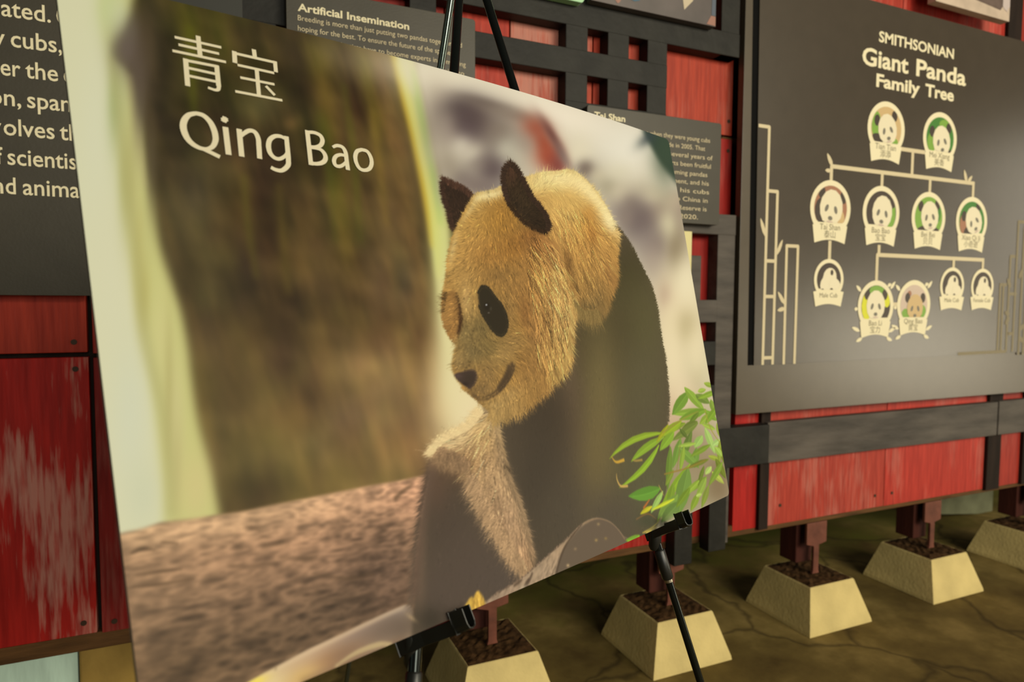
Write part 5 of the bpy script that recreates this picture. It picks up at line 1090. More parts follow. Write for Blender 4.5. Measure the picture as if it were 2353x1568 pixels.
["F",[[505.8,212.1],[540.4,228.0],[562.2,260.0],[567.6,295.5],[541.2,353.9],[520.8,387.0],[482.9,404.6],[464.0,384.4],[479.2,330.9],[479.2,286.7],[485.5,241.3]],4200,19.9,[[434.9,166.9,-0.13,-0.99],[393.8,204.6,-0.85,-0.53],[360.6,249.3,-1.0,0.06],[343.8,300.6,-0.97,0.25],[335.4,326.2,-0.94,0.35],[337.9,364.9,-0.9,0.44],[332.2,383.6,-0.96,0.27],[404.5,225.2,-0.68,0.73],[440.6,211.1,-0.0,1.0],[388.6,268.6,-0.59,0.81],[437.7,255.4,0.13,0.99],[479.3,241.7,0.39,0.92],[517.5,239.1,0.51,0.86],[544.6,260.9,0.41,0.91],[561.5,298.1,0.15,0.99],[517.5,296.8,0.28,0.96],[470.1,298.0,0.27,0.96],[537.8,353.8,0.08,1.0],[507.7,342.1,0.0,1.0],[479.2,352.7,-0.07,1.0],[513.6,388.9,0.0,1.0],[480.4,402.3,-0.0,1.0],[434.2,426.1,-0.14,0.99],[389.8,436.1,-0.38,0.92],[391.3,340.7,0.36,0.93],[363.3,340.2,-0.24,0.97],[346.5,378.7,-0.45,0.89],[407.2,361.4,0.91,0.41],[436.0,358.1,0.99,0.1],[376.0,399.8,0.47,0.88],[396.6,381.2,0.95,0.31],[413.7,418.4,0.37,0.93],[361.1,418.0,-0.56,0.83]],0.24,0.45,0.12,[28,22,14]],
["F",[[505.8,212.1],[540.4,228.0],[562.2,260.0],[567.6,295.5],[541.2,353.9],[520.8,387.0],[482.9,404.6],[464.0,384.4],[479.2,330.9],[479.2,286.7],[485.5,241.3]],1300,29.85,[[434.9,166.9,-0.13,-0.99],[393.8,204.6,-0.85,-0.53],[360.6,249.3,-1.0,0.06],[343.8,300.6,-0.97,0.25],[335.4,326.2,-0.94,0.35],[337.9,364.9,-0.9,0.44],[332.2,383.6,-0.96,0.27],[404.5,225.2,-0.68,0.73],[440.6,211.1,-0.0,1.0],[388.6,268.6,-0.59,0.81],[437.7,255.4,0.13,0.99],[479.3,241.7,0.39,0.92],[517.5,239.1,0.51,0.86],[544.6,260.9,0.41,0.91],[561.5,298.1,0.15,0.99],[517.5,296.8,0.28,0.96],[470.1,298.0,0.27,0.96],[537.8,353.8,0.08,1.0],[507.7,342.1,0.0,1.0],[479.2,352.7,-0.07,1.0],[513.6,388.9,0.0,1.0],[480.4,402.3,-0.0,1.0],[434.2,426.1,-0.14,0.99],[389.8,436.1,-0.38,0.92],[391.3,340.7,0.36,0.93],[363.3,340.2,-0.24,0.97],[346.5,378.7,-0.45,0.89],[407.2,361.4,0.91,0.41],[436.0,358.1,0.99,0.1],[376.0,399.8,0.47,0.88],[396.6,381.2,0.95,0.31],[413.7,418.4,0.37,0.93],[361.1,418.0,-0.56,0.83]],0.36,0.6,0.15,[44,36,22]],
["E",[[569.8,288.3],[566.6,305.0],[555.1,319.3],[548.8,333.3],[541.2,353.9],[533.0,374.1],[518.9,389.1],[504.4,397.2],[485.7,405.9],[463.6,417.1],[439.8,427.0],[414.2,436.4],[388.7,440.2],[373.4,438.7]],2600,23.2,[[434.9,166.9,-0.13,-0.99],[393.8,204.6,-0.85,-0.53],[360.6,249.3,-1.0,0.06],[343.8,300.6,-0.97,0.25],[335.4,326.2,-0.94,0.35],[337.9,364.9,-0.9,0.44],[332.2,383.6,-0.96,0.27],[404.5,225.2,-0.68,0.73],[440.6,211.1,-0.0,1.0],[388.6,268.6,-0.59,0.81],[437.7,255.4,0.13,0.99],[479.3,241.7,0.39,0.92],[517.5,239.1,0.51,0.86],[544.6,260.9,0.41,0.91],[561.5,298.1,0.15,0.99],[517.5,296.8,0.28,0.96],[470.1,298.0,0.27,0.96],[537.8,353.8,0.08,1.0],[507.7,342.1,0.0,1.0],[479.2,352.7,-0.07,1.0],[513.6,388.9,0.0,1.0],[480.4,402.3,-0.0,1.0],[434.2,426.1,-0.14,0.99],[389.8,436.1,-0.38,0.92],[391.3,340.7,0.36,0.93],[363.3,340.2,-0.24,0.97],[346.5,378.7,-0.45,0.89],[407.2,361.4,0.91,0.41],[436.0,358.1,0.99,0.1],[376.0,399.8,0.47,0.88],[396.6,381.2,0.95,0.31],[413.7,418.4,0.37,0.93],[361.1,418.0,-0.56,0.83]],None,0.16,0.5,0.2,5.46,4.09],
["E",[[373.4,438.7],[364.3,429.7],[351.3,417.5],[340.3,408.3]],500,4.49,[[370.2,436.4,-0.71,0.71],[344.7,409.3,-0.89,0.46]],None,0.12,0.45,0.2,2.81,1.68],
["E",[[343.1,359.3],[337.4,347.5],[333.1,335.9],[334.4,320.3],[340.0,302.6],[347.1,286.5],[353.3,270.2],[357.7,257.7],[370.1,232.1],[393.5,201.4],[417.2,172.4]],1500,5.82,[[434.9,166.9,-0.13,-0.99],[393.8,204.6,-0.85,-0.53],[360.6,249.3,-1.0,0.06],[343.8,300.6,-0.97,0.25],[335.4,326.2,-0.94,0.35],[337.9,364.9,-0.9,0.44],[332.2,383.6,-0.96,0.27],[404.5,225.2,-0.68,0.73],[440.6,211.1,-0.0,1.0],[388.6,268.6,-0.59,0.81],[437.7,255.4,0.13,0.99],[479.3,241.7,0.39,0.92],[517.5,239.1,0.51,0.86],[544.6,260.9,0.41,0.91],[561.5,298.1,0.15,0.99],[517.5,296.8,0.28,0.96],[470.1,298.0,0.27,0.96],[537.8,353.8,0.08,1.0],[507.7,342.1,0.0,1.0],[479.2,352.7,-0.07,1.0],[513.6,388.9,0.0,1.0],[480.4,402.3,-0.0,1.0],[434.2,426.1,-0.14,0.99],[389.8,436.1,-0.38,0.92],[391.3,340.7,0.36,0.93],[363.3,340.2,-0.24,0.97],[346.5,378.7,-0.45,0.89],[407.2,361.4,0.91,0.41],[436.0,358.1,0.99,0.1],[376.0,399.8,0.47,0.88],[396.6,381.2,0.95,0.31],[413.7,418.4,0.37,0.93],[361.1,418.0,-0.56,0.83]],None,0.08,0.45,0.2,2.91,1.74],
["E",[[344.3,298.6],[339.6,310.5],[334.4,322.3]],60,13.53,[[338.1,313.4,-1.0,-0.08]],[90,66,36],0.1,0.25,0.2,2.82,1.69],
["E",[[418.8,171.6],[435.1,166.0],[453.1,161.4],[468.7,154.3]],500,5.36,[[440.0,162.9,0.0,-1.0]],None,0.06,0.45,0.2,2.68,2.01],
["M",[[356.2,259.9],[361.6,247.2],[370.1,232.1],[380.8,216.5],[393.5,201.4],[409.0,184.5],[418.8,171.6],[435.1,166.0],[453.1,161.4],[467.8,154.4],[486.1,146.3],[511.0,145.3],[524.2,167.5],[529.5,195.7],[541.1,213.7],[556.4,231.6],[562.2,260.0],[569.4,283.6],[567.3,302.6],[556.6,316.9],[548.8,333.3],[541.2,353.9],[533.7,374.1],[519.5,389.2],[504.4,397.2],[485.7,405.9],[463.6,417.1],[439.8,427.0],[414.2,436.4],[388.7,440.2],[373.4,438.7],[364.3,429.7],[351.3,417.5],[340.3,408.3],[332.2,395.9],[330.6,385.4],[334.2,376.2],[338.9,366.8],[343.1,359.3],[337.8,347.6],[333.6,335.9],[334.4,320.3],[339.1,304.6],[346.1,288.6],[352.4,272.2]],1.91,True],
["B",434.2,169.7,0.008333,0.02279,0.08018,23.2,7.5,[246,224,164],0.6],
["B",398.5,195.4,0.0427,0.04493,0.05488,13.0,11.5,[246,224,164],0.4],
["B",366.3,240.7,0.06427,0.02785,0.01558,8.3,16.9,[246,224,164],0.35],
["M",None,0,False],
["L",[[566.7,226.0],[565.0,245.5],[563.6,264.7],[565.8,283.7],[567.3,297.9]],[0.77,2.3,3.07,2.3,1.15],[112,76,38],3.07,0.55],
["P",[[489.5,116.4],[498.3,121.6],[506.4,134.4],[512.7,148.4],[520.6,163.7],[530.3,172.9],[538.8,183.7],[542.0,198.1],[536.1,207.7],[524.6,207.7],[513.2,204.9],[495.9,197.4],[482.1,184.5],[473.4,174.1],[471.6,160.2],[471.7,144.3],[478.7,127.7]],[49,36,24],0.94,1,False],
["M",[[489.5,116.4],[498.3,121.6],[506.4,134.4],[512.7,148.4],[520.6,163.7],[530.3,172.9],[538.8,183.7],[542.0,198.1],[536.1,207.7],[524.6,207.7],[513.2,204.9],[495.9,197.4],[482.1,184.5],[473.4,174.1],[471.6,160.2],[471.7,144.3],[478.7,127.7]],0.94,True],
["B",494.9,159.3,0.005286,-0.001856,0.00297,15.6,20.8,[58,44,28],0.8],
["B",490.5,129.1,0.01128,0.003813,0.007208,10.4,13.0,[74,50,36],0.9],
["B",522.2,198.8,0.003626,0.002262,0.01355,17.5,9.1,[44,32,20],0.8],
["M",None,0,False],
["F",[[489.5,116.4],[498.3,121.6],[506.4,134.4],[512.7,148.4],[520.6,163.7],[530.3,172.9],[538.8,183.7],[542.0,198.1],[536.1,207.7],[524.6,207.7],[513.2,204.9],[495.9,197.4],[482.1,184.5],[473.4,174.1],[471.6,160.2],[471.7,144.3],[478.7,127.7]],1400,7.94,[[487.0,126.0,-0.13,-0.99],[503.5,154.7,0.45,-0.89],[534.6,194.7,0.96,0.28]],0.25,0.35,0.1,[0,0,0]],
["E",[[489.5,116.4],[498.3,121.6],[506.4,134.4],[512.7,148.4],[520.6,163.7],[530.3,172.9],[538.8,183.7],[542.0,198.1],[536.1,207.7]],1500,11.03,[[489.3,116.9,0.44,-0.9],[508.6,135.3,0.88,-0.48],[524.0,170.8,0.93,-0.36],[541.7,194.0,1.0,-0.03]],[54,38,27],0.2,0.5,0.2,2.94,5.15],
["E",[[489.5,116.4],[478.7,127.7],[471.7,144.3],[471.6,160.2],[473.4,174.1]],800,7.71,[[478.9,127.2,-0.98,-0.18],[466.2,153.5,-0.98,0.2]],[58,41,30],0.2,0.5,0.2,2.8,4.9],
["E",[[536.1,207.7],[524.6,207.7],[513.2,204.9],[495.9,197.4],[482.1,184.5],[473.4,174.1]],600,8.61,[[522.3,208.3,0.28,0.96],[491.0,202.1,-0.6,0.8],[470.1,177.2,-0.87,0.49]],[52,36,22],0.2,0.5,0.2,2.87,2.87],
["P",[[390.7,299.7],[395.4,293.4],[401.5,290.3],[410.0,292.6],[414.8,299.2],[419.2,305.5],[423.9,310.7],[428.3,319.1],[430.0,327.5],[429.2,337.0],[424.7,345.3],[417.5,351.4],[408.5,350.4],[401.2,343.3],[395.4,333.0],[390.5,323.3],[389.2,314.1]],[49,41,28],0.99,1,True],
["E",[[390.7,299.7],[395.4,293.4],[401.5,290.3],[410.0,292.6],[414.8,299.2],[419.2,305.5],[423.9,310.7],[428.3,319.1],[430.0,327.5],[429.2,337.0],[424.7,345.3],[417.5,351.4],[408.5,350.4],[401.2,343.3],[395.4,333.0],[390.5,323.3],[389.2,314.1]],1500,3.1,[[403.0,288.4,0.25,-0.97],[388.6,307.7,-1.0,0.01],[431.8,323.7,0.99,0.15],[413.6,350.8,0.37,0.93],[396.8,334.5,-0.93,0.38]],[52,44,30],0.2,0.45,0.2,1.86,1.86],
["P",[[405.9,315.0],[404.5,317.6],[402.2,319.4],[399.5,319.9],[397.2,319.1],[396.1,317.1],[396.4,314.5],[398.0,312.0],[400.5,310.5],[403.2,310.3],[405.2,311.4],[406.1,313.7]],[40,32,22],0.92,0.9,True],
["B",400.6,313.4,1.227,0.3312,2.101,0.9,0.7,[214,214,220],1],
["B",401.8,323.3,0.8037,0.2081,3.49,1.1,0.5,[120,110,104],0.8],
["B",406.6,318.1,0.8995,0.2343,0.4373,1.1,1.6,[80,72,60],0.6],
["P",[[331.6,394.5],[337.3,392.6],[345.7,391.7],[355.2,390.7],[361.9,391.5],[364.0,397.1],[360.8,403.8],[355.5,408.8],[349.7,412.1],[345.3,408.7],[340.0,404.9],[334.5,400.0]],[70,54,46],0.67,1,True],
["M",[[331.6,394.5],[337.3,392.6],[345.7,391.7],[355.2,390.7],[361.9,391.5],[364.0,397.1],[360.8,403.8],[355.5,408.8],[349.7,412.1],[345.3,408.7],[340.0,404.9],[334.5,400.0]],0.67,True],
["B",337.3,396.2,0.05407,-0.004318,0.2601,4.3,2.0,[88,68,62],0.8],
["B",353.3,400.2,0.01698,0.002332,0.02889,7.7,5.9,[60,47,36],0.8],
["B",344.4,406.2,0.0712,-0.001926,0.2603,3.7,2.0,[46,34,28],0.8],
["M",None,0,False],
["E",[[345.7,391.7],[355.2,390.7],[361.9,391.5],[364.0,397.1],[360.8,403.8],[355.5,408.8]],300,2.26,[[355.7,391.1,0.68,-0.73],[363.0,400.7,0.97,0.23]],[92,72,52],0.2,0.5,0.2,1.7,1.13],
["L",[[425.1,385.1],[421.9,392.7],[412.6,402.2],[401.3,411.5],[389.3,418.4],[377.7,422.5],[365.7,424.5],[356.4,421.8],[351.1,416.4]],[2.95,3.83,3.83,3.24,2.65,2.12,1.77,1.3,0.71],[84,64,42],1.3,0.95],
["L",[[418.9,387.4],[411.5,398.1],[401.3,407.5],[391.9,414.7]],[2.42,3.03,3.03,1.82],[72,56,40],1.21,0.8],
["L",[[350.2,412.3],[353.8,417.4],[360.2,421.4]],[0.84,0.84,0.56],[100,76,48],0.84,0.7],
["E",[[428.5,385.2],[417.5,400.5],[398.2,415.2],[377.3,424.0],[359.4,424.3]],500,3.57,[[434.9,166.9,-0.13,-0.99],[393.8,204.6,-0.85,-0.53],[360.6,249.3,-1.0,0.06],[343.8,300.6,-0.97,0.25],[335.4,326.2,-0.94,0.35],[337.9,364.9,-0.9,0.44],[332.2,383.6,-0.96,0.27],[404.5,225.2,-0.68,0.73],[440.6,211.1,-0.0,1.0],[388.6,268.6,-0.59,0.81],[437.7,255.4,0.13,0.99],[479.3,241.7,0.39,0.92],[517.5,239.1,0.51,0.86],[544.6,260.9,0.41,0.91],[561.5,298.1,0.15,0.99],[517.5,296.8,0.28,0.96],[470.1,298.0,0.27,0.96],[537.8,353.8,0.08,1.0],[507.7,342.1,0.0,1.0],[479.2,352.7,-0.07,1.0],[513.6,388.9,0.0,1.0],[480.4,402.3,-0.0,1.0],[434.2,426.1,-0.14,0.99],[389.8,436.1,-0.38,0.92],[391.3,340.7,0.36,0.93],[363.3,340.2,-0.24,0.97],[346.5,378.7,-0.45,0.89],[407.2,361.4,0.91,0.41],[436.0,358.1,0.99,0.1],[376.0,399.8,0.47,0.88],[396.6,381.2,0.95,0.31],[413.7,418.4,0.37,0.93],[361.1,418.0,-0.56,0.83]],None,0.15,0.45,0.2,2.98,2.38],
["E",[[565.8,307.4],[583.5,321.4],[618.0,321.1]],300,36.05,[[548.6,125.3,0.46,-0.89],[612.5,109.1,0.67,-0.75],[672.3,143.8,0.92,-0.38],[696.7,180.9,1.0,-0.05],[683.5,216.6,0.83,0.55],[671.8,253.9,0.66,0.75],[642.0,295.9,0.32,0.95],[598.5,321.2,0.0,1.0],[572.7,161.6,0.42,0.91],[620.3,186.3,0.31,0.95],[569.3,235.5,0.15,0.99],[595.3,270.4,0.23,0.97]],[132,108,64],0.15,0.3,0.2,6.27,4.7],
["P",[[304.5,632.3],[317.3,630.2],[336.4,627.5],[364.7,624.2],[389.6,619.0],[420.6,610.7],[452.9,602.2],[471.8,595.8],[488.2,591.2],[507.8,589.0],[526.6,591.4],[546.9,600.1],[560.0,611.2],[570.0,623.5],[575.9,636.0],[441.3,642.5],[289.8,642.8]],[150,126,102],0.6,1,True],
["M",[[304.5,632.3],[317.3,630.2],[336.4,627.5],[364.7,624.2],[389.6,619.0],[420.6,610.7],[452.9,602.2],[471.8,595.8],[488.2,591.2],[507.8,589.0],[526.6,591.4],[546.9,600.1],[560.0,611.2],[570.0,623.5],[575.9,636.0],[441.3,642.5],[289.8,642.8]],0.6,True],
["N",6,2.4,-0.7,51,0.4,False],
["B",335.7,632.1,0.002137,0.003543,0.04857,23.1,4.8,[158,132,112],0.6],
["B",393.0,624.6,0.002048,0.002973,0.0198,25.0,8.0,[176,150,122],0.6],
["B",444.0,609.6,0.005034,0.01124,0.04968,20.0,6.4,[180,150,118],0.7],
["P",[[511.2,589.8],[486.4,593.9],[462.7,603.0],[448.0,609.6],[434.3,622.0],[424.5,635.0],[439.0,649.2],[588.2,654.8],[582.2,630.8],[564.6,604.4],[539.4,590.8]],[104,88,72],0.92,1,True],
["B",511.6,615.4,0.2328,-0.07406,0.641,2.1,1.3,[160,132,84],0.9],
["B",531.6,617.9,0.2154,-0.07195,0.6184,2.2,1.3,[140,116,74],0.9],
["B",468.6,615.6,0.2765,-0.08305,0.6966,1.9,1.2,[140,116,88],0.9],
["B",449.6,629.9,0.3017,-0.09859,0.732,1.9,1.2,[190,160,120],0.9],
["B",522.4,598.1,0.2212,-0.0615,0.6203,2.2,1.3,[150,126,90],0.9],
["L",[[487.0,592.0],[464.9,601.4],[448.5,610.7],[434.4,624.0],[426.3,634.5]],[0.93,1.24,1.24,1.24,0.93],[76,60,46],0.74,0.7],
["L",[[492.6,591.1],[511.1,590.2],[527.3,592.1],[547.6,600.8],[561.5,612.7],[572.3,628.5]],[1.05,1.05,0.84,0.84,0.84,0.7],[150,122,92],0.56,0.9],
["L",[[389.5,621.8],[379.9,629.4],[371.6,633.5]],[1.1,1.93,1.1],[84,66,52],0.77,0.8],
["L",[[371.6,624.3],[356.9,627.5]],[1.07,1.88,1.07],[84,66,52],0.75,0.8],
["L",[[382.3,626.3],[372.8,632.0]],[1.1,1.92,1.1],[84,66,52],0.77,0.8],
["B",371.6,633.5,0.03932,0.005891,0.2871,5.1,1.9,[196,176,150],0.7],
["M",None,0,False],
["E",[[310.7,631.7],[336.4,627.5],[364.7,624.2],[389.6,619.0],[452.9,602.2],[492.8,590.6]],260,2.79,[[337.1,627.2,-0.25,-0.97],[454.9,601.2,-0.27,-0.96]],[120,98,80],0.2,0.6,0.2,1.12,0.56],
["P",[[279.1,631.3],[284.3,628.7],[291.3,624.2],[294.3,621.7],[298.1,620.7],[299.8,623.3],[303.3,619.2],[307.4,617.4],[310.9,622.3],[313.0,628.0],[314.4,636.2],[301.7,642.4],[278.2,643.3]],[212,168,74],0.34,1,False],
["M",[[279.1,631.3],[284.3,628.7],[291.3,624.2],[294.3,621.7],[298.1,620.7],[299.8,623.3],[303.3,619.2],[307.4,617.4],[310.9,622.3],[313.0,628.0],[314.4,636.2],[301.7,642.4],[278.2,643.3]],0.34,False],
["N",1.6,6,0.2,61,0.4,False],
["B",289.0,628.5,0.05167,-0.005001,0.06097,4.4,4.1,[220,180,80],0.6],
["L",[[305.3,620.7],[303.2,632.8]],[0.49,0.49],[150,108,44],0.34,0.7],
["L",[[309.1,624.3],[309.9,634.8]],[0.49,0.49],[140,100,44],0.34,0.7],
["L",[[300.7,624.4],[297.7,631.1]],[0.67,0.48],[150,106,40],0.39,0.7],
["M",None,0,False],
["B",242.0,625.8,0.006605,-0.002168,0.01153,12.7,9.6,[58,50,40],0.75],
["B",223.6,618.0,0.4184,-0.3361,0.3535,3.2,3.5,[190,160,120],0.6],
["P",[[796.5,498.7],[785.5,497.0],[769.9,495.8],[753.8,496.7],[738.5,498.9],[725.6,502.0],[717.3,504.5],[717.4,504.8],[727.0,506.2],[741.5,507.4],[757.6,507.5],[773.7,506.2],[787.8,503.1],[797.0,500.0]],[128,148,46],0.52,1.0,False],
["L",[[796.8,499.4],[786.6,500.0],[771.8,501.0],[755.7,502.1],[740.0,503.1],[726.3,504.1]],[0.67,0.67,0.48],[156,180,56],0.58,0.7],
["P",[[796.5,498.7],[785.5,497.0],[769.9,495.8],[753.8,496.7],[738.5,498.9],[725.6,502.0],[717.3,504.5],[717.3,504.7],[726.3,504.1],[740.0,503.1],[755.7,502.1],[771.8,501.0],[786.6,500.0],[796.8,499.4]],[107,124,38],0.47,0.45,False],
["P",[[884.2,486.6],[868.2,483.0],[844.7,479.3],[819.1,477.7],[794.3,477.8],[772.5,479.2],[758.3,480.8],[758.3,481.1],[771.5,484.1],[792.2,487.7],[816.5,490.3],[842.1,491.4],[866.7,490.2],[883.9,488.2]],[140,169,63],0.56,1.0,False],
["L",[[884.0,487.4],[867.4,486.6],[843.4,485.3],[817.8,484.0],[793.3,482.8],[772.0,481.7]],[0.73,0.73,0.52],[170,206,76],0.62,0.7],
["P",[[884.2,486.6],[868.2,483.0],[844.7,479.3],[819.1,477.7],[794.3,477.8],[772.5,479.2],[758.3,480.8],[758.3,481.0],[772.0,481.7],[793.3,482.8],[817.8,484.0],[843.4,485.3],[867.4,486.6],[884.0,487.4]],[117,141,52],0.51,0.45,False],
["P",[[825.3,450.4],[811.6,451.9],[794.6,455.5],[780.9,461.6],[770.4,469.0],[763.6,476.7],[760.2,482.4],[760.9,482.7],[772.8,481.2],[789.3,478.0],[805.1,473.0],[818.1,466.3],[825.5,458.2],[828.4,451.8]],[117,150,55],0.55,1.0,False],
["L",[[826.8,451.1],[818.5,455.1],[806.2,460.9],[792.9,467.2],[779.8,473.5],[768.2,479.0]],[0.7,0.7,0.5],[142,183,67],0.6,0.7],
["P",[[825.3,450.4],[811.6,451.9],[794.6,455.5],[780.9,461.6],[770.4,469.0],[763.6,476.7],[760.2,482.4],[760.6,482.6],[768.2,479.0],[779.8,473.5],[792.9,467.2],[806.2,460.9],[818.5,455.1],[826.8,451.1]],[98,126,46],0.5,0.45,False],
["P",[[815.4,443.4],[816.6,450.0],[821.5,459.0],[831.7,467.9],[845.3,476.0],[860.7,482.8],[872.6,487.1],[873.4,486.9],[871.1,480.3],[865.7,470.9],[856.7,461.3],[844.8,452.7],[829.9,446.2],[818.2,442.6]],[142,171,64],0.58,1.0,False],
["L",[[816.8,443.0],[823.2,448.1],[833.0,455.9],[844.1,464.6],[855.5,473.5],[865.9,481.6]],[0.74,0.74,0.53],[173,208,78],0.63,0.7],
["P",[[815.4,443.4],[816.6,450.0],[821.5,459.0],[831.7,467.9],[845.3,476.0],[860.7,482.8],[872.6,487.1],[873.0,487.0],[865.9,481.6],[855.5,473.5],[844.1,464.6],[833.0,455.9],[823.2,448.1],[816.8,443.0]],[119,143,53],0.53,0.45,False],
["P",[[861.1,453.1],[865.0,454.6],[870.8,456.0],[877.1,455.9],[883.3,454.9],[888.8,453.0],[892.4,451.4],[892.4,451.1],[888.3,449.8],[882.3,448.5],[875.8,448.0],[869.6,448.5],[864.3,450.3],[860.9,452.2]],[159,182,75],0.6,1.0,False],
["L",[[861.0,452.6],[864.7,452.5],[870.2,452.2],[876.5,452.0],[882.8,451.7],[888.5,451.4]],[0.77,0.77,0.55],[193,222,91],0.66,0.7],
["P",[[861.1,453.1],[865.0,454.6],[870.8,456.0],[877.1,455.9],[883.3,454.9],[888.8,453.0],[892.4,451.4],[892.4,451.3],[888.5,451.4],[882.8,451.7],[876.5,452.0],[870.2,452.2],[864.7,452.5],[861.0,452.6]],[133,152,63],0.55,0.45,False],
["P",[[850.1,457.6],[851.2,461.9],[855.4,467.1],[864.0,471.1],[875.3,473.9],[888.0,475.3],[897.7,475.8],[898.3,475.6],[896.4,471.4],[892.0,466.0],[884.5,461.3],[874.6,457.8],[862.2,456.5],[852.5,456.4]],[117,139,59],0.6,1.0,False],
["L",[[851.3,457.0],[856.7,459.2],[864.9,462.5],[874.2,466.2],[883.6,470.0],[892.2,473.4]],[0.76,0.76,0.55],[142,169,71],0.66,0.7],
["P",[[850.1,457.6],[851.2,461.9],[855.4,467.1],[864.0,471.1],[875.3,473.9],[888.0,475.3],[897.7,475.8],[898.0,475.7],[892.2,473.4],[883.6,470.0],[874.2,466.2],[864.9,462.5],[856.7,459.2],[851.3,457.0]],[98,116,49],0.55,0.45,False],
["P",[[879.2,484.0],[865.0,481.9],[844.9,480.4],[824.5,481.6],[805.3,484.4],[789.2,488.4],[778.9,491.7],[779.0,492.1],[791.2,493.8],[809.5,495.4],[829.9,495.4],[850.3,493.8],[868.2,489.7],[880.0,485.7]],[123,156,52],0.57,1.0,False],
["L",[[879.6,484.9],[866.6,485.8],[847.6,487.1],[827.2,488.5],[807.4,489.9],[790.2,491.1]],[0.73,0.73,0.52],[150,190,63],0.63,0.7],
["P",[[879.2,484.0],[865.0,481.9],[844.9,480.4],[824.5,481.6],[805.3,484.4],[789.2,488.4],[778.9,491.7],[778.9,491.9],[790.2,491.1],[807.4,489.9],[827.2,488.5],[847.6,487.1],[866.6,485.8],[879.6,484.9]],[103,131,43],0.52,0.45,False],
["P",[[873.3,486.3],[874.0,490.2],[877.2,495.2],[884.6,499.4],[894.5,502.9],[905.7,505.4],[914.3,506.8],[914.9,506.6],[913.6,502.8],[910.0,497.7],[903.8,492.9],[895.2,488.9],[884.2,486.5],[875.5,485.5]],[128,161,54],0.62,1.0,False],
["L",[[874.4,485.9],[879.1,488.4],[886.1,492.0],[894.1,496.2],[902.2,500.3],[909.6,504.1]],[0.78,0.78,0.56],[156,196,65],0.67,0.7],
["P",[[873.3,486.3],[874.0,490.2],[877.2,495.2],[884.6,499.4],[894.5,502.9],[905.7,505.4],[914.3,506.8],[914.6,506.7],[909.6,504.1],[902.2,500.3],[894.1,496.2],[886.1,492.0],[879.1,488.4],[874.4,485.9]],[107,135,45],0.56,0.45,False],
["P",[[903.1,469.6],[899.1,472.7],[895.8,477.3],[896.5,482.3],[899.9,487.1],[905.5,491.4],[910.4,494.2],[911.1,494.2],[914.5,491.1],[917.8,486.5],[918.8,481.4],[916.9,476.5],[911.3,472.2],[905.7,469.5]],[136,161,63],0.63,1.0,False],
["L",[[904.4,469.5],[905.2,472.5],[906.3,476.9],[907.5,481.8],[908.8,486.8],[910.0,491.2]],[0.8,0.8,0.57],[165,196,76],0.68,0.7],
["P",[[903.1,469.6],[899.1,472.7],[895.8,477.3],[896.5,482.3],[899.9,487.1],[905.5,491.4],[910.4,494.2],[910.7,494.2],[910.0,491.2],[908.8,486.8],[907.5,481.8],[906.3,476.9],[905.2,472.5],[904.4,469.5]],[114,135,52],0.57,0.45,False],
["P",[[889.0,440.5],[891.8,443.1],[897.1,446.2],[904.9,448.2],[914.1,449.4],[923.5,449.7],[930.3,449.4],[930.6,449.2],[927.4,446.7],[921.7,443.6],[914.4,441.0],[906.0,439.3],[896.9,439.2],[890.1,439.6]],[149,171,63],0.63,1.0,False],
["L",[[889.6,440.0],[894.3,441.1],[901.5,442.8],[909.7,444.6],[917.9,446.5],[925.4,448.2]],[0.8,0.8,0.57],[181,208,76],0.68,0.7],
["P",[[889.0,440.5],[891.8,443.1],[897.1,446.2],[904.9,448.2],[914.1,449.4],[923.5,449.7],[930.3,449.4],[930.5,449.3],[925.4,448.2],[917.9,446.5],[909.7,444.6],[901.5,442.8],[894.3,441.1],[889.6,440.0]],[125,143,52],0.57,0.45,False],
["P",[[850.3,486.4],[842.7,487.0],[832.7,488.6],[823.9,491.6],[816.6,495.3],[811.2,499.2],[808.2,502.1],[808.5,502.3],[815.5,501.6],[825.2,500.1],[834.8,497.6],[843.2,494.3],[848.8,490.3],[851.7,487.1]],[107,129,46],0.57,1.0,False],
["L",[[851.0,486.7],[845.8,488.6],[837.9,491.5],[829.3,494.6],[820.9,497.7],[813.4,500.4]],[0.73,0.73,0.52],[130,157,56],0.63,0.7],
["P",[[850.3,486.4],[842.7,487.0],[832.7,488.6],[823.9,491.6],[816.6,495.3],[811.2,499.2],[808.2,502.1],[808.4,502.2],[813.4,500.4],[820.9,497.7],[829.3,494.6],[837.9,491.5],[845.8,488.6],[851.0,486.7]],[89,108,38],0.52,0.45,False],
["P",[[889.5,492.9],[881.0,492.6],[870.2,493.1],[861.1,495.4],[853.8,498.8],[848.7,502.7],[846.1,505.8],[846.5,506.1],[854.1,506.3],[864.7,505.8],[874.9,504.2],[883.5,501.5],[888.8,497.4],[891.2,494.0]],[149,171,63],0.6,1.0,False],
["L",[[890.4,493.4],[884.9,495.0],[876.8,497.3],[867.9,499.8],[859.2,502.3],[851.4,504.5]],[0.77,0.77,0.55],[181,208,76],0.66,0.7],
["P",[[889.5,492.9],[881.0,492.6],[870.2,493.1],[861.1,495.4],[853.8,498.8],[848.7,502.7],[846.1,505.8],[846.3,506.0],[851.4,504.5],[859.2,502.3],[867.9,499.8],[876.8,497.3],[884.9,495.0],[890.4,493.4]],[125,143,52],0.54,0.45,False],
["P",[[839.3,500.2],[830.4,498.6],[818.0,497.7],[806.0,498.8],[795.0,501.2],[786.0,504.6],[780.4,507.4],[780.6,507.7],[788.6,508.9],[800.4,510.0],[812.9,509.8],[824.7,508.2],[834.3,504.8],[840.2,501.6]],[111,124,52],0.56,1.0,False],
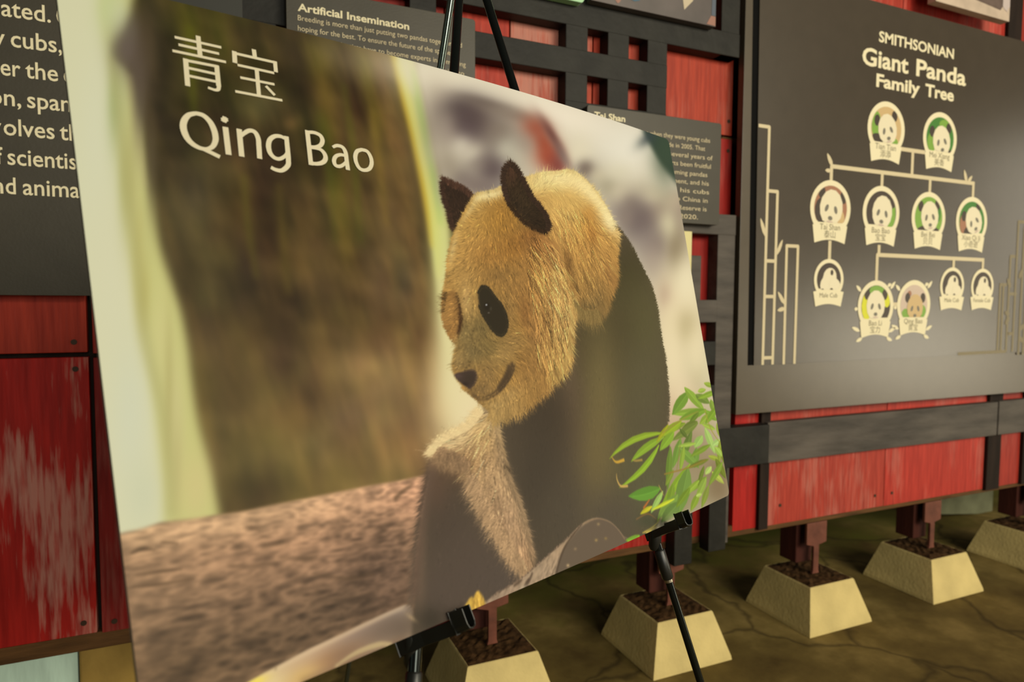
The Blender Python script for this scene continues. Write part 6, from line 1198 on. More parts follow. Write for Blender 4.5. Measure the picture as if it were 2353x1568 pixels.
["L",[[839.8,500.9],[832.3,501.7],[821.4,502.9],[809.4,504.3],[797.7,505.6],[787.3,506.8]],[0.71,0.71,0.51],[135,151,63],0.61,0.7],
["P",[[839.3,500.2],[830.4,498.6],[818.0,497.7],[806.0,498.8],[795.0,501.2],[786.0,504.6],[780.4,507.4],[780.5,507.5],[787.3,506.8],[797.7,505.6],[809.4,504.3],[821.4,502.9],[832.3,501.7],[839.8,500.9]],[93,104,43],0.51,0.45,False],
["P",[[840.2,502.4],[825.3,502.1],[804.9,503.1],[785.3,506.5],[767.5,511.2],[753.1,516.5],[744.2,520.6],[744.5,520.9],[757.2,521.0],[775.9,520.3],[796.2,518.0],[815.7,514.2],[831.7,508.6],[841.6,503.8]],[119,133,59],0.55,1.0,False],
["L",[[840.9,503.1],[828.5,505.3],[810.3,508.6],[790.7,512.2],[771.7,515.7],[755.1,518.8]],[0.7,0.7,0.5],[145,162,71],0.6,0.7],
["P",[[840.2,502.4],[825.3,502.1],[804.9,503.1],[785.3,506.5],[767.5,511.2],[753.1,516.5],[744.2,520.6],[744.3,520.8],[755.1,518.8],[771.7,515.7],[790.7,512.2],[810.3,508.6],[828.5,505.3],[840.9,503.1]],[99,111,49],0.5,0.45,False],
["P",[[784.8,494.1],[773.3,493.9],[757.9,494.9],[743.6,498.0],[730.9,502.5],[721.0,507.6],[715.0,511.5],[715.4,511.8],[725.4,511.8],[740.0,511.1],[755.2,508.8],[769.3,505.2],[780.0,499.9],[786.3,495.4]],[149,171,45],0.52,1.0,False],
["L",[[785.5,494.8],[776.7,496.9],[763.6,500.0],[749.3,503.4],[735.4,506.8],[723.2,509.7]],[0.66,0.66,0.47],[181,208,54],0.57,0.7],
["P",[[784.8,494.1],[773.3,493.9],[757.9,494.9],[743.6,498.0],[730.9,502.5],[721.0,507.6],[715.0,511.5],[715.2,511.6],[723.2,509.7],[735.4,506.8],[749.3,503.4],[763.6,500.0],[776.7,496.9],[785.5,494.8]],[125,143,37],0.47,0.45,False],
["P",[[754.3,507.6],[743.9,508.2],[730.8,510.3],[720.0,514.6],[711.6,520.0],[706.0,525.9],[703.2,530.3],[703.7,530.6],[712.9,529.9],[725.6,528.0],[737.9,524.6],[748.1,519.9],[754.0,513.7],[756.5,508.8]],[136,169,54],0.51,1.0,False],
["L",[[755.4,508.2],[748.9,511.0],[739.3,515.1],[728.9,519.5],[718.6,523.9],[709.4,527.9]],[0.65,0.65,0.46],[165,206,65],0.55,0.7],
["P",[[754.3,507.6],[743.9,508.2],[730.8,510.3],[720.0,514.6],[711.6,520.0],[706.0,525.9],[703.2,530.3],[703.4,530.4],[709.4,527.9],[718.6,523.9],[728.9,519.5],[739.3,515.1],[748.9,511.0],[755.4,508.2]],[114,141,45],0.46,0.45,False],
["P",[[728.5,506.8],[704.2,502.5],[671.2,499.8],[638.8,501.7],[610.1,507.6],[586.9,516.3],[572.7,523.7],[572.8,523.9],[588.3,519.6],[613.0,514.4],[642.7,510.3],[675.2,508.2],[706.7,507.5],[729.1,507.9]],[146,171,50],0.45,1.0,False],
["L",[[728.8,507.3],[705.4,505.0],[673.2,504.0],[640.8,506.0],[611.5,511.0],[587.6,518.0]],[0.59,0.59,0.42],[178,208,61],0.5,0.7],
["P",[[728.5,506.8],[704.2,502.5],[671.2,499.8],[638.8,501.7],[610.1,507.6],[586.9,516.3],[572.7,523.7],[572.8,523.8],[587.6,518.0],[611.5,511.0],[640.8,506.0],[673.2,504.0],[705.4,505.0],[728.8,507.3]],[122,143,42],0.41,0.45,False],
["P",[[722.5,511.5],[706.1,511.0],[684.1,512.1],[663.3,516.1],[645.0,522.0],[630.7,529.1],[622.1,534.6],[622.3,534.9],[634.2,533.1],[652.3,530.2],[672.7,526.4],[693.5,522.0],[711.7,516.8],[723.8,512.8]],[138,167,52],0.47,1.0,False],
["L",[[723.1,512.2],[708.9,513.9],[688.8,517.0],[668.0,521.2],[648.7,526.1],[632.4,531.1]],[0.6,0.6,0.43],[168,203,63],0.52,0.7],
["P",[[722.5,511.5],[706.1,511.0],[684.1,512.1],[663.3,516.1],[645.0,522.0],[630.7,529.1],[622.1,534.6],[622.2,534.7],[632.4,531.1],[648.7,526.1],[668.0,521.2],[688.8,517.0],[708.9,513.9],[723.1,512.2]],[115,140,43],0.42,0.45,False],
["P",[[703.7,521.4],[688.7,527.7],[666.5,536.6],[642.4,545.8],[618.2,553.6],[596.3,559.8],[581.7,563.3],[582.0,563.5],[599.6,562.5],[625.1,559.3],[651.5,552.9],[675.6,543.4],[694.2,531.7],[704.9,522.3]],[144,175,50],0.45,1.0,False],
["L",[[704.3,521.8],[691.4,529.7],[671.0,540.0],[646.9,549.3],[621.6,556.4],[598.0,561.1]],[0.58,0.58,0.42],[175,213,61],0.5,0.7],
["P",[[703.7,521.4],[688.7,527.7],[666.5,536.6],[642.4,545.8],[618.2,553.6],[596.3,559.8],[581.7,563.3],[581.8,563.4],[598.0,561.1],[621.6,556.4],[646.9,549.3],[671.0,540.0],[691.4,529.7],[704.3,521.8]],[120,147,42],0.41,0.45,False],
["P",[[735.7,528.5],[727.7,535.2],[718.1,545.6],[711.0,557.6],[706.3,569.8],[704.0,581.1],[703.4,588.8],[703.9,588.9],[711.2,582.6],[720.8,572.7],[729.3,561.0],[735.6,548.7],[738.0,537.0],[738.0,528.9]],[111,137,54],0.5,1.0,False],
["L",[[736.9,528.7],[732.8,536.1],[726.8,547.2],[720.1,559.3],[713.5,571.2],[707.6,581.9]],[0.64,0.64,0.45],[135,167,65],0.55,0.7],
["P",[[735.7,528.5],[727.7,535.2],[718.1,545.6],[711.0,557.6],[706.3,569.8],[704.0,581.1],[703.4,588.8],[703.7,588.9],[707.6,581.9],[713.5,571.2],[720.1,559.3],[726.8,547.2],[732.8,536.1],[736.9,528.7]],[93,115,45],0.45,0.45,False],
["P",[[771.9,520.2],[762.3,524.0],[750.6,530.3],[741.8,538.2],[735.6,546.6],[732.1,554.8],[730.8,560.5],[731.4,560.7],[740.0,557.1],[751.5,551.2],[762.1,543.7],[770.1,535.5],[773.7,527.0],[774.4,520.8]],[119,150,63],0.52,1.0,False],
["L",[[773.2,520.5],[768.0,525.5],[760.3,532.9],[751.8,540.9],[743.5,548.9],[736.0,555.9]],[0.66,0.66,0.47],[145,183,76],0.57,0.7],
["P",[[771.9,520.2],[762.3,524.0],[750.6,530.3],[741.8,538.2],[735.6,546.6],[732.1,554.8],[730.8,560.5],[731.1,560.6],[736.0,555.9],[743.5,548.9],[751.8,540.9],[760.3,532.9],[768.0,525.5],[773.2,520.5]],[99,126,52],0.47,0.45,False],
["P",[[812.9,513.1],[800.9,517.5],[785.9,524.6],[773.5,533.6],[763.9,543.2],[757.5,552.5],[754.2,558.9],[754.8,559.1],[765.4,555.1],[780.0,548.4],[794.1,540.0],[805.8,530.6],[812.6,520.9],[815.5,513.9]],[104,124,55],0.54,1.0,False],
["L",[[814.2,513.5],[806.7,519.2],[795.7,527.6],[783.7,536.8],[771.9,545.8],[761.4,553.7]],[0.69,0.69,0.49],[126,151,67],0.59,0.7],
["P",[[812.9,513.1],[800.9,517.5],[785.9,524.6],[773.5,533.6],[763.9,543.2],[757.5,552.5],[754.2,558.9],[754.5,559.0],[761.4,553.7],[771.9,545.8],[783.7,536.8],[795.7,527.6],[806.7,519.2],[814.2,513.5]],[87,104,46],0.49,0.45,False],
["P",[[862.0,513.7],[859.4,519.4],[858.3,527.8],[861.7,536.9],[868.2,545.9],[876.8,554.1],[883.8,559.5],[884.6,559.5],[886.6,553.8],[887.7,545.3],[885.9,536.0],[881.0,526.8],[872.5,518.7],[864.9,513.5]],[170,199,108],0.6,1.0,False],
["L",[[863.5,513.6],[865.9,519.1],[869.6,527.3],[873.7,536.4],[877.8,545.6],[881.6,553.9]],[0.77,0.77,0.55],[207,242,131],0.66,0.7],
["P",[[862.0,513.7],[859.4,519.4],[858.3,527.8],[861.7,536.9],[868.2,545.9],[876.8,554.1],[883.8,559.5],[884.2,559.5],[881.6,553.9],[877.8,545.6],[873.7,536.4],[869.6,527.3],[865.9,519.1],[863.5,513.6]],[142,167,90],0.55,0.45,False],
["P",[[847.3,524.6],[838.4,524.4],[827.8,525.2],[820.2,528.0],[815.1,531.9],[812.8,536.5],[812.3,540.1],[812.9,540.3],[820.8,540.4],[831.4,539.6],[840.7,537.6],[847.5,534.4],[849.9,529.7],[849.8,525.7]],[159,190,99],0.57,1.0,False],
["L",[[848.6,525.2],[844.1,527.0],[837.6,529.8],[830.3,532.8],[823.2,535.8],[816.8,538.4]],[0.73,0.73,0.52],[193,231,120],0.63,0.7],
["P",[[847.3,524.6],[838.4,524.4],[827.8,525.2],[820.2,528.0],[815.1,531.9],[812.8,536.5],[812.3,540.1],[812.6,540.2],[816.8,538.4],[823.2,535.8],[830.3,532.8],[837.6,529.8],[844.1,527.0],[848.6,525.2]],[133,159,83],0.52,0.45,False],
["P",[[914.8,538.9],[907.8,537.5],[898.9,536.5],[891.5,537.5],[885.5,539.6],[881.5,542.7],[879.4,545.2],[879.7,545.5],[886.0,546.6],[894.8,547.6],[903.1,547.5],[910.2,546.1],[914.4,543.0],[916.2,540.1]],[174,203,117],0.62,1.0,False],
["L",[[915.5,539.5],[911.1,540.2],[904.5,541.3],[897.3,542.5],[890.1,543.6],[883.8,544.6]],[0.79,0.79,0.57],[212,247,142],0.68,0.7],
["P",[[914.8,538.9],[907.8,537.5],[898.9,536.5],[891.5,537.5],[885.5,539.6],[881.5,542.7],[879.4,545.2],[879.5,545.3],[883.8,544.6],[890.1,543.6],[897.3,542.5],[904.5,541.3],[911.1,540.2],[915.5,539.5]],[146,170,98],0.56,0.45,False],
["P",[[819.9,533.8],[812.3,532.0],[801.0,530.1],[788.7,529.3],[776.6,529.4],[765.9,530.2],[758.8,531.1],[758.8,531.3],[765.8,532.9],[776.4,534.8],[788.4,536.0],[800.8,536.5],[812.2,535.7],[819.9,534.6]],[159,184,77],0.54,1.0,False],
["L",[[819.9,534.2],[812.2,533.9],[800.9,533.3],[788.6,532.7],[776.5,532.1],[765.8,531.6]],[0.7,0.7,0.5],[193,224,93],0.6,0.7],
["P",[[819.9,533.8],[812.3,532.0],[801.0,530.1],[788.7,529.3],[776.6,529.4],[765.9,530.2],[758.8,531.1],[758.8,531.2],[765.8,531.6],[776.5,532.1],[788.6,532.7],[800.9,533.3],[812.2,533.9],[819.9,534.2]],[133,154,64],0.49,0.45,False],
["P",[[818.9,541.2],[811.4,543.9],[803.2,548.2],[798.8,553.9],[797.3,560.1],[798.6,566.2],[800.6,570.5],[801.3,570.6],[808.0,568.1],[816.3,563.8],[822.7,558.4],[826.0,552.4],[824.7,546.2],[821.8,541.7]],[117,148,64],0.56,1.0,False],
["L",[[820.3,541.5],[818.0,545.0],[814.5,550.3],[810.6,556.2],[806.7,562.0],[803.3,567.1]],[0.71,0.71,0.51],[142,180,78],0.61,0.7],
["P",[[818.9,541.2],[811.4,543.9],[803.2,548.2],[798.8,553.9],[797.3,560.1],[798.6,566.2],[800.6,570.5],[801.0,570.6],[803.3,567.1],[806.7,562.0],[810.6,556.2],[814.5,550.3],[818.0,545.0],[820.3,541.5]],[98,124,53],0.51,0.45,False],
["P",[[761.4,534.4],[762.6,540.3],[767.2,548.4],[777.1,556.2],[790.2,563.4],[805.0,569.3],[816.4,573.0],[817.1,572.9],[815.0,566.9],[809.9,558.5],[801.2,550.0],[789.7,542.4],[775.4,536.8],[764.1,533.6]],[123,156,66],0.54,1.0,False],
["L",[[762.8,534.0],[768.9,538.5],[778.4,545.4],[789.0,553.1],[799.9,561.0],[810.0,568.1]],[0.69,0.69,0.49],[150,190,80],0.59,0.7],
["P",[[761.4,534.4],[762.6,540.3],[767.2,548.4],[777.1,556.2],[790.2,563.4],[805.0,569.3],[816.4,573.0],[816.8,573.0],[810.0,568.1],[799.9,561.0],[789.0,553.1],[778.4,545.4],[768.9,538.5],[762.8,534.0]],[103,131,55],0.49,0.45,False],
["P",[[857.3,560.0],[860.6,562.8],[866.5,566.3],[874.9,569.0],[884.6,570.9],[894.4,572.0],[901.6,572.4],[901.9,572.3],[898.1,569.5],[891.8,565.9],[883.8,562.7],[874.8,560.4],[865.3,559.4],[858.4,559.2]],[159,171,63],0.61,1.0,False],
["L",[[857.9,559.6],[862.9,561.1],[870.7,563.3],[879.3,565.9],[888.2,568.4],[896.3,570.8]],[0.77,0.77,0.55],[193,208,76],0.66,0.7],
["P",[[857.3,560.0],[860.6,562.8],[866.5,566.3],[874.9,569.0],[884.6,570.9],[894.4,572.0],[901.6,572.4],[901.7,572.4],[896.3,570.8],[888.2,568.4],[879.3,565.9],[870.7,563.3],[862.9,561.1],[857.9,559.6]],[133,143,52],0.55,0.45,False],
["P",[[855.6,564.3],[844.3,562.9],[828.3,561.9],[811.7,562.2],[796.0,563.4],[782.5,565.4],[773.9,567.0],[774.0,567.2],[783.8,568.3],[798.6,569.4],[815.2,569.7],[831.7,569.1],[846.4,567.2],[856.0,565.2]],[117,124,46],0.56,1.0,False],
["L",[[855.8,564.8],[845.3,565.1],[830.0,565.5],[813.4,566.0],[797.3,566.4],[783.2,566.8]],[0.72,0.72,0.51],[142,151,56],0.62,0.7],
["P",[[855.6,564.3],[844.3,562.9],[828.3,561.9],[811.7,562.2],[796.0,563.4],[782.5,565.4],[773.9,567.0],[773.9,567.1],[783.2,566.8],[797.3,566.4],[813.4,566.0],[830.0,565.5],[845.3,565.1],[855.8,564.8]],[98,104,38],0.51,0.45,False],
["P",[[912.2,540.5],[905.6,544.6],[898.1,550.9],[893.5,558.4],[891.3,566.2],[891.4,573.5],[892.3,578.6],[892.9,578.7],[898.9,574.8],[906.4,568.6],[912.6,561.3],[916.3,553.5],[916.2,546.1],[914.5,540.9]],[146,161,59],0.63,1.0,False],
["L",[[913.4,540.7],[910.9,545.3],[907.1,552.2],[903.0,559.8],[898.8,567.4],[895.1,574.2]],[0.8,0.8,0.57],[178,196,71],0.68,0.7],
["P",[[912.2,540.5],[905.6,544.6],[898.1,550.9],[893.5,558.4],[891.3,566.2],[891.4,573.5],[892.3,578.6],[892.6,578.6],[895.1,574.2],[898.8,567.4],[903.0,559.8],[907.1,552.2],[910.9,545.3],[913.4,540.7]],[122,135,49],0.57,0.45,False],
["P",[[882.5,567.8],[880.4,572.5],[880.1,579.4],[884.6,586.9],[892.2,594.3],[901.9,600.9],[909.9,605.3],[910.6,605.3],[912.1,600.6],[912.3,593.5],[909.4,585.8],[903.4,578.3],[893.8,571.8],[885.4,567.7]],[117,129,45],0.62,1.0,False],
["L",[[884.0,567.7],[887.0,572.2],[891.7,578.9],[896.9,586.4],[902.2,593.9],[907.0,600.7]],[0.79,0.79,0.56],[142,157,54],0.68,0.7],
["P",[[882.5,567.8],[880.4,572.5],[880.1,579.4],[884.6,586.9],[892.2,594.3],[901.9,600.9],[909.9,605.3],[910.2,605.3],[907.0,600.7],[902.2,593.9],[896.9,586.4],[891.7,578.9],[887.0,572.2],[884.0,567.7]],[98,108,37],0.56,0.45,False],
["P",[[860.4,577.0],[853.9,576.5],[846.1,576.6],[840.4,578.1],[836.4,580.7],[834.3,583.7],[833.7,586.1],[834.1,586.4],[839.9,586.7],[847.6,586.7],[854.5,585.7],[859.7,583.8],[861.9,580.6],[862.1,577.9]],[180,203,108],0.58,1.0,False],
["L",[[861.2,577.5],[857.9,578.5],[852.9,580.1],[847.4,581.9],[842.0,583.7],[837.1,585.2]],[0.75,0.75,0.53],[219,247,131],0.64,0.7],
["P",[[860.4,577.0],[853.9,576.5],[846.1,576.6],[840.4,578.1],[836.4,580.7],[834.3,583.7],[833.7,586.1],[833.9,586.3],[837.1,585.2],[842.0,583.7],[847.4,581.9],[852.9,580.1],[857.9,578.5],[861.2,577.5]],[151,170,90],0.53,0.45,False],
["P",[[859.8,586.2],[860.6,590.0],[863.8,595.3],[870.9,600.6],[880.4,605.5],[891.1,609.5],[899.4,612.1],[899.9,612.0],[898.6,608.1],[895.1,602.6],[889.0,597.0],[880.7,591.9],[870.2,588.0],[861.9,585.7]],[182,197,81],0.61,1.0,False],
["L",[[860.9,585.9],[865.4,589.0],[872.2,593.6],[879.9,598.8],[887.7,604.1],[894.8,608.8]],[0.77,0.77,0.55],[222,240,98],0.66,0.7],
["P",[[859.8,586.2],[860.6,590.0],[863.8,595.3],[870.9,600.6],[880.4,605.5],[891.1,609.5],[899.4,612.1],[899.7,612.0],[894.8,608.8],[887.7,604.1],[879.9,598.8],[872.2,593.6],[865.4,589.0],[860.9,585.9]],[152,165,68],0.55,0.45,False],
["P",[[787.5,561.9],[763.8,567.1],[733.4,576.1],[706.2,588.1],[683.9,601.6],[667.6,614.9],[658.5,624.4],[659.0,624.6],[673.6,618.1],[696.2,608.0],[722.3,596.2],[749.4,583.8],[773.6,571.6],[789.7,562.9]],[140,171,48],0.5,1.0,False],
["L",[[788.6,562.4],[768.7,569.3],[741.4,579.9],[714.2,592.1],[690.0,604.8],[670.6,616.5]],[0.64,0.64,0.46],[170,208,58],0.55,0.7],
["P",[[787.5,561.9],[763.8,567.1],[733.4,576.1],[706.2,588.1],[683.9,601.6],[667.6,614.9],[658.5,624.4],[658.8,624.5],[670.6,616.5],[690.0,604.8],[714.2,592.1],[741.4,579.9],[768.7,569.3],[788.6,562.4]],[117,143,40],0.45,0.45,False],
["P",[[776.5,566.7],[760.0,572.1],[741.1,581.2],[728.6,593.2],[721.2,606.5],[719.0,619.5],[719.5,628.8],[720.7,629.2],[735.0,624.5],[753.9,616.1],[770.2,605.1],[781.4,592.2],[783.8,578.3],[781.7,568.1]],[117,146,66],0.52,1.0,False],
["L",[[779.1,567.4],[771.7,575.2],[760.9,586.6],[749.0,599.1],[737.3,611.2],[727.0,622.0]],[0.66,0.66,0.47],[142,178,80],0.57,0.7],
["P",[[776.5,566.7],[760.0,572.1],[741.1,581.2],[728.6,593.2],[721.2,606.5],[719.0,619.5],[719.5,628.8],[720.1,629.0],[727.0,622.0],[737.3,611.2],[749.0,599.1],[760.9,586.6],[771.7,575.2],[779.1,567.4]],[98,122,55],0.47,0.45,False],
["P",[[723.5,581.6],[715.2,585.1],[705.2,590.8],[698.0,598.1],[693.3,606.1],[691.2,613.8],[690.7,619.2],[691.3,619.4],[698.7,616.1],[708.6,610.7],[717.4,603.8],[723.8,596.1],[726.1,588.1],[725.9,582.3]],[125,150,50],0.49,1.0,False],
["L",[[724.7,582.0],[720.6,586.6],[714.4,593.4],[707.6,600.9],[700.9,608.4],[694.9,614.9]],[0.63,0.63,0.45],[152,183,61],0.54,0.7],
["P",[[723.5,581.6],[715.2,585.1],[705.2,590.8],[698.0,598.1],[693.3,606.1],[691.2,613.8],[690.7,619.2],[691.0,619.3],[694.9,614.9],[700.9,608.4],[707.6,600.9],[714.4,593.4],[720.6,586.6],[724.7,582.0]],[105,126,42],0.44,0.45,False],
["P",[[836.5,590.0],[824.0,589.1],[807.2,589.2],[791.4,591.3],[777.3,594.8],[766.2,598.9],[759.4,602.2],[759.7,602.5],[770.6,603.1],[786.4,603.2],[803.0,602.0],[818.6,599.4],[830.7,595.1],[838.0,591.3]],[130,156,54],0.55,1.0,False],
["L",[[837.2,590.6],[827.3,592.1],[812.8,594.3],[797.1,596.7],[781.8,599.0],[768.4,601.0]],[0.7,0.7,0.5],[158,190,65],0.6,0.7],
["P",[[836.5,590.0],[824.0,589.1],[807.2,589.2],[791.4,591.3],[777.3,594.8],[766.2,598.9],[759.4,602.2],[759.6,602.4],[768.4,601.0],[781.8,599.0],[797.1,596.7],[812.8,594.3],[827.3,592.1],[837.2,590.6]],[109,131,45],0.5,0.45,False],
["P",[[833.2,592.1],[823.1,593.8],[810.6,597.1],[800.5,602.2],[792.8,608.1],[787.9,614.1],[785.5,618.5],[786.0,618.7],[795.0,617.0],[807.2,613.9],[818.9,609.5],[828.3,604.1],[833.5,597.8],[835.4,593.0]],[149,175,72],0.56,1.0,False],
["L",[[834.3,592.5],[828.3,595.8],[819.4,600.6],[809.6,605.8],[800.0,611.0],[791.4,615.6]],[0.71,0.71,0.51],[181,213,87],0.61,0.7],
["P",[[833.2,592.1],[823.1,593.8],[810.6,597.1],[800.5,602.2],[792.8,608.1],[787.9,614.1],[785.5,618.5],[785.8,618.6],[791.4,615.6],[800.0,611.0],[809.6,605.8],[819.4,600.6],[828.3,595.8],[834.3,592.5]],[125,147,60],0.51,0.45,False],
["P",[[798.3,609.2],[789.9,610.2],[779.6,612.5],[771.7,616.5],[766.1,621.3],[763.0,626.3],[761.8,630.1],[762.3,630.3],[769.8,629.3],[780.0,627.1],[789.3,623.8],[796.5,619.4],[799.8,614.2],[800.5,610.1]],[138,161,55],0.54,1.0,False],
["L",[[799.4,609.7],[794.8,612.2],[788.0,616.0],[780.4,620.1],[773.0,624.2],[766.4,627.8]],[0.69,0.69,0.49],[168,196,67],0.59,0.7],
["P",[[798.3,609.2],[789.9,610.2],[779.6,612.5],[771.7,616.5],[766.1,621.3],[763.0,626.3],[761.8,630.1],[762.0,630.2],[766.4,627.8],[773.0,624.2],[780.4,620.1],[788.0,616.0],[794.8,612.2],[799.4,609.7]],[115,135,46],0.49,0.45,False],
["P",[[684.8,580.9],[673.6,577.5],[657.2,574.1],[640.0,573.3],[623.4,573.9],[609.0,575.7],[599.6,577.5],[599.7,578.0],[609.6,582.9],[624.8,588.5],[641.8,591.7],[659.1,591.9],[674.7,587.9],[685.1,583.2]],[104,150,55],0.45,1.0,False],
["L",[[685.0,582.1],[674.1,582.7],[658.2,583.0],[640.9,582.5],[624.1,581.2],[609.3,579.3]],[0.58,0.58,0.41],[126,183,67],0.49,0.7],
["P",[[684.8,580.9],[673.6,577.5],[657.2,574.1],[640.0,573.3],[623.4,573.9],[609.0,575.7],[599.6,577.5],[599.7,577.7],[609.3,579.3],[624.1,581.2],[640.9,582.5],[658.2,583.0],[674.1,582.7],[685.0,582.1]],[87,126,46],0.41,0.45,False],
["P",[[689.7,586.8],[681.7,588.3],[671.4,591.3],[662.5,595.7],[655.1,600.8],[649.7,606.0],[646.7,609.7],[647.1,609.9],[654.2,608.4],[664.2,605.6],[674.1,601.7],[682.7,597.0],[688.3,591.6],[691.2,587.5]],[159,192,99],0.46,1.0,False],
["L",[[690.4,587.1],[685.0,590.0],[677.0,594.1],[668.3,598.7],[659.6,603.2],[652.0,607.2]],[0.59,0.59,0.42],[193,234,120],0.51,0.7],
["P",[[689.7,586.8],[681.7,588.3],[671.4,591.3],[662.5,595.7],[655.1,600.8],[649.7,606.0],[646.7,609.7],[646.9,609.8],[652.0,607.2],[659.6,603.2],[668.3,598.7],[677.0,594.1],[685.0,590.0],[690.4,587.1]],[133,161,83],0.42,0.45,False],
["P",[[730.2,598.8],[717.3,598.6],[700.7,599.9],[686.4,603.9],[674.7,609.4],[666.4,615.6],[661.8,620.4],[662.3,620.8],[673.5,620.8],[689.4,619.8],[705.2,617.0],[719.0,612.5],[728.1,606.0],[732.6,600.5]],[128,156,68],0.48,1.0,False],
["L",[[731.4,599.7],[722.7,602.3],[709.7,606.2],[695.7,610.4],[682.0,614.5],[669.9,618.2]],[0.62,0.62,0.44],[156,190,82],0.53,0.7],
["P",[[730.2,598.8],[717.3,598.6],[700.7,599.9],[686.4,603.9],[674.7,609.4],[666.4,615.6],[661.8,620.4],[662.0,620.6],[669.9,618.2],[682.0,614.5],[695.7,610.4],[709.7,606.2],[722.7,602.3],[731.4,599.7]],[107,131,57],0.44,0.45,False],
["P",[[731.0,609.9],[718.5,608.5],[702.9,608.4],[690.1,611.4],[680.0,616.2],[673.3,622.1],[669.8,626.8],[670.4,627.3],[681.2,628.3],[696.3,628.6],[710.9,627.0],[723.2,623.4],[730.5,617.2],[733.7,611.8]],[111,137,66],0.48,1.0,False],
["L",[[732.3,610.8],[724.5,612.8],[713.0,615.9],[700.4,619.1],[688.1,622.4],[677.3,625.2]],[0.62,0.62,0.44],[135,167,80],0.53,0.7],
["P",[[731.0,609.9],[718.5,608.5],[702.9,608.4],[690.1,611.4],[680.0,616.2],[673.3,622.1],[669.8,626.8],[670.1,627.1],[677.3,625.2],[688.1,622.4],[700.4,619.1],[713.0,615.9],[724.5,612.8],[732.3,610.8]],[93,115,55],0.44,0.45,False],
["P",[[607.9,630.9],[603.3,629.8],[596.7,628.7],[589.8,628.5],[583.0,628.7],[577.1,629.3],[573.3,629.8],[573.3,630.1],[578.0,632.6],[584.8,635.3],[592.0,636.8],[598.9,636.6],[604.6,634.4],[608.2,631.9]],[128,171,55],0.42,1.0,False],
["L",[[608.0,631.4],[604.0,632.1],[597.8,632.6],[590.9,632.6],[583.9,632.0],[577.5,630.9]],[0.53,0.53,0.38],[156,208,67],0.46,0.7],
["P",[[607.9,630.9],[603.3,629.8],[596.7,628.7],[589.8,628.5],[583.0,628.7],[577.1,629.3],[573.3,629.8],[573.3,630.0],[577.5,630.9],[583.9,632.0],[590.9,632.6],[597.8,632.6],[604.0,632.1],[608.0,631.4]],[107,143,46],0.38,0.45,False],
["P",[[789.1,612.6],[792.0,614.1],[796.3,615.4],[800.7,615.8],[804.8,615.3],[808.4,614.2],[810.7,613.2],[810.6,613.0],[807.6,611.7],[803.3,610.3],[798.7,609.6],[794.5,609.6],[791.0,610.7],[788.8,611.9]],[180,203,99],0.55,1.0,False],
["L",[[789.0,612.3],[791.5,612.4],[795.4,612.5],[799.7,612.7],[804.1,612.8],[808.0,613.0]],[0.7,0.7,0.5],[219,247,120],0.6,0.7],
["P",[[789.1,612.6],[792.0,614.1],[796.3,615.4],[800.7,615.8],[804.8,615.3],[808.4,614.2],[810.7,613.2],[810.7,613.1],[808.0,613.0],[804.1,612.8],[799.7,612.7],[795.4,612.5],[791.5,612.4],[789.0,612.3]],[151,170,83],0.5,0.45,False],
["P",[[742.1,495.5],[734.8,497.3],[724.9,500.5],[715.7,504.8],[707.7,509.6],[701.5,514.3],[697.8,517.6],[698.0,517.7],[704.7,516.0],[714.3,513.0],[724.1,509.1],[732.9,504.6],[739.5,499.7],[743.2,496.0]],[159,161,36],0.5,1.0,False],
["L",[[742.7,495.8],[737.1,498.5],[728.9,502.5],[719.9,506.9],[711.0,511.3],[703.1,515.1]],[0.64,0.64,0.46],[193,196,43],0.55,0.7],
["P",[[742.1,495.5],[734.8,497.3],[724.9,500.5],[715.7,504.8],[707.7,509.6],[701.5,514.3],[697.8,517.6],[697.9,517.7],[703.1,515.1],[711.0,511.3],[719.9,506.9],[728.9,502.5],[737.1,498.5],[742.7,495.8]],[133,135,30],0.45,0.45,False],
["P",[[653.1,601.3],[647.9,600.4],[640.7,599.9],[633.7,600.6],[627.4,602.0],[622.3,604.0],[619.2,605.7],[619.3,605.9],[624.1,606.6],[631.1,607.1],[638.4,606.9],[645.2,606.0],[650.5,603.9],[653.7,602.1]],[201,192,45],0.44,1.0,False],
["L",[[653.4,601.7],[649.2,602.2],[642.9,602.9],[636.1,603.7],[629.3,604.6],[623.2,605.3]],[0.57,0.57,0.41],[245,234,54],0.49,0.7],
["P",[[653.1,601.3],[647.9,600.4],[640.7,599.9],[633.7,600.6],[627.4,602.0],[622.3,604.0],[619.2,605.7],[619.2,605.8],[623.2,605.3],[629.3,604.6],[636.1,603.7],[642.9,602.9],[649.2,602.2],[653.4,601.7]],[168,161,37],0.4,0.45,False],
["P",[[718.8,603.3],[709.0,602.6],[695.0,602.1],[680.3,602.6],[666.3,603.8],[654.3,605.3],[646.6,606.6],[646.7,606.7],[655.4,607.3],[668.4,607.8],[683.0,607.7],[697.6,607.0],[710.6,605.4],[719.2,603.9]],[201,209,54],0.47,1.0,False],
["L",[[719.0,603.6],[709.8,604.0],[696.3,604.6],[681.6,605.2],[667.4,605.8],[654.8,606.3]],[0.61,0.61,0.43],[245,254,65],0.52,0.7],
["P",[[718.8,603.3],[709.0,602.6],[695.0,602.1],[680.3,602.6],[666.3,603.8],[654.3,605.3],[646.6,606.6],[646.6,606.7],[654.8,606.3],[667.4,605.8],[681.6,605.2],[696.3,604.6],[709.8,604.0],[719.0,603.6]],[168,175,45],0.43,0.45,False],
["P",[[834.3,572.3],[827.5,574.7],[818.8,578.8],[811.8,584.0],[806.4,589.6],[802.9,595.0],[801.2,598.8],[801.6,599.0],[807.8,596.6],[816.4,592.7],[824.4,587.8],[830.9,582.4],[834.5,576.8],[835.9,572.8]],[111,127,48],0.56,1.0,False],
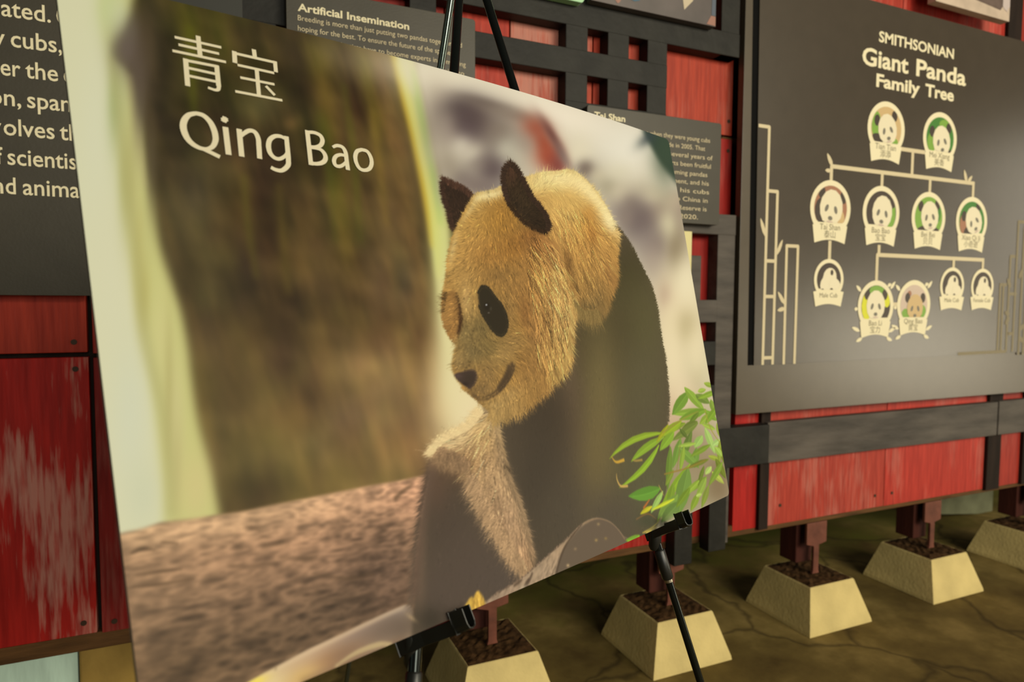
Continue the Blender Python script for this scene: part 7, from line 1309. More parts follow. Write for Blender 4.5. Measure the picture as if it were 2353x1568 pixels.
["L",[[835.1,572.5],[831.0,575.8],[824.8,580.6],[818.1,585.9],[811.4,591.1],[805.4,595.8]],[0.72,0.72,0.51],[135,154,58],0.62,0.7],
["P",[[834.3,572.3],[827.5,574.7],[818.8,578.8],[811.8,584.0],[806.4,589.6],[802.9,595.0],[801.2,598.8],[801.4,598.9],[805.4,595.8],[811.4,591.1],[818.1,585.9],[824.8,580.6],[831.0,575.8],[835.1,572.5]],[93,106,40],0.51,0.45,False],
["P",[[775.5,505.8],[775.4,508.5],[776.7,512.2],[780.4,515.9],[785.5,519.3],[791.5,522.0],[796.1,523.7],[796.5,523.7],[796.2,521.0],[794.8,517.2],[791.9,513.3],[787.6,509.8],[781.7,507.1],[776.8,505.5]],[96,112,48],0.54,1.0,False],
["L",[[776.2,505.6],[778.5,507.8],[782.1,511.0],[786.1,514.6],[790.2,518.2],[793.8,521.5]],[0.69,0.69,0.49],[117,136,58],0.59,0.7],
["P",[[775.5,505.8],[775.4,508.5],[776.7,512.2],[780.4,515.9],[785.5,519.3],[791.5,522.0],[796.1,523.7],[796.3,523.7],[793.8,521.5],[790.2,518.2],[786.1,514.6],[782.1,511.0],[778.5,507.8],[776.2,505.6]],[80,94,40],0.49,0.45,False],
["P",[[912.4,510.5],[908.8,513.9],[905.9,518.9],[906.4,524.5],[909.3,530.1],[914.2,535.2],[918.4,538.6],[919.0,538.6],[922.1,535.3],[925.1,530.3],[926.1,524.6],[924.5,519.0],[919.6,513.9],[914.8,510.5]],[155,171,66],0.63,1.0,False],
["L",[[913.6,510.5],[914.2,513.9],[915.1,518.9],[916.1,524.6],[917.2,530.2],[918.1,535.2]],[0.81,0.81,0.58],[189,208,80],0.69,0.7],
["P",[[912.4,510.5],[908.8,513.9],[905.9,518.9],[906.4,524.5],[909.3,530.1],[914.2,535.2],[918.4,538.6],[918.7,538.6],[918.1,535.2],[917.2,530.2],[916.1,524.6],[915.1,518.9],[914.2,513.9],[913.6,510.5]],[130,143,55],0.58,0.45,False],
["P",[[914.7,550.7],[910.4,554.2],[906.4,559.4],[905.8,565.5],[907.7,571.7],[911.6,577.5],[915.2,581.5],[915.8,581.5],[919.6,578.1],[923.6,572.9],[925.7,566.9],[925.3,560.6],[921.3,554.8],[917.1,550.9]],[128,139,46],0.64,1.0,False],
["L",[[915.9,550.8],[915.8,554.5],[915.8,560.0],[915.7,566.2],[915.6,572.3],[915.6,577.8]],[0.81,0.81,0.58],[156,169,56],0.69,0.7],
["P",[[914.7,550.7],[910.4,554.2],[906.4,559.4],[905.8,565.5],[907.7,571.7],[911.6,577.5],[915.2,581.5],[915.5,581.5],[915.6,577.8],[915.6,572.3],[915.7,566.2],[915.8,560.0],[915.8,554.5],[915.9,550.8]],[107,116,38],0.58,0.45,False],
["P",[[888.1,548.4],[886.3,551.3],[886.0,555.4],[889.6,559.3],[895.8,563.0],[903.7,566.0],[910.2,568.0],[910.8,567.9],[912.0,565.0],[912.3,560.9],[910.1,556.6],[905.3,552.8],[897.4,549.8],[890.5,548.1]],[165,192,86],0.62,1.0,False],
["L",[[889.3,548.2],[891.8,550.6],[895.6,554.1],[899.8,558.0],[904.0,561.9],[907.9,565.5]],[0.79,0.79,0.57],[201,234,104],0.68,0.7],
["P",[[888.1,548.4],[886.3,551.3],[886.0,555.4],[889.6,559.3],[895.8,563.0],[903.7,566.0],[910.2,568.0],[910.5,567.9],[907.9,565.5],[904.0,561.9],[899.8,558.0],[895.6,554.1],[891.8,550.6],[889.3,548.2]],[138,161,72],0.56,0.45,False],
["P",[[937.3,456.1],[925.7,455.1],[909.3,454.8],[892.4,456.2],[876.5,458.7],[863.0,462.0],[854.4,464.5],[854.5,464.8],[864.7,465.6],[880.0,466.0],[896.9,465.4],[913.7,463.6],[928.4,460.2],[937.9,457.2]],[138,167,54],0.62,1.0,False],
["L",[[937.6,456.6],[927.0,457.6],[911.5,459.2],[894.7,460.8],[878.2,462.4],[863.9,463.8]],[0.79,0.79,0.57],[168,203,65],0.68,0.7],
["P",[[937.3,456.1],[925.7,455.1],[909.3,454.8],[892.4,456.2],[876.5,458.7],[863.0,462.0],[854.4,464.5],[854.4,464.7],[863.9,463.8],[878.2,462.4],[894.7,460.8],[911.5,459.2],[927.0,457.6],[937.6,456.6]],[115,140,45],0.56,0.45,False],
["P",[[932.9,480.1],[920.3,482.0],[904.0,485.6],[889.8,491.1],[878.1,497.4],[869.7,503.9],[864.9,508.5],[865.4,508.8],[876.5,507.0],[892.2,503.7],[907.8,498.9],[921.5,493.1],[930.6,486.3],[935.2,481.1]],[130,161,50],0.62,1.0,False],
["L",[[934.1,480.6],[925.4,484.1],[912.7,489.3],[898.8,495.0],[885.1,500.5],[873.1,505.4]],[0.8,0.8,0.57],[158,196,61],0.68,0.7],
["P",[[932.9,480.1],[920.3,482.0],[904.0,485.6],[889.8,491.1],[878.1,497.4],[869.7,503.9],[864.9,508.5],[865.2,508.6],[873.1,505.4],[885.1,500.5],[898.8,495.0],[912.7,489.3],[925.4,484.1],[934.1,480.6]],[109,135,42],0.56,0.45,False],
["P",[[902.7,520.3],[898.7,517.0],[891.6,513.0],[881.8,509.7],[871.0,507.4],[860.3,505.9],[852.8,505.3],[852.5,505.5],[856.4,508.4],[863.0,512.4],[871.8,516.0],[881.9,518.9],[893.0,520.5],[901.4,521.0]],[159,182,72],0.61,1.0,False],
["L",[[902.1,520.6],[895.9,518.8],[886.8,516.0],[876.8,512.9],[867.0,509.9],[858.3,507.2]],[0.77,0.77,0.55],[193,222,87],0.66,0.7],
["P",[[902.7,520.3],[898.7,517.0],[891.6,513.0],[881.8,509.7],[871.0,507.4],[860.3,505.9],[852.8,505.3],[852.6,505.4],[858.3,507.2],[867.0,509.9],[876.8,512.9],[886.8,516.0],[895.9,518.8],[902.1,520.6]],[133,152,60],0.55,0.45,False],
["P",[[871.4,542.3],[859.8,541.5],[843.7,541.5],[827.6,543.2],[812.9,545.8],[800.6,549.1],[792.9,551.7],[793.1,552.0],[803.3,552.5],[818.4,552.7],[834.7,551.8],[850.6,549.8],[863.9,546.4],[872.3,543.4]],[125,150,50],0.57,1.0,False],
["L",[[871.9,542.8],[861.9,544.0],[847.1,545.6],[831.2,547.5],[815.6,549.2],[802.0,550.8]],[0.74,0.74,0.53],[152,183,61],0.63,0.7],
["P",[[871.4,542.3],[859.8,541.5],[843.7,541.5],[827.6,543.2],[812.9,545.8],[800.6,549.1],[792.9,551.7],[793.0,551.9],[802.0,550.8],[815.6,549.2],[831.2,547.5],[847.1,545.6],[861.9,544.0],[871.9,542.8]],[105,126,42],0.52,0.45,False],
["P",[[907.3,576.4],[894.5,578.4],[878.0,582.1],[863.5,587.7],[851.5,594.1],[842.8,600.7],[837.9,605.4],[838.4,605.6],[849.6,603.7],[865.4,600.3],[881.3,595.4],[895.3,589.5],[904.7,582.6],[909.6,577.4]],[130,156,54],0.6,1.0,False],
["L",[[908.4,576.9],[899.6,580.5],[886.6,585.8],[872.3,591.6],[858.4,597.2],[846.2,602.2]],[0.77,0.77,0.55],[158,190,65],0.66,0.7],
["P",[[907.3,576.4],[894.5,578.4],[878.0,582.1],[863.5,587.7],[851.5,594.1],[842.8,600.7],[837.9,605.4],[838.1,605.5],[846.2,602.2],[858.4,597.2],[872.3,591.6],[886.6,585.8],[899.6,580.5],[908.4,576.9]],[109,131,45],0.55,0.45,False],
["P",[[808.0,591.2],[797.9,591.2],[784.4,592.2],[771.7,594.8],[760.6,598.4],[751.9,602.3],[746.6,605.4],[746.9,605.6],[755.9,605.4],[768.8,604.6],[782.2,602.7],[794.5,599.7],[803.9,595.6],[809.3,592.2]],[149,175,63],0.54,1.0,False],
["L",[[808.7,591.7],[800.9,593.4],[789.4,596.0],[776.9,598.7],[764.7,601.5],[753.9,603.9]],[0.69,0.69,0.49],[181,213,76],0.59,0.7],
["P",[[808.0,591.2],[797.9,591.2],[784.4,592.2],[771.7,594.8],[760.6,598.4],[751.9,602.3],[746.6,605.4],[746.8,605.5],[753.9,603.9],[764.7,601.5],[776.9,598.7],[789.4,596.0],[800.9,593.4],[808.7,591.7]],[125,147,52],0.49,0.45,False],
["P",[[773.0,596.2],[763.1,596.9],[750.2,599.0],[738.9,602.8],[729.5,607.5],[722.7,612.6],[718.8,616.3],[719.2,616.6],[728.1,615.8],[740.5,613.9],[752.9,610.8],[763.7,606.6],[771.0,601.4],[774.8,597.2]],[119,144,46],0.51,1.0,False],
["L",[[773.9,596.7],[767.0,599.1],[756.9,602.8],[745.8,606.8],[735.0,610.7],[725.4,614.2]],[0.66,0.66,0.47],[145,175,56],0.56,0.7],
["P",[[773.0,596.2],[763.1,596.9],[750.2,599.0],[738.9,602.8],[729.5,607.5],[722.7,612.6],[718.8,616.3],[719.0,616.4],[725.4,614.2],[735.0,610.7],[745.8,606.8],[756.9,602.8],[767.0,599.1],[773.9,596.7]],[99,120,38],0.47,0.45,False],
["P",[[778.8,532.7],[772.2,536.5],[764.3,542.4],[758.3,549.6],[754.2,557.0],[752.1,564.1],[751.4,568.9],[751.9,569.0],[757.8,565.4],[765.7,559.6],[772.8,552.8],[778.1,545.4],[780.3,538.2],[780.5,533.1]],[144,169,63],0.53,1.0,False],
["L",[[779.7,532.9],[776.2,537.3],[771.1,543.9],[765.5,551.2],[760.0,558.3],[755.0,564.7]],[0.67,0.67,0.48],[175,206,76],0.58,0.7],
["P",[[778.8,532.7],[772.2,536.5],[764.3,542.4],[758.3,549.6],[754.2,557.0],[752.1,564.1],[751.4,568.9],[751.7,569.0],[755.0,564.7],[760.0,558.3],[765.5,551.2],[771.1,543.9],[776.2,537.3],[779.7,532.9]],[120,141,52],0.48,0.45,False],
["P",[[937.0,528.5],[938.0,524.2],[937.6,517.9],[933.8,511.2],[928.0,504.6],[921.2,498.9],[915.8,495.2],[915.3,495.3],[914.8,499.5],[915.2,505.7],[917.6,512.4],[922.1,519.0],[929.0,524.8],[935.0,528.6]],[159,182,81],0.64,1.0,False],
["L",[[936.0,528.5],[933.5,524.5],[929.8,518.5],[925.7,511.8],[921.6,505.1],[918.0,499.2]],[0.82,0.82,0.58],[193,222,98],0.7,0.7],
["P",[[937.0,528.5],[938.0,524.2],[937.6,517.9],[933.8,511.2],[928.0,504.6],[921.2,498.9],[915.8,495.2],[915.6,495.2],[918.0,499.2],[921.6,505.1],[925.7,511.8],[929.8,518.5],[933.5,524.5],[936.0,528.5]],[133,152,68],0.58,0.45,False],
["P",[[837.7,604.5],[829.1,606.7],[818.5,610.6],[810.4,616.0],[804.5,622.0],[801.1,628.1],[799.8,632.4],[800.3,632.5],[808.0,630.4],[818.4,626.7],[828.0,621.8],[835.5,616.1],[839.0,609.9],[839.9,605.2]],[136,156,57],0.56,1.0,False],
["L",[[838.8,604.8],[834.1,608.2],[827.0,613.3],[819.2,618.9],[811.4,624.4],[804.6,629.2]],[0.72,0.72,0.52],[165,190,69],0.62,0.7],
["P",[[837.7,604.5],[829.1,606.7],[818.5,610.6],[810.4,616.0],[804.5,622.0],[801.1,628.1],[799.8,632.4],[800.0,632.5],[804.6,629.2],[811.4,624.4],[819.2,618.9],[827.0,613.3],[834.1,608.2],[838.8,604.8]],[114,131,47],0.51,0.45,False],
["P",[[732.0,562.6],[725.6,563.8],[717.5,566.2],[710.9,569.7],[705.6,573.9],[702.1,578.1],[700.4,581.2],[700.7,581.3],[706.5,580.1],[714.5,577.9],[722.1,574.7],[728.3,570.9],[731.9,566.6],[733.4,563.2]],[128,146,54],0.5,1.0,False],
["L",[[732.7,562.9],[728.8,565.2],[722.9,568.5],[716.4,572.2],[710.0,575.9],[704.3,579.1]],[0.63,0.63,0.45],[156,178,65],0.54,0.7],
["P",[[732.0,562.6],[725.6,563.8],[717.5,566.2],[710.9,569.7],[705.6,573.9],[702.1,578.1],[700.4,581.2],[700.6,581.3],[704.3,579.1],[710.0,575.9],[716.4,572.2],[722.9,568.5],[728.8,565.2],[732.7,562.9]],[107,122,45],0.45,0.45,False],
["L",[[607.2,529.7],[587.3,529.7],[578.7,521.2]],[2.3,1.69,0.46],[206,160,60],0.61,0.95],
["L",[[651.8,536.3],[633.1,534.8],[626.8,532.6]],[1.63,1.3,0.49],[170,140,70],0.65,0.9],
["L",[[603.6,564.6],[586.8,561.7],[581.4,552.4],[582.7,544.2]],[1.68,1.52,1.07,0.38],[206,166,90],0.61,0.95],
["L",[[720.2,505.7],[795.4,491.4],[849.8,484.7]],[1.18,1.18,0.69],[150,140,60],0.59,0.9],
["L",[[702.7,564.8],[777.4,567.0],[844.4,564.0]],[1.05,1.05,0.61],[150,120,50],0.58,0.9],
["L",[[874.3,483.8],[885.1,518.3],[917.1,549.5]],[1.35,1.35,0.78],[160,150,60],0.67,0.9],
["L",[[630.0,600.1],[650.5,591.7]],[1.56,1.56,0.91],[190,110,50],0.49,0.9],
["L",[[607.3,610.1],[638.7,609.3],[659.3,621.0]],[0.77,0.77,0.45],[160,110,60],0.48,0.9],
["L",[[620.9,629.9],[646.2,628.2],[674.7,621.7]],[0.79,0.79,0.46],[190,170,80],0.49,0.9],
["L",[[624.9,632.0],[655.6,630.2]],[0.68,0.68,0.4],[200,180,90],0.49,0.9],
["L",[[616.1,630.0],[639.8,631.7]],[0.77,0.77,0.45],[210,180,80],0.48,0.9],
["L",[[681.9,577.0],[691.1,594.2]],[0.83,0.83,0.49],[180,150,80],0.52,0.9],
["L",[[767.6,530.8],[741.8,565.6]],[0.91,0.91,0.53],[140,130,60],0.57,0.9],
["B",635.1,618.4,0.003055,-0.005356,0.02877,22.0,7.2,[78,80,60],0.6],
["B",709.1,631.5,0.004451,-0.007179,0.04013,17.8,5.9,[170,160,130],0.6],
["B",877.2,622.2,0.0009768,-0.001021,0.007796,34.4,12.2,[132,112,84],0.6]]
K = 2.0
pic = paint_print(OPS, WM, HM, K)
# the sheet: a fine grid, finest where the printed animal is, carrying the print and its glare veil as point colours
def knots(parts):
    out = [np.array([0.])]
    for a, b, n in parts: out.append(np.linspace(a, b, n+1)[1:])
    return np.concatenate(out)
ga = knots([(0, 380, 190), (380, 800, 370), (800, WM, 105)]); gb = knots([(0, HM, 720)])
A, B_ = np.meshgrid(ga, gb)
def rounded(A, B, r=9.):
    A, B = A.copy(), B.copy()
    for cx, sx in ((r, -1), (WM-r, 1)):
        for cy, sy in ((r, -1), (HM-r, 1)):
            da, db = (A-cx)*sx, (B-cy)*sy; m_ = (da > 0) & (db > 0); h_ = np.hypot(da, db); q = m_ & (h_ > 0)
            mx_ = np.maximum(da, db); f = np.where(q, mx_/np.maximum(h_, 1e-9), 1)
            A = np.where(q, cx+sx*da*f, A); B = np.where(q, cy+sy*db*f, B)
    return A, B
RA, RB = rounded(A, B_)
P3 = surf(RA, RB)-pl
ny, nx = A.shape
me = bpy.data.meshes.new('printed_sheet')
idx = np.arange(nx*ny).reshape(ny, nx)
q = np.stack([idx[1:, :-1], idx[1:, 1:], idx[:-1, 1:], idx[:-1, :-1]], -1).reshape(-1, 4)
me.vertices.add(nx*ny); me.vertices.foreach_set('co', P3.astype(np.float32).ravel())
me.loops.add(q.size); me.loops.foreach_set('vertex_index', q.astype(np.int32).ravel())
me.polygons.add(len(q)); me.polygons.foreach_set('loop_start', np.arange(0, q.size, 4, dtype=np.int32)); me.polygons.foreach_set('loop_total', np.full(len(q), 4, np.int32))
me.polygons.foreach_set('use_smooth', np.ones(len(q), bool))
me.update(calc_edges=True)
fx = np.clip(RA*K-.5, 0, pic.shape[1]-1.001); fy = np.clip(RB*K-.5, 0, pic.shape[0]-1.001)
i0, j0 = fx.astype(int), fy.astype(int); tu, tv = (fx-i0)[..., None], (fy-j0)[..., None]
cc = (pic[j0, i0]*(1-tu)+pic[j0, i0+1]*tu)*(1-tv)+(pic[j0+1, i0]*(1-tu)+pic[j0+1, i0+1]*tu)*tv
cc = cc/255.; cc = np.where(cc <= .04045, cc/12.92, ((cc+.055)/1.055)**2.4)
INK = np.array([.745, .805, .92])
cc = np.clip(cc*INK, 0, .92)
ca = me.color_attributes.new('print', 'FLOAT_COLOR', 'POINT')
ca.data.foreach_set('color', np.concatenate([cc, np.ones((ny, nx, 1))], -1).astype(np.float32).ravel())
mp_ = bpy.data.materials.new('photo_print_with_glare'); mp_.use_nodes = True; nt = mp_.node_tree; bs = nt.nodes['Principled BSDF']
bs.inputs['Roughness'].default_value = .55; bs.inputs['Specular IOR Level'].default_value = .08
at = nt.nodes.new('ShaderNodeAttribute'); at.attribute_name = 'print'; nt.links.new(at.outputs['Color'], bs.inputs['Base Color'])
me.materials.append(mp_)
o = bpy.data.objects.new('printed_sheet', me); C.objects.link(o); o.parent = ps
# foam core behind the print
b = MB(); n = 60; ring = []
for a, c in [(t, 0.) for t in np.linspace(0, WM, n)]+[(WM, t) for t in np.linspace(0, HM, n)[1:]]+[(t, HM) for t in np.linspace(WM, 0, n)[1:]]+[(0., t) for t in np.linspace(HM, 0, n)[1:-1]]: ring.append((a, c))
ra = np.array(ring); qa, qb = rounded(ra[:, 0], ra[:, 1])
fr, bk = surf(qa, qb, -.0003), surf(qa, qb, -.0055)
L = len(ring)
b.v += [tuple(v) for v in fr]+[tuple(v) for v in bk]
for i in range(L): j = (i+1) % L; b.f.append([i, i+L, j+L, j]); b.mi.append(0)
g = 24; s0 = len(b.v)
ga2, gb2 = np.meshgrid(np.linspace(4, WM-4, g), np.linspace(4, HM-4, g)); bb = surf(ga2, gb2, -.0055).reshape(-1, 3); b.v += [tuple(v) for v in bb]
for i in range(g-1):
    for j in range(g-1): k = s0+i*g+j; b.f.append([k, k+1, k+g+1, k+g]); b.mi.append(0)
b.build('foam_core', mat('grey_foam_core', (120, 116, 104), .7, .2), ps, origin=tuple(pl.tolist()))
# lettering printed on the sheet
LET = [[[[90.7,42.2],[132.6,42.6]],[2.86]],[[[93.1,49.9],[129.5,50.7]],[2.86]],[[[86.9,58.2],[134.8,58.8]],[2.86]],[[[112.2,35.0],[111.2,58.1]],[4.29]],[[[97.4,64.3],[95.6,94.7]],[4.49]],[[[95.7,66.2],[126.6,66.1]],[3.06]],[[[98.4,74.3],[122.6,75.2]],[2.86]],[[[98.2,83.1],[122.1,83.9]],[2.86]],[[[125.2,64.9],[123.9,88.8]],[4.49]],[[[124.2,88.1],[124.0,88.9],[123.9,89.7],[123.7,90.4],[123.6,91.2],[123.3,91.8],[123.0,92.3],[122.6,92.8],[122.2,93.1],[121.7,93.3],[121.2,93.5],[120.5,93.6],[119.8,93.7],[119.0,93.6],[118.0,93.4],[116.9,93.2],[115.9,92.9],[114.8,92.7],[113.7,92.4]],[3.67,3.47,2.86,2.65]],[[[164.9,36.5],[164.6,45.8]],[4.29]],[[[142.2,46.3],[186.3,46.9]],[3.06]],[[[144.7,43.9],[143.4,57.8]],[4.49]],[[[185.1,45.3],[184.1,58.6]],[4.08]],[[[145.6,59.6],[182.0,60.2]],[2.86]],[[[146.2,73.8],[180.2,74.0]],[2.86]],[[[164.2,60.7],[162.0,90.1]],[4.08]],[[[139.0,91.1],[185.5,91.5]],[2.86]],[[[170.8,78.0],[178.4,87.1]],[3.06]],[[[98.4,123.3],[99.5,123.4],[100.7,123.5],[101.9,123.5],[103.0,123.7],[104.1,123.9],[105.1,124.4],[106.1,125.0],[107.1,125.8],[108.0,126.8],[108.8,127.8],[109.6,128.9],[110.3,130.0],[110.9,131.2],[111.4,132.4],[111.8,133.7],[112.2,135.0],[112.5,136.4],[112.8,137.8],[113.0,139.2],[113.2,140.7],[113.3,142.2],[113.3,143.6],[113.3,145.0],[113.2,146.3],[113.2,147.4],[113.0,148.4],[112.8,149.2],[112.6,150.1],[112.3,150.9],[112.0,151.8],[111.6,152.7],[111.2,153.6],[110.7,154.5],[110.2,155.4],[109.6,156.2],[109.0,156.9],[108.3,157.6],[107.5,158.2],[106.7,158.8],[105.8,159.3],[105.0,159.7],[104.1,160.0],[103.1,160.3],[102.2,160.4],[101.2,160.4],[100.2,160.4],[99.2,160.3],[98.3,160.1],[97.3,159.9],[96.4,159.5],[95.5,159.1],[94.6,158.6],[93.7,158.1],[92.9,157.5],[92.1,156.9],[91.4,156.2],[90.6,155.4],[90.0,154.6],[89.3,153.7],[88.8,152.8],[88.3,151.9],[87.8,150.9],[87.4,149.8],[87.1,148.7],[86.8,147.6],[86.6,146.5],[86.4,145.4],[86.2,144.2],[86.1,143.0],[86.0,141.7],[86.1,140.5],[86.1,139.3],[86.3,138.1],[86.5,137.0],[86.8,135.8],[87.2,134.6],[87.6,133.5],[88.1,132.4],[88.7,131.3],[89.3,130.2],[90.0,129.2],[90.8,128.2],[91.6,127.2],[92.5,126.4],[93.4,125.7],[94.5,125.2],[95.6,124.7],[96.7,124.2],[97.9,123.8],[99.0,123.3]],[4.08,4.69,5.31,5.71,5.51,4.9,4.29,3.67,4.08,4.9,5.51,5.92,5.92,5.51,4.69,4.08]],[[[99.8,161.6],[106.4,163.1],[114.3,166.8]],[1.43,4.08,4.08]],[[[123.8,133.4],[122.7,163.2]],[5.31]],[[[121.9,124.2],[126.5,126.4]],[6.12]],[[[123.3,123.2],[125.1,127.5]],[5.71]],[[[136.5,133.3],[134.7,163.4]],[5.1]],[[[137.0,141.7],[137.8,140.8],[138.5,140.0],[139.2,139.1],[139.9,138.2],[140.6,137.4],[141.4,136.7],[142.2,136.0],[143.1,135.2],[144.0,134.6],[144.9,134.0],[145.8,133.5],[146.7,133.2],[147.5,133.1],[148.4,133.0],[149.3,133.1],[150.1,133.4],[150.9,133.8],[151.5,134.3],[152.1,135.0],[152.5,135.9],[152.9,137.0],[153.2,138.2],[153.4,139.4],[153.6,140.7],[153.7,142.0],[153.6,143.4],[153.5,144.9],[153.3,146.5],[153.1,148.1],[153.0,149.9],[152.8,151.9],[152.6,154.1],[152.4,156.3],[152.1,158.6],[151.9,161.0],[151.7,163.2]],[2.45,4.08,4.29,4.69,4.9,4.9,4.9]],[[[182.0,136.5],[181.1,136.1],[180.2,135.7],[179.3,135.3],[178.5,134.9],[177.6,134.6],[176.6,134.4],[175.7,134.4],[174.7,134.4],[173.6,134.5],[172.6,134.7],[171.6,135.0],[170.6,135.4],[169.7,136.0],[168.7,136.6],[167.7,137.4],[166.8,138.2],[166.0,139.1],[165.3,140.1],[164.6,141.1],[164.1,142.3],[163.6,143.6],[163.2,144.9],[162.9,146.1],[162.7,147.4],[162.5,148.6],[162.5,149.9],[162.5,151.2],[162.6,152.5],[162.7,153.6],[163.0,154.7],[163.3,155.7],[163.8,156.6],[164.3,157.5],[164.9,158.2],[165.5,158.9],[166.2,159.5],[166.9,159.9],[167.7,160.3],[168.6,160.5],[169.5,160.7],[170.4,160.7],[171.4,160.5],[172.4,160.2],[173.5,159.6],[174.6,158.9],[175.7,158.1],[176.7,157.3],[177.6,156.5],[178.4,155.8],[178.9,155.0],[179.5,154.1],[179.9,153.3],[180.4,152.5],[180.9,151.7]],[3.47,4.08,4.29,4.69,5.1,4.9,4.29,3.88,3.47,3.06]],[[[182.9,133.3],[182.6,137.9],[182.2,142.6],[181.9,147.4],[181.5,151.9],[181.2,155.9],[180.8,159.1],[180.5,161.5],[180.3,163.2],[180.1,164.3],[179.8,165.2],[179.4,166.1],[178.8,167.1],[177.9,168.2],[176.9,169.4],[175.7,170.5],[174.5,171.5],[173.3,172.4],[172.2,173.0],[171.1,173.4],[170.0,173.6],[169.0,173.6],[168.0,173.5],[167.0,173.4],[166.0,173.2],[165.2,173.0],[164.4,172.7],[163.6,172.4],[162.9,172.0],[162.2,171.6],[161.4,171.2]],[4.69,5.1,4.9,4.29,4.08,3.88]],[[[206.7,122.3],[204.0,162.7]],[4.9]],[[[205.5,124.8],[206.9,124.5],[208.3,124.3],[209.6,124.0],[211.0,123.8],[212.3,123.6],[213.6,123.6],[214.8,123.7],[216.1,123.9],[217.3,124.3],[218.5,124.7],[219.5,125.2],[220.3,125.8],[220.9,126.6],[221.4,127.5],[221.7,128.5],[221.9,129.5],[222.0,130.6],[221.9,131.6],[221.6,132.7],[221.2,133.8],[220.7,134.9],[220.0,136.0],[219.3,136.9],[218.5,137.8],[217.5,138.5],[216.5,139.2],[215.3,139.7],[214.2,140.2],[213.0,140.6],[211.8,140.9],[210.7,141.1],[209.6,141.2],[208.5,141.2],[207.4,141.1],[206.3,141.0],[205.2,141.0]],[3.67,3.88,4.49,4.9,4.49,3.88,3.67]],[[[205.6,141.9],[207.5,141.9],[209.4,141.9],[211.4,141.8],[213.3,141.8],[215.0,142.0],[216.5,142.2],[217.7,142.7],[218.7,143.3],[219.5,144.1],[220.2,144.9],[220.8,145.8],[221.2,146.6],[221.6,147.6],[221.8,148.6],[221.9,149.7],[221.9,150.7],[221.8,151.8],[221.5,152.8],[221.1,153.7],[220.6,154.6],[219.9,155.5],[219.2,156.3],[218.3,157.1],[217.4,157.7],[216.4,158.3],[215.3,158.9],[214.0,159.3],[212.7,159.7],[211.5,160.1],[210.3,160.3],[209.2,160.4],[208.1,160.5],[207.0,160.4],[205.9,160.4],[204.8,160.3],[203.7,160.3]],[3.47,3.88,4.69,5.1,4.69,4.08,3.88]],[[[232.2,137.6],[233.1,137.1],[234.0,136.6],[234.9,136.0],[235.9,135.5],[236.8,135.1],[237.7,134.9],[238.8,134.7],[239.8,134.7],[240.9,134.8],[242.0,134.9],[242.9,135.3],[243.7,135.7],[244.4,136.3],[245.0,137.1],[245.4,138.0],[245.8,139.0],[246.1,140.2],[246.3,141.4],[246.4,142.7],[246.4,144.1],[246.3,145.6],[246.2,147.2],[246.0,148.9],[245.9,150.6],[245.8,152.5],[245.7,154.4],[245.6,156.4],[245.5,158.5],[245.4,160.5],[245.3,162.5]],[3.06,3.88,4.29,4.9,4.9,4.9]],[[[245.8,145.7],[244.8,145.6],[243.7,145.4],[242.7,145.3],[241.7,145.2],[240.7,145.2],[239.7,145.3],[238.7,145.6],[237.6,146.0],[236.5,146.4],[235.5,147.0],[234.6,147.6],[233.8,148.3],[233.1,149.1],[232.4,150.0],[231.8,151.0],[231.4,152.0],[231.0,153.0],[230.8,154.0],[230.7,154.9],[230.7,155.9],[230.8,156.8],[231.0,157.7],[231.4,158.4],[231.9,159.0],[232.5,159.3],[233.3,159.6],[234.2,159.7],[235.2,159.7],[236.2,159.5],[237.1,159.2],[238.1,158.8],[239.2,158.2],[240.2,157.4],[241.3,156.6],[242.2,155.8],[243.0,155.0],[243.7,154.3],[244.3,153.5],[244.8,152.8],[245.2,152.1],[245.7,151.3],[246.2,150.6]],[3.47,3.67,4.08,4.69,4.29,3.88,3.47,2.86]],[[[266.6,134.9],[267.7,135.0],[268.9,135.1],[270.1,135.1],[271.2,135.3],[272.2,135.5],[273.1,136.0],[273.9,136.7],[274.6,137.7],[275.1,138.7],[275.6,139.9],[276.0,141.1],[276.3,142.3],[276.5,143.5],[276.6,144.8],[276.6,146.2],[276.5,147.5],[276.3,148.9],[276.0,150.1],[275.6,151.3],[275.1,152.6],[274.4,153.8],[273.7,154.9],[272.9,156.0],[272.1,156.9],[271.2,157.6],[270.1,158.3],[268.9,158.9],[267.8,159.4],[266.6,159.7],[265.5,159.9],[264.5,160.0],[263.5,160.0],[262.5,159.8],[261.6,159.6],[260.7,159.1],[259.9,158.6],[259.3,157.9],[258.7,157.0],[258.1,155.9],[257.7,154.8],[257.4,153.6],[257.1,152.4],[256.9,151.1],[256.8,149.8],[256.8,148.4],[256.9,146.9],[257.0,145.6],[257.3,144.3],[257.7,143.1],[258.2,141.8],[258.7,140.7],[259.4,139.6],[260.1,138.6],[260.9,137.7],[261.8,137.0],[262.9,136.5],[264.0,136.0],[265.1,135.6],[266.3,135.2],[267.4,134.8]],[4.08,4.29,4.69,4.9,4.49,4.08,4.29,4.69,4.9,4.49,4.08]]]
M_white_ink = mat('white_print', (196, 188, 162), .5, .25)
b = MB()
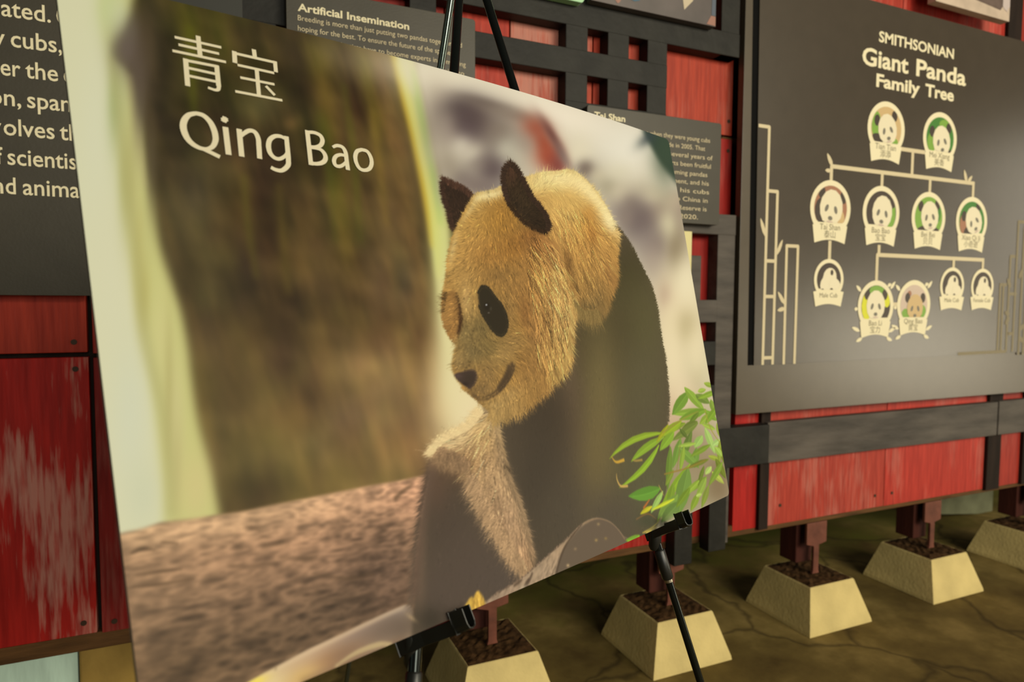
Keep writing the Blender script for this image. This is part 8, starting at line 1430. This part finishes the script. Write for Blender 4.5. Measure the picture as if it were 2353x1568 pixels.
for li, (pts, wd) in enumerate(LET):
    if li == 19: b.build('lettering', M_white_ink, ps, origin=tuple(pl.tolist())); b = MB()      # the upper line ends, the lower begins
    dens = []
    for p_, q_ in zip(pts, pts[1:]):
        nseg = max(1, int(math.hypot(q_[0]-p_[0], q_[1]-p_[1])/6)); dens += [(p_[0]+(q_[0]-p_[0])*i/nseg, p_[1]+(q_[1]-p_[1])*i/nseg) for i in range(nseg)]
    dens.append(tuple(pts[-1])); d = np.array(dens)
    t = np.gradient(d, axis=0) if len(d) > 2 else np.array([d[1]-d[0]]*2); t /= np.linalg.norm(t, axis=1)[:, None]
    nrm = np.stack([-t[:, 1], t[:, 0]], 1)*(np.interp(np.linspace(0, 1, len(d)), np.linspace(0, 1, len(wd)), wd)/2)[:, None]
    l, r = d+nrm, d-nrm
    k = len(b.v); b.v += [tuple(v) for v in surf(l[:, 0], l[:, 1], .0004+2e-5*li)]+[tuple(v) for v in surf(r[:, 0], r[:, 1], .0004+2e-5*li)]
    n = len(d)
    for i in range(n-1): b.f.append([k+i, k+i+1, k+n+i+1, k+n+i]); b.mi.append(0)
b.build('lettering', M_white_ink, ps, origin=tuple(pl.tolist()))
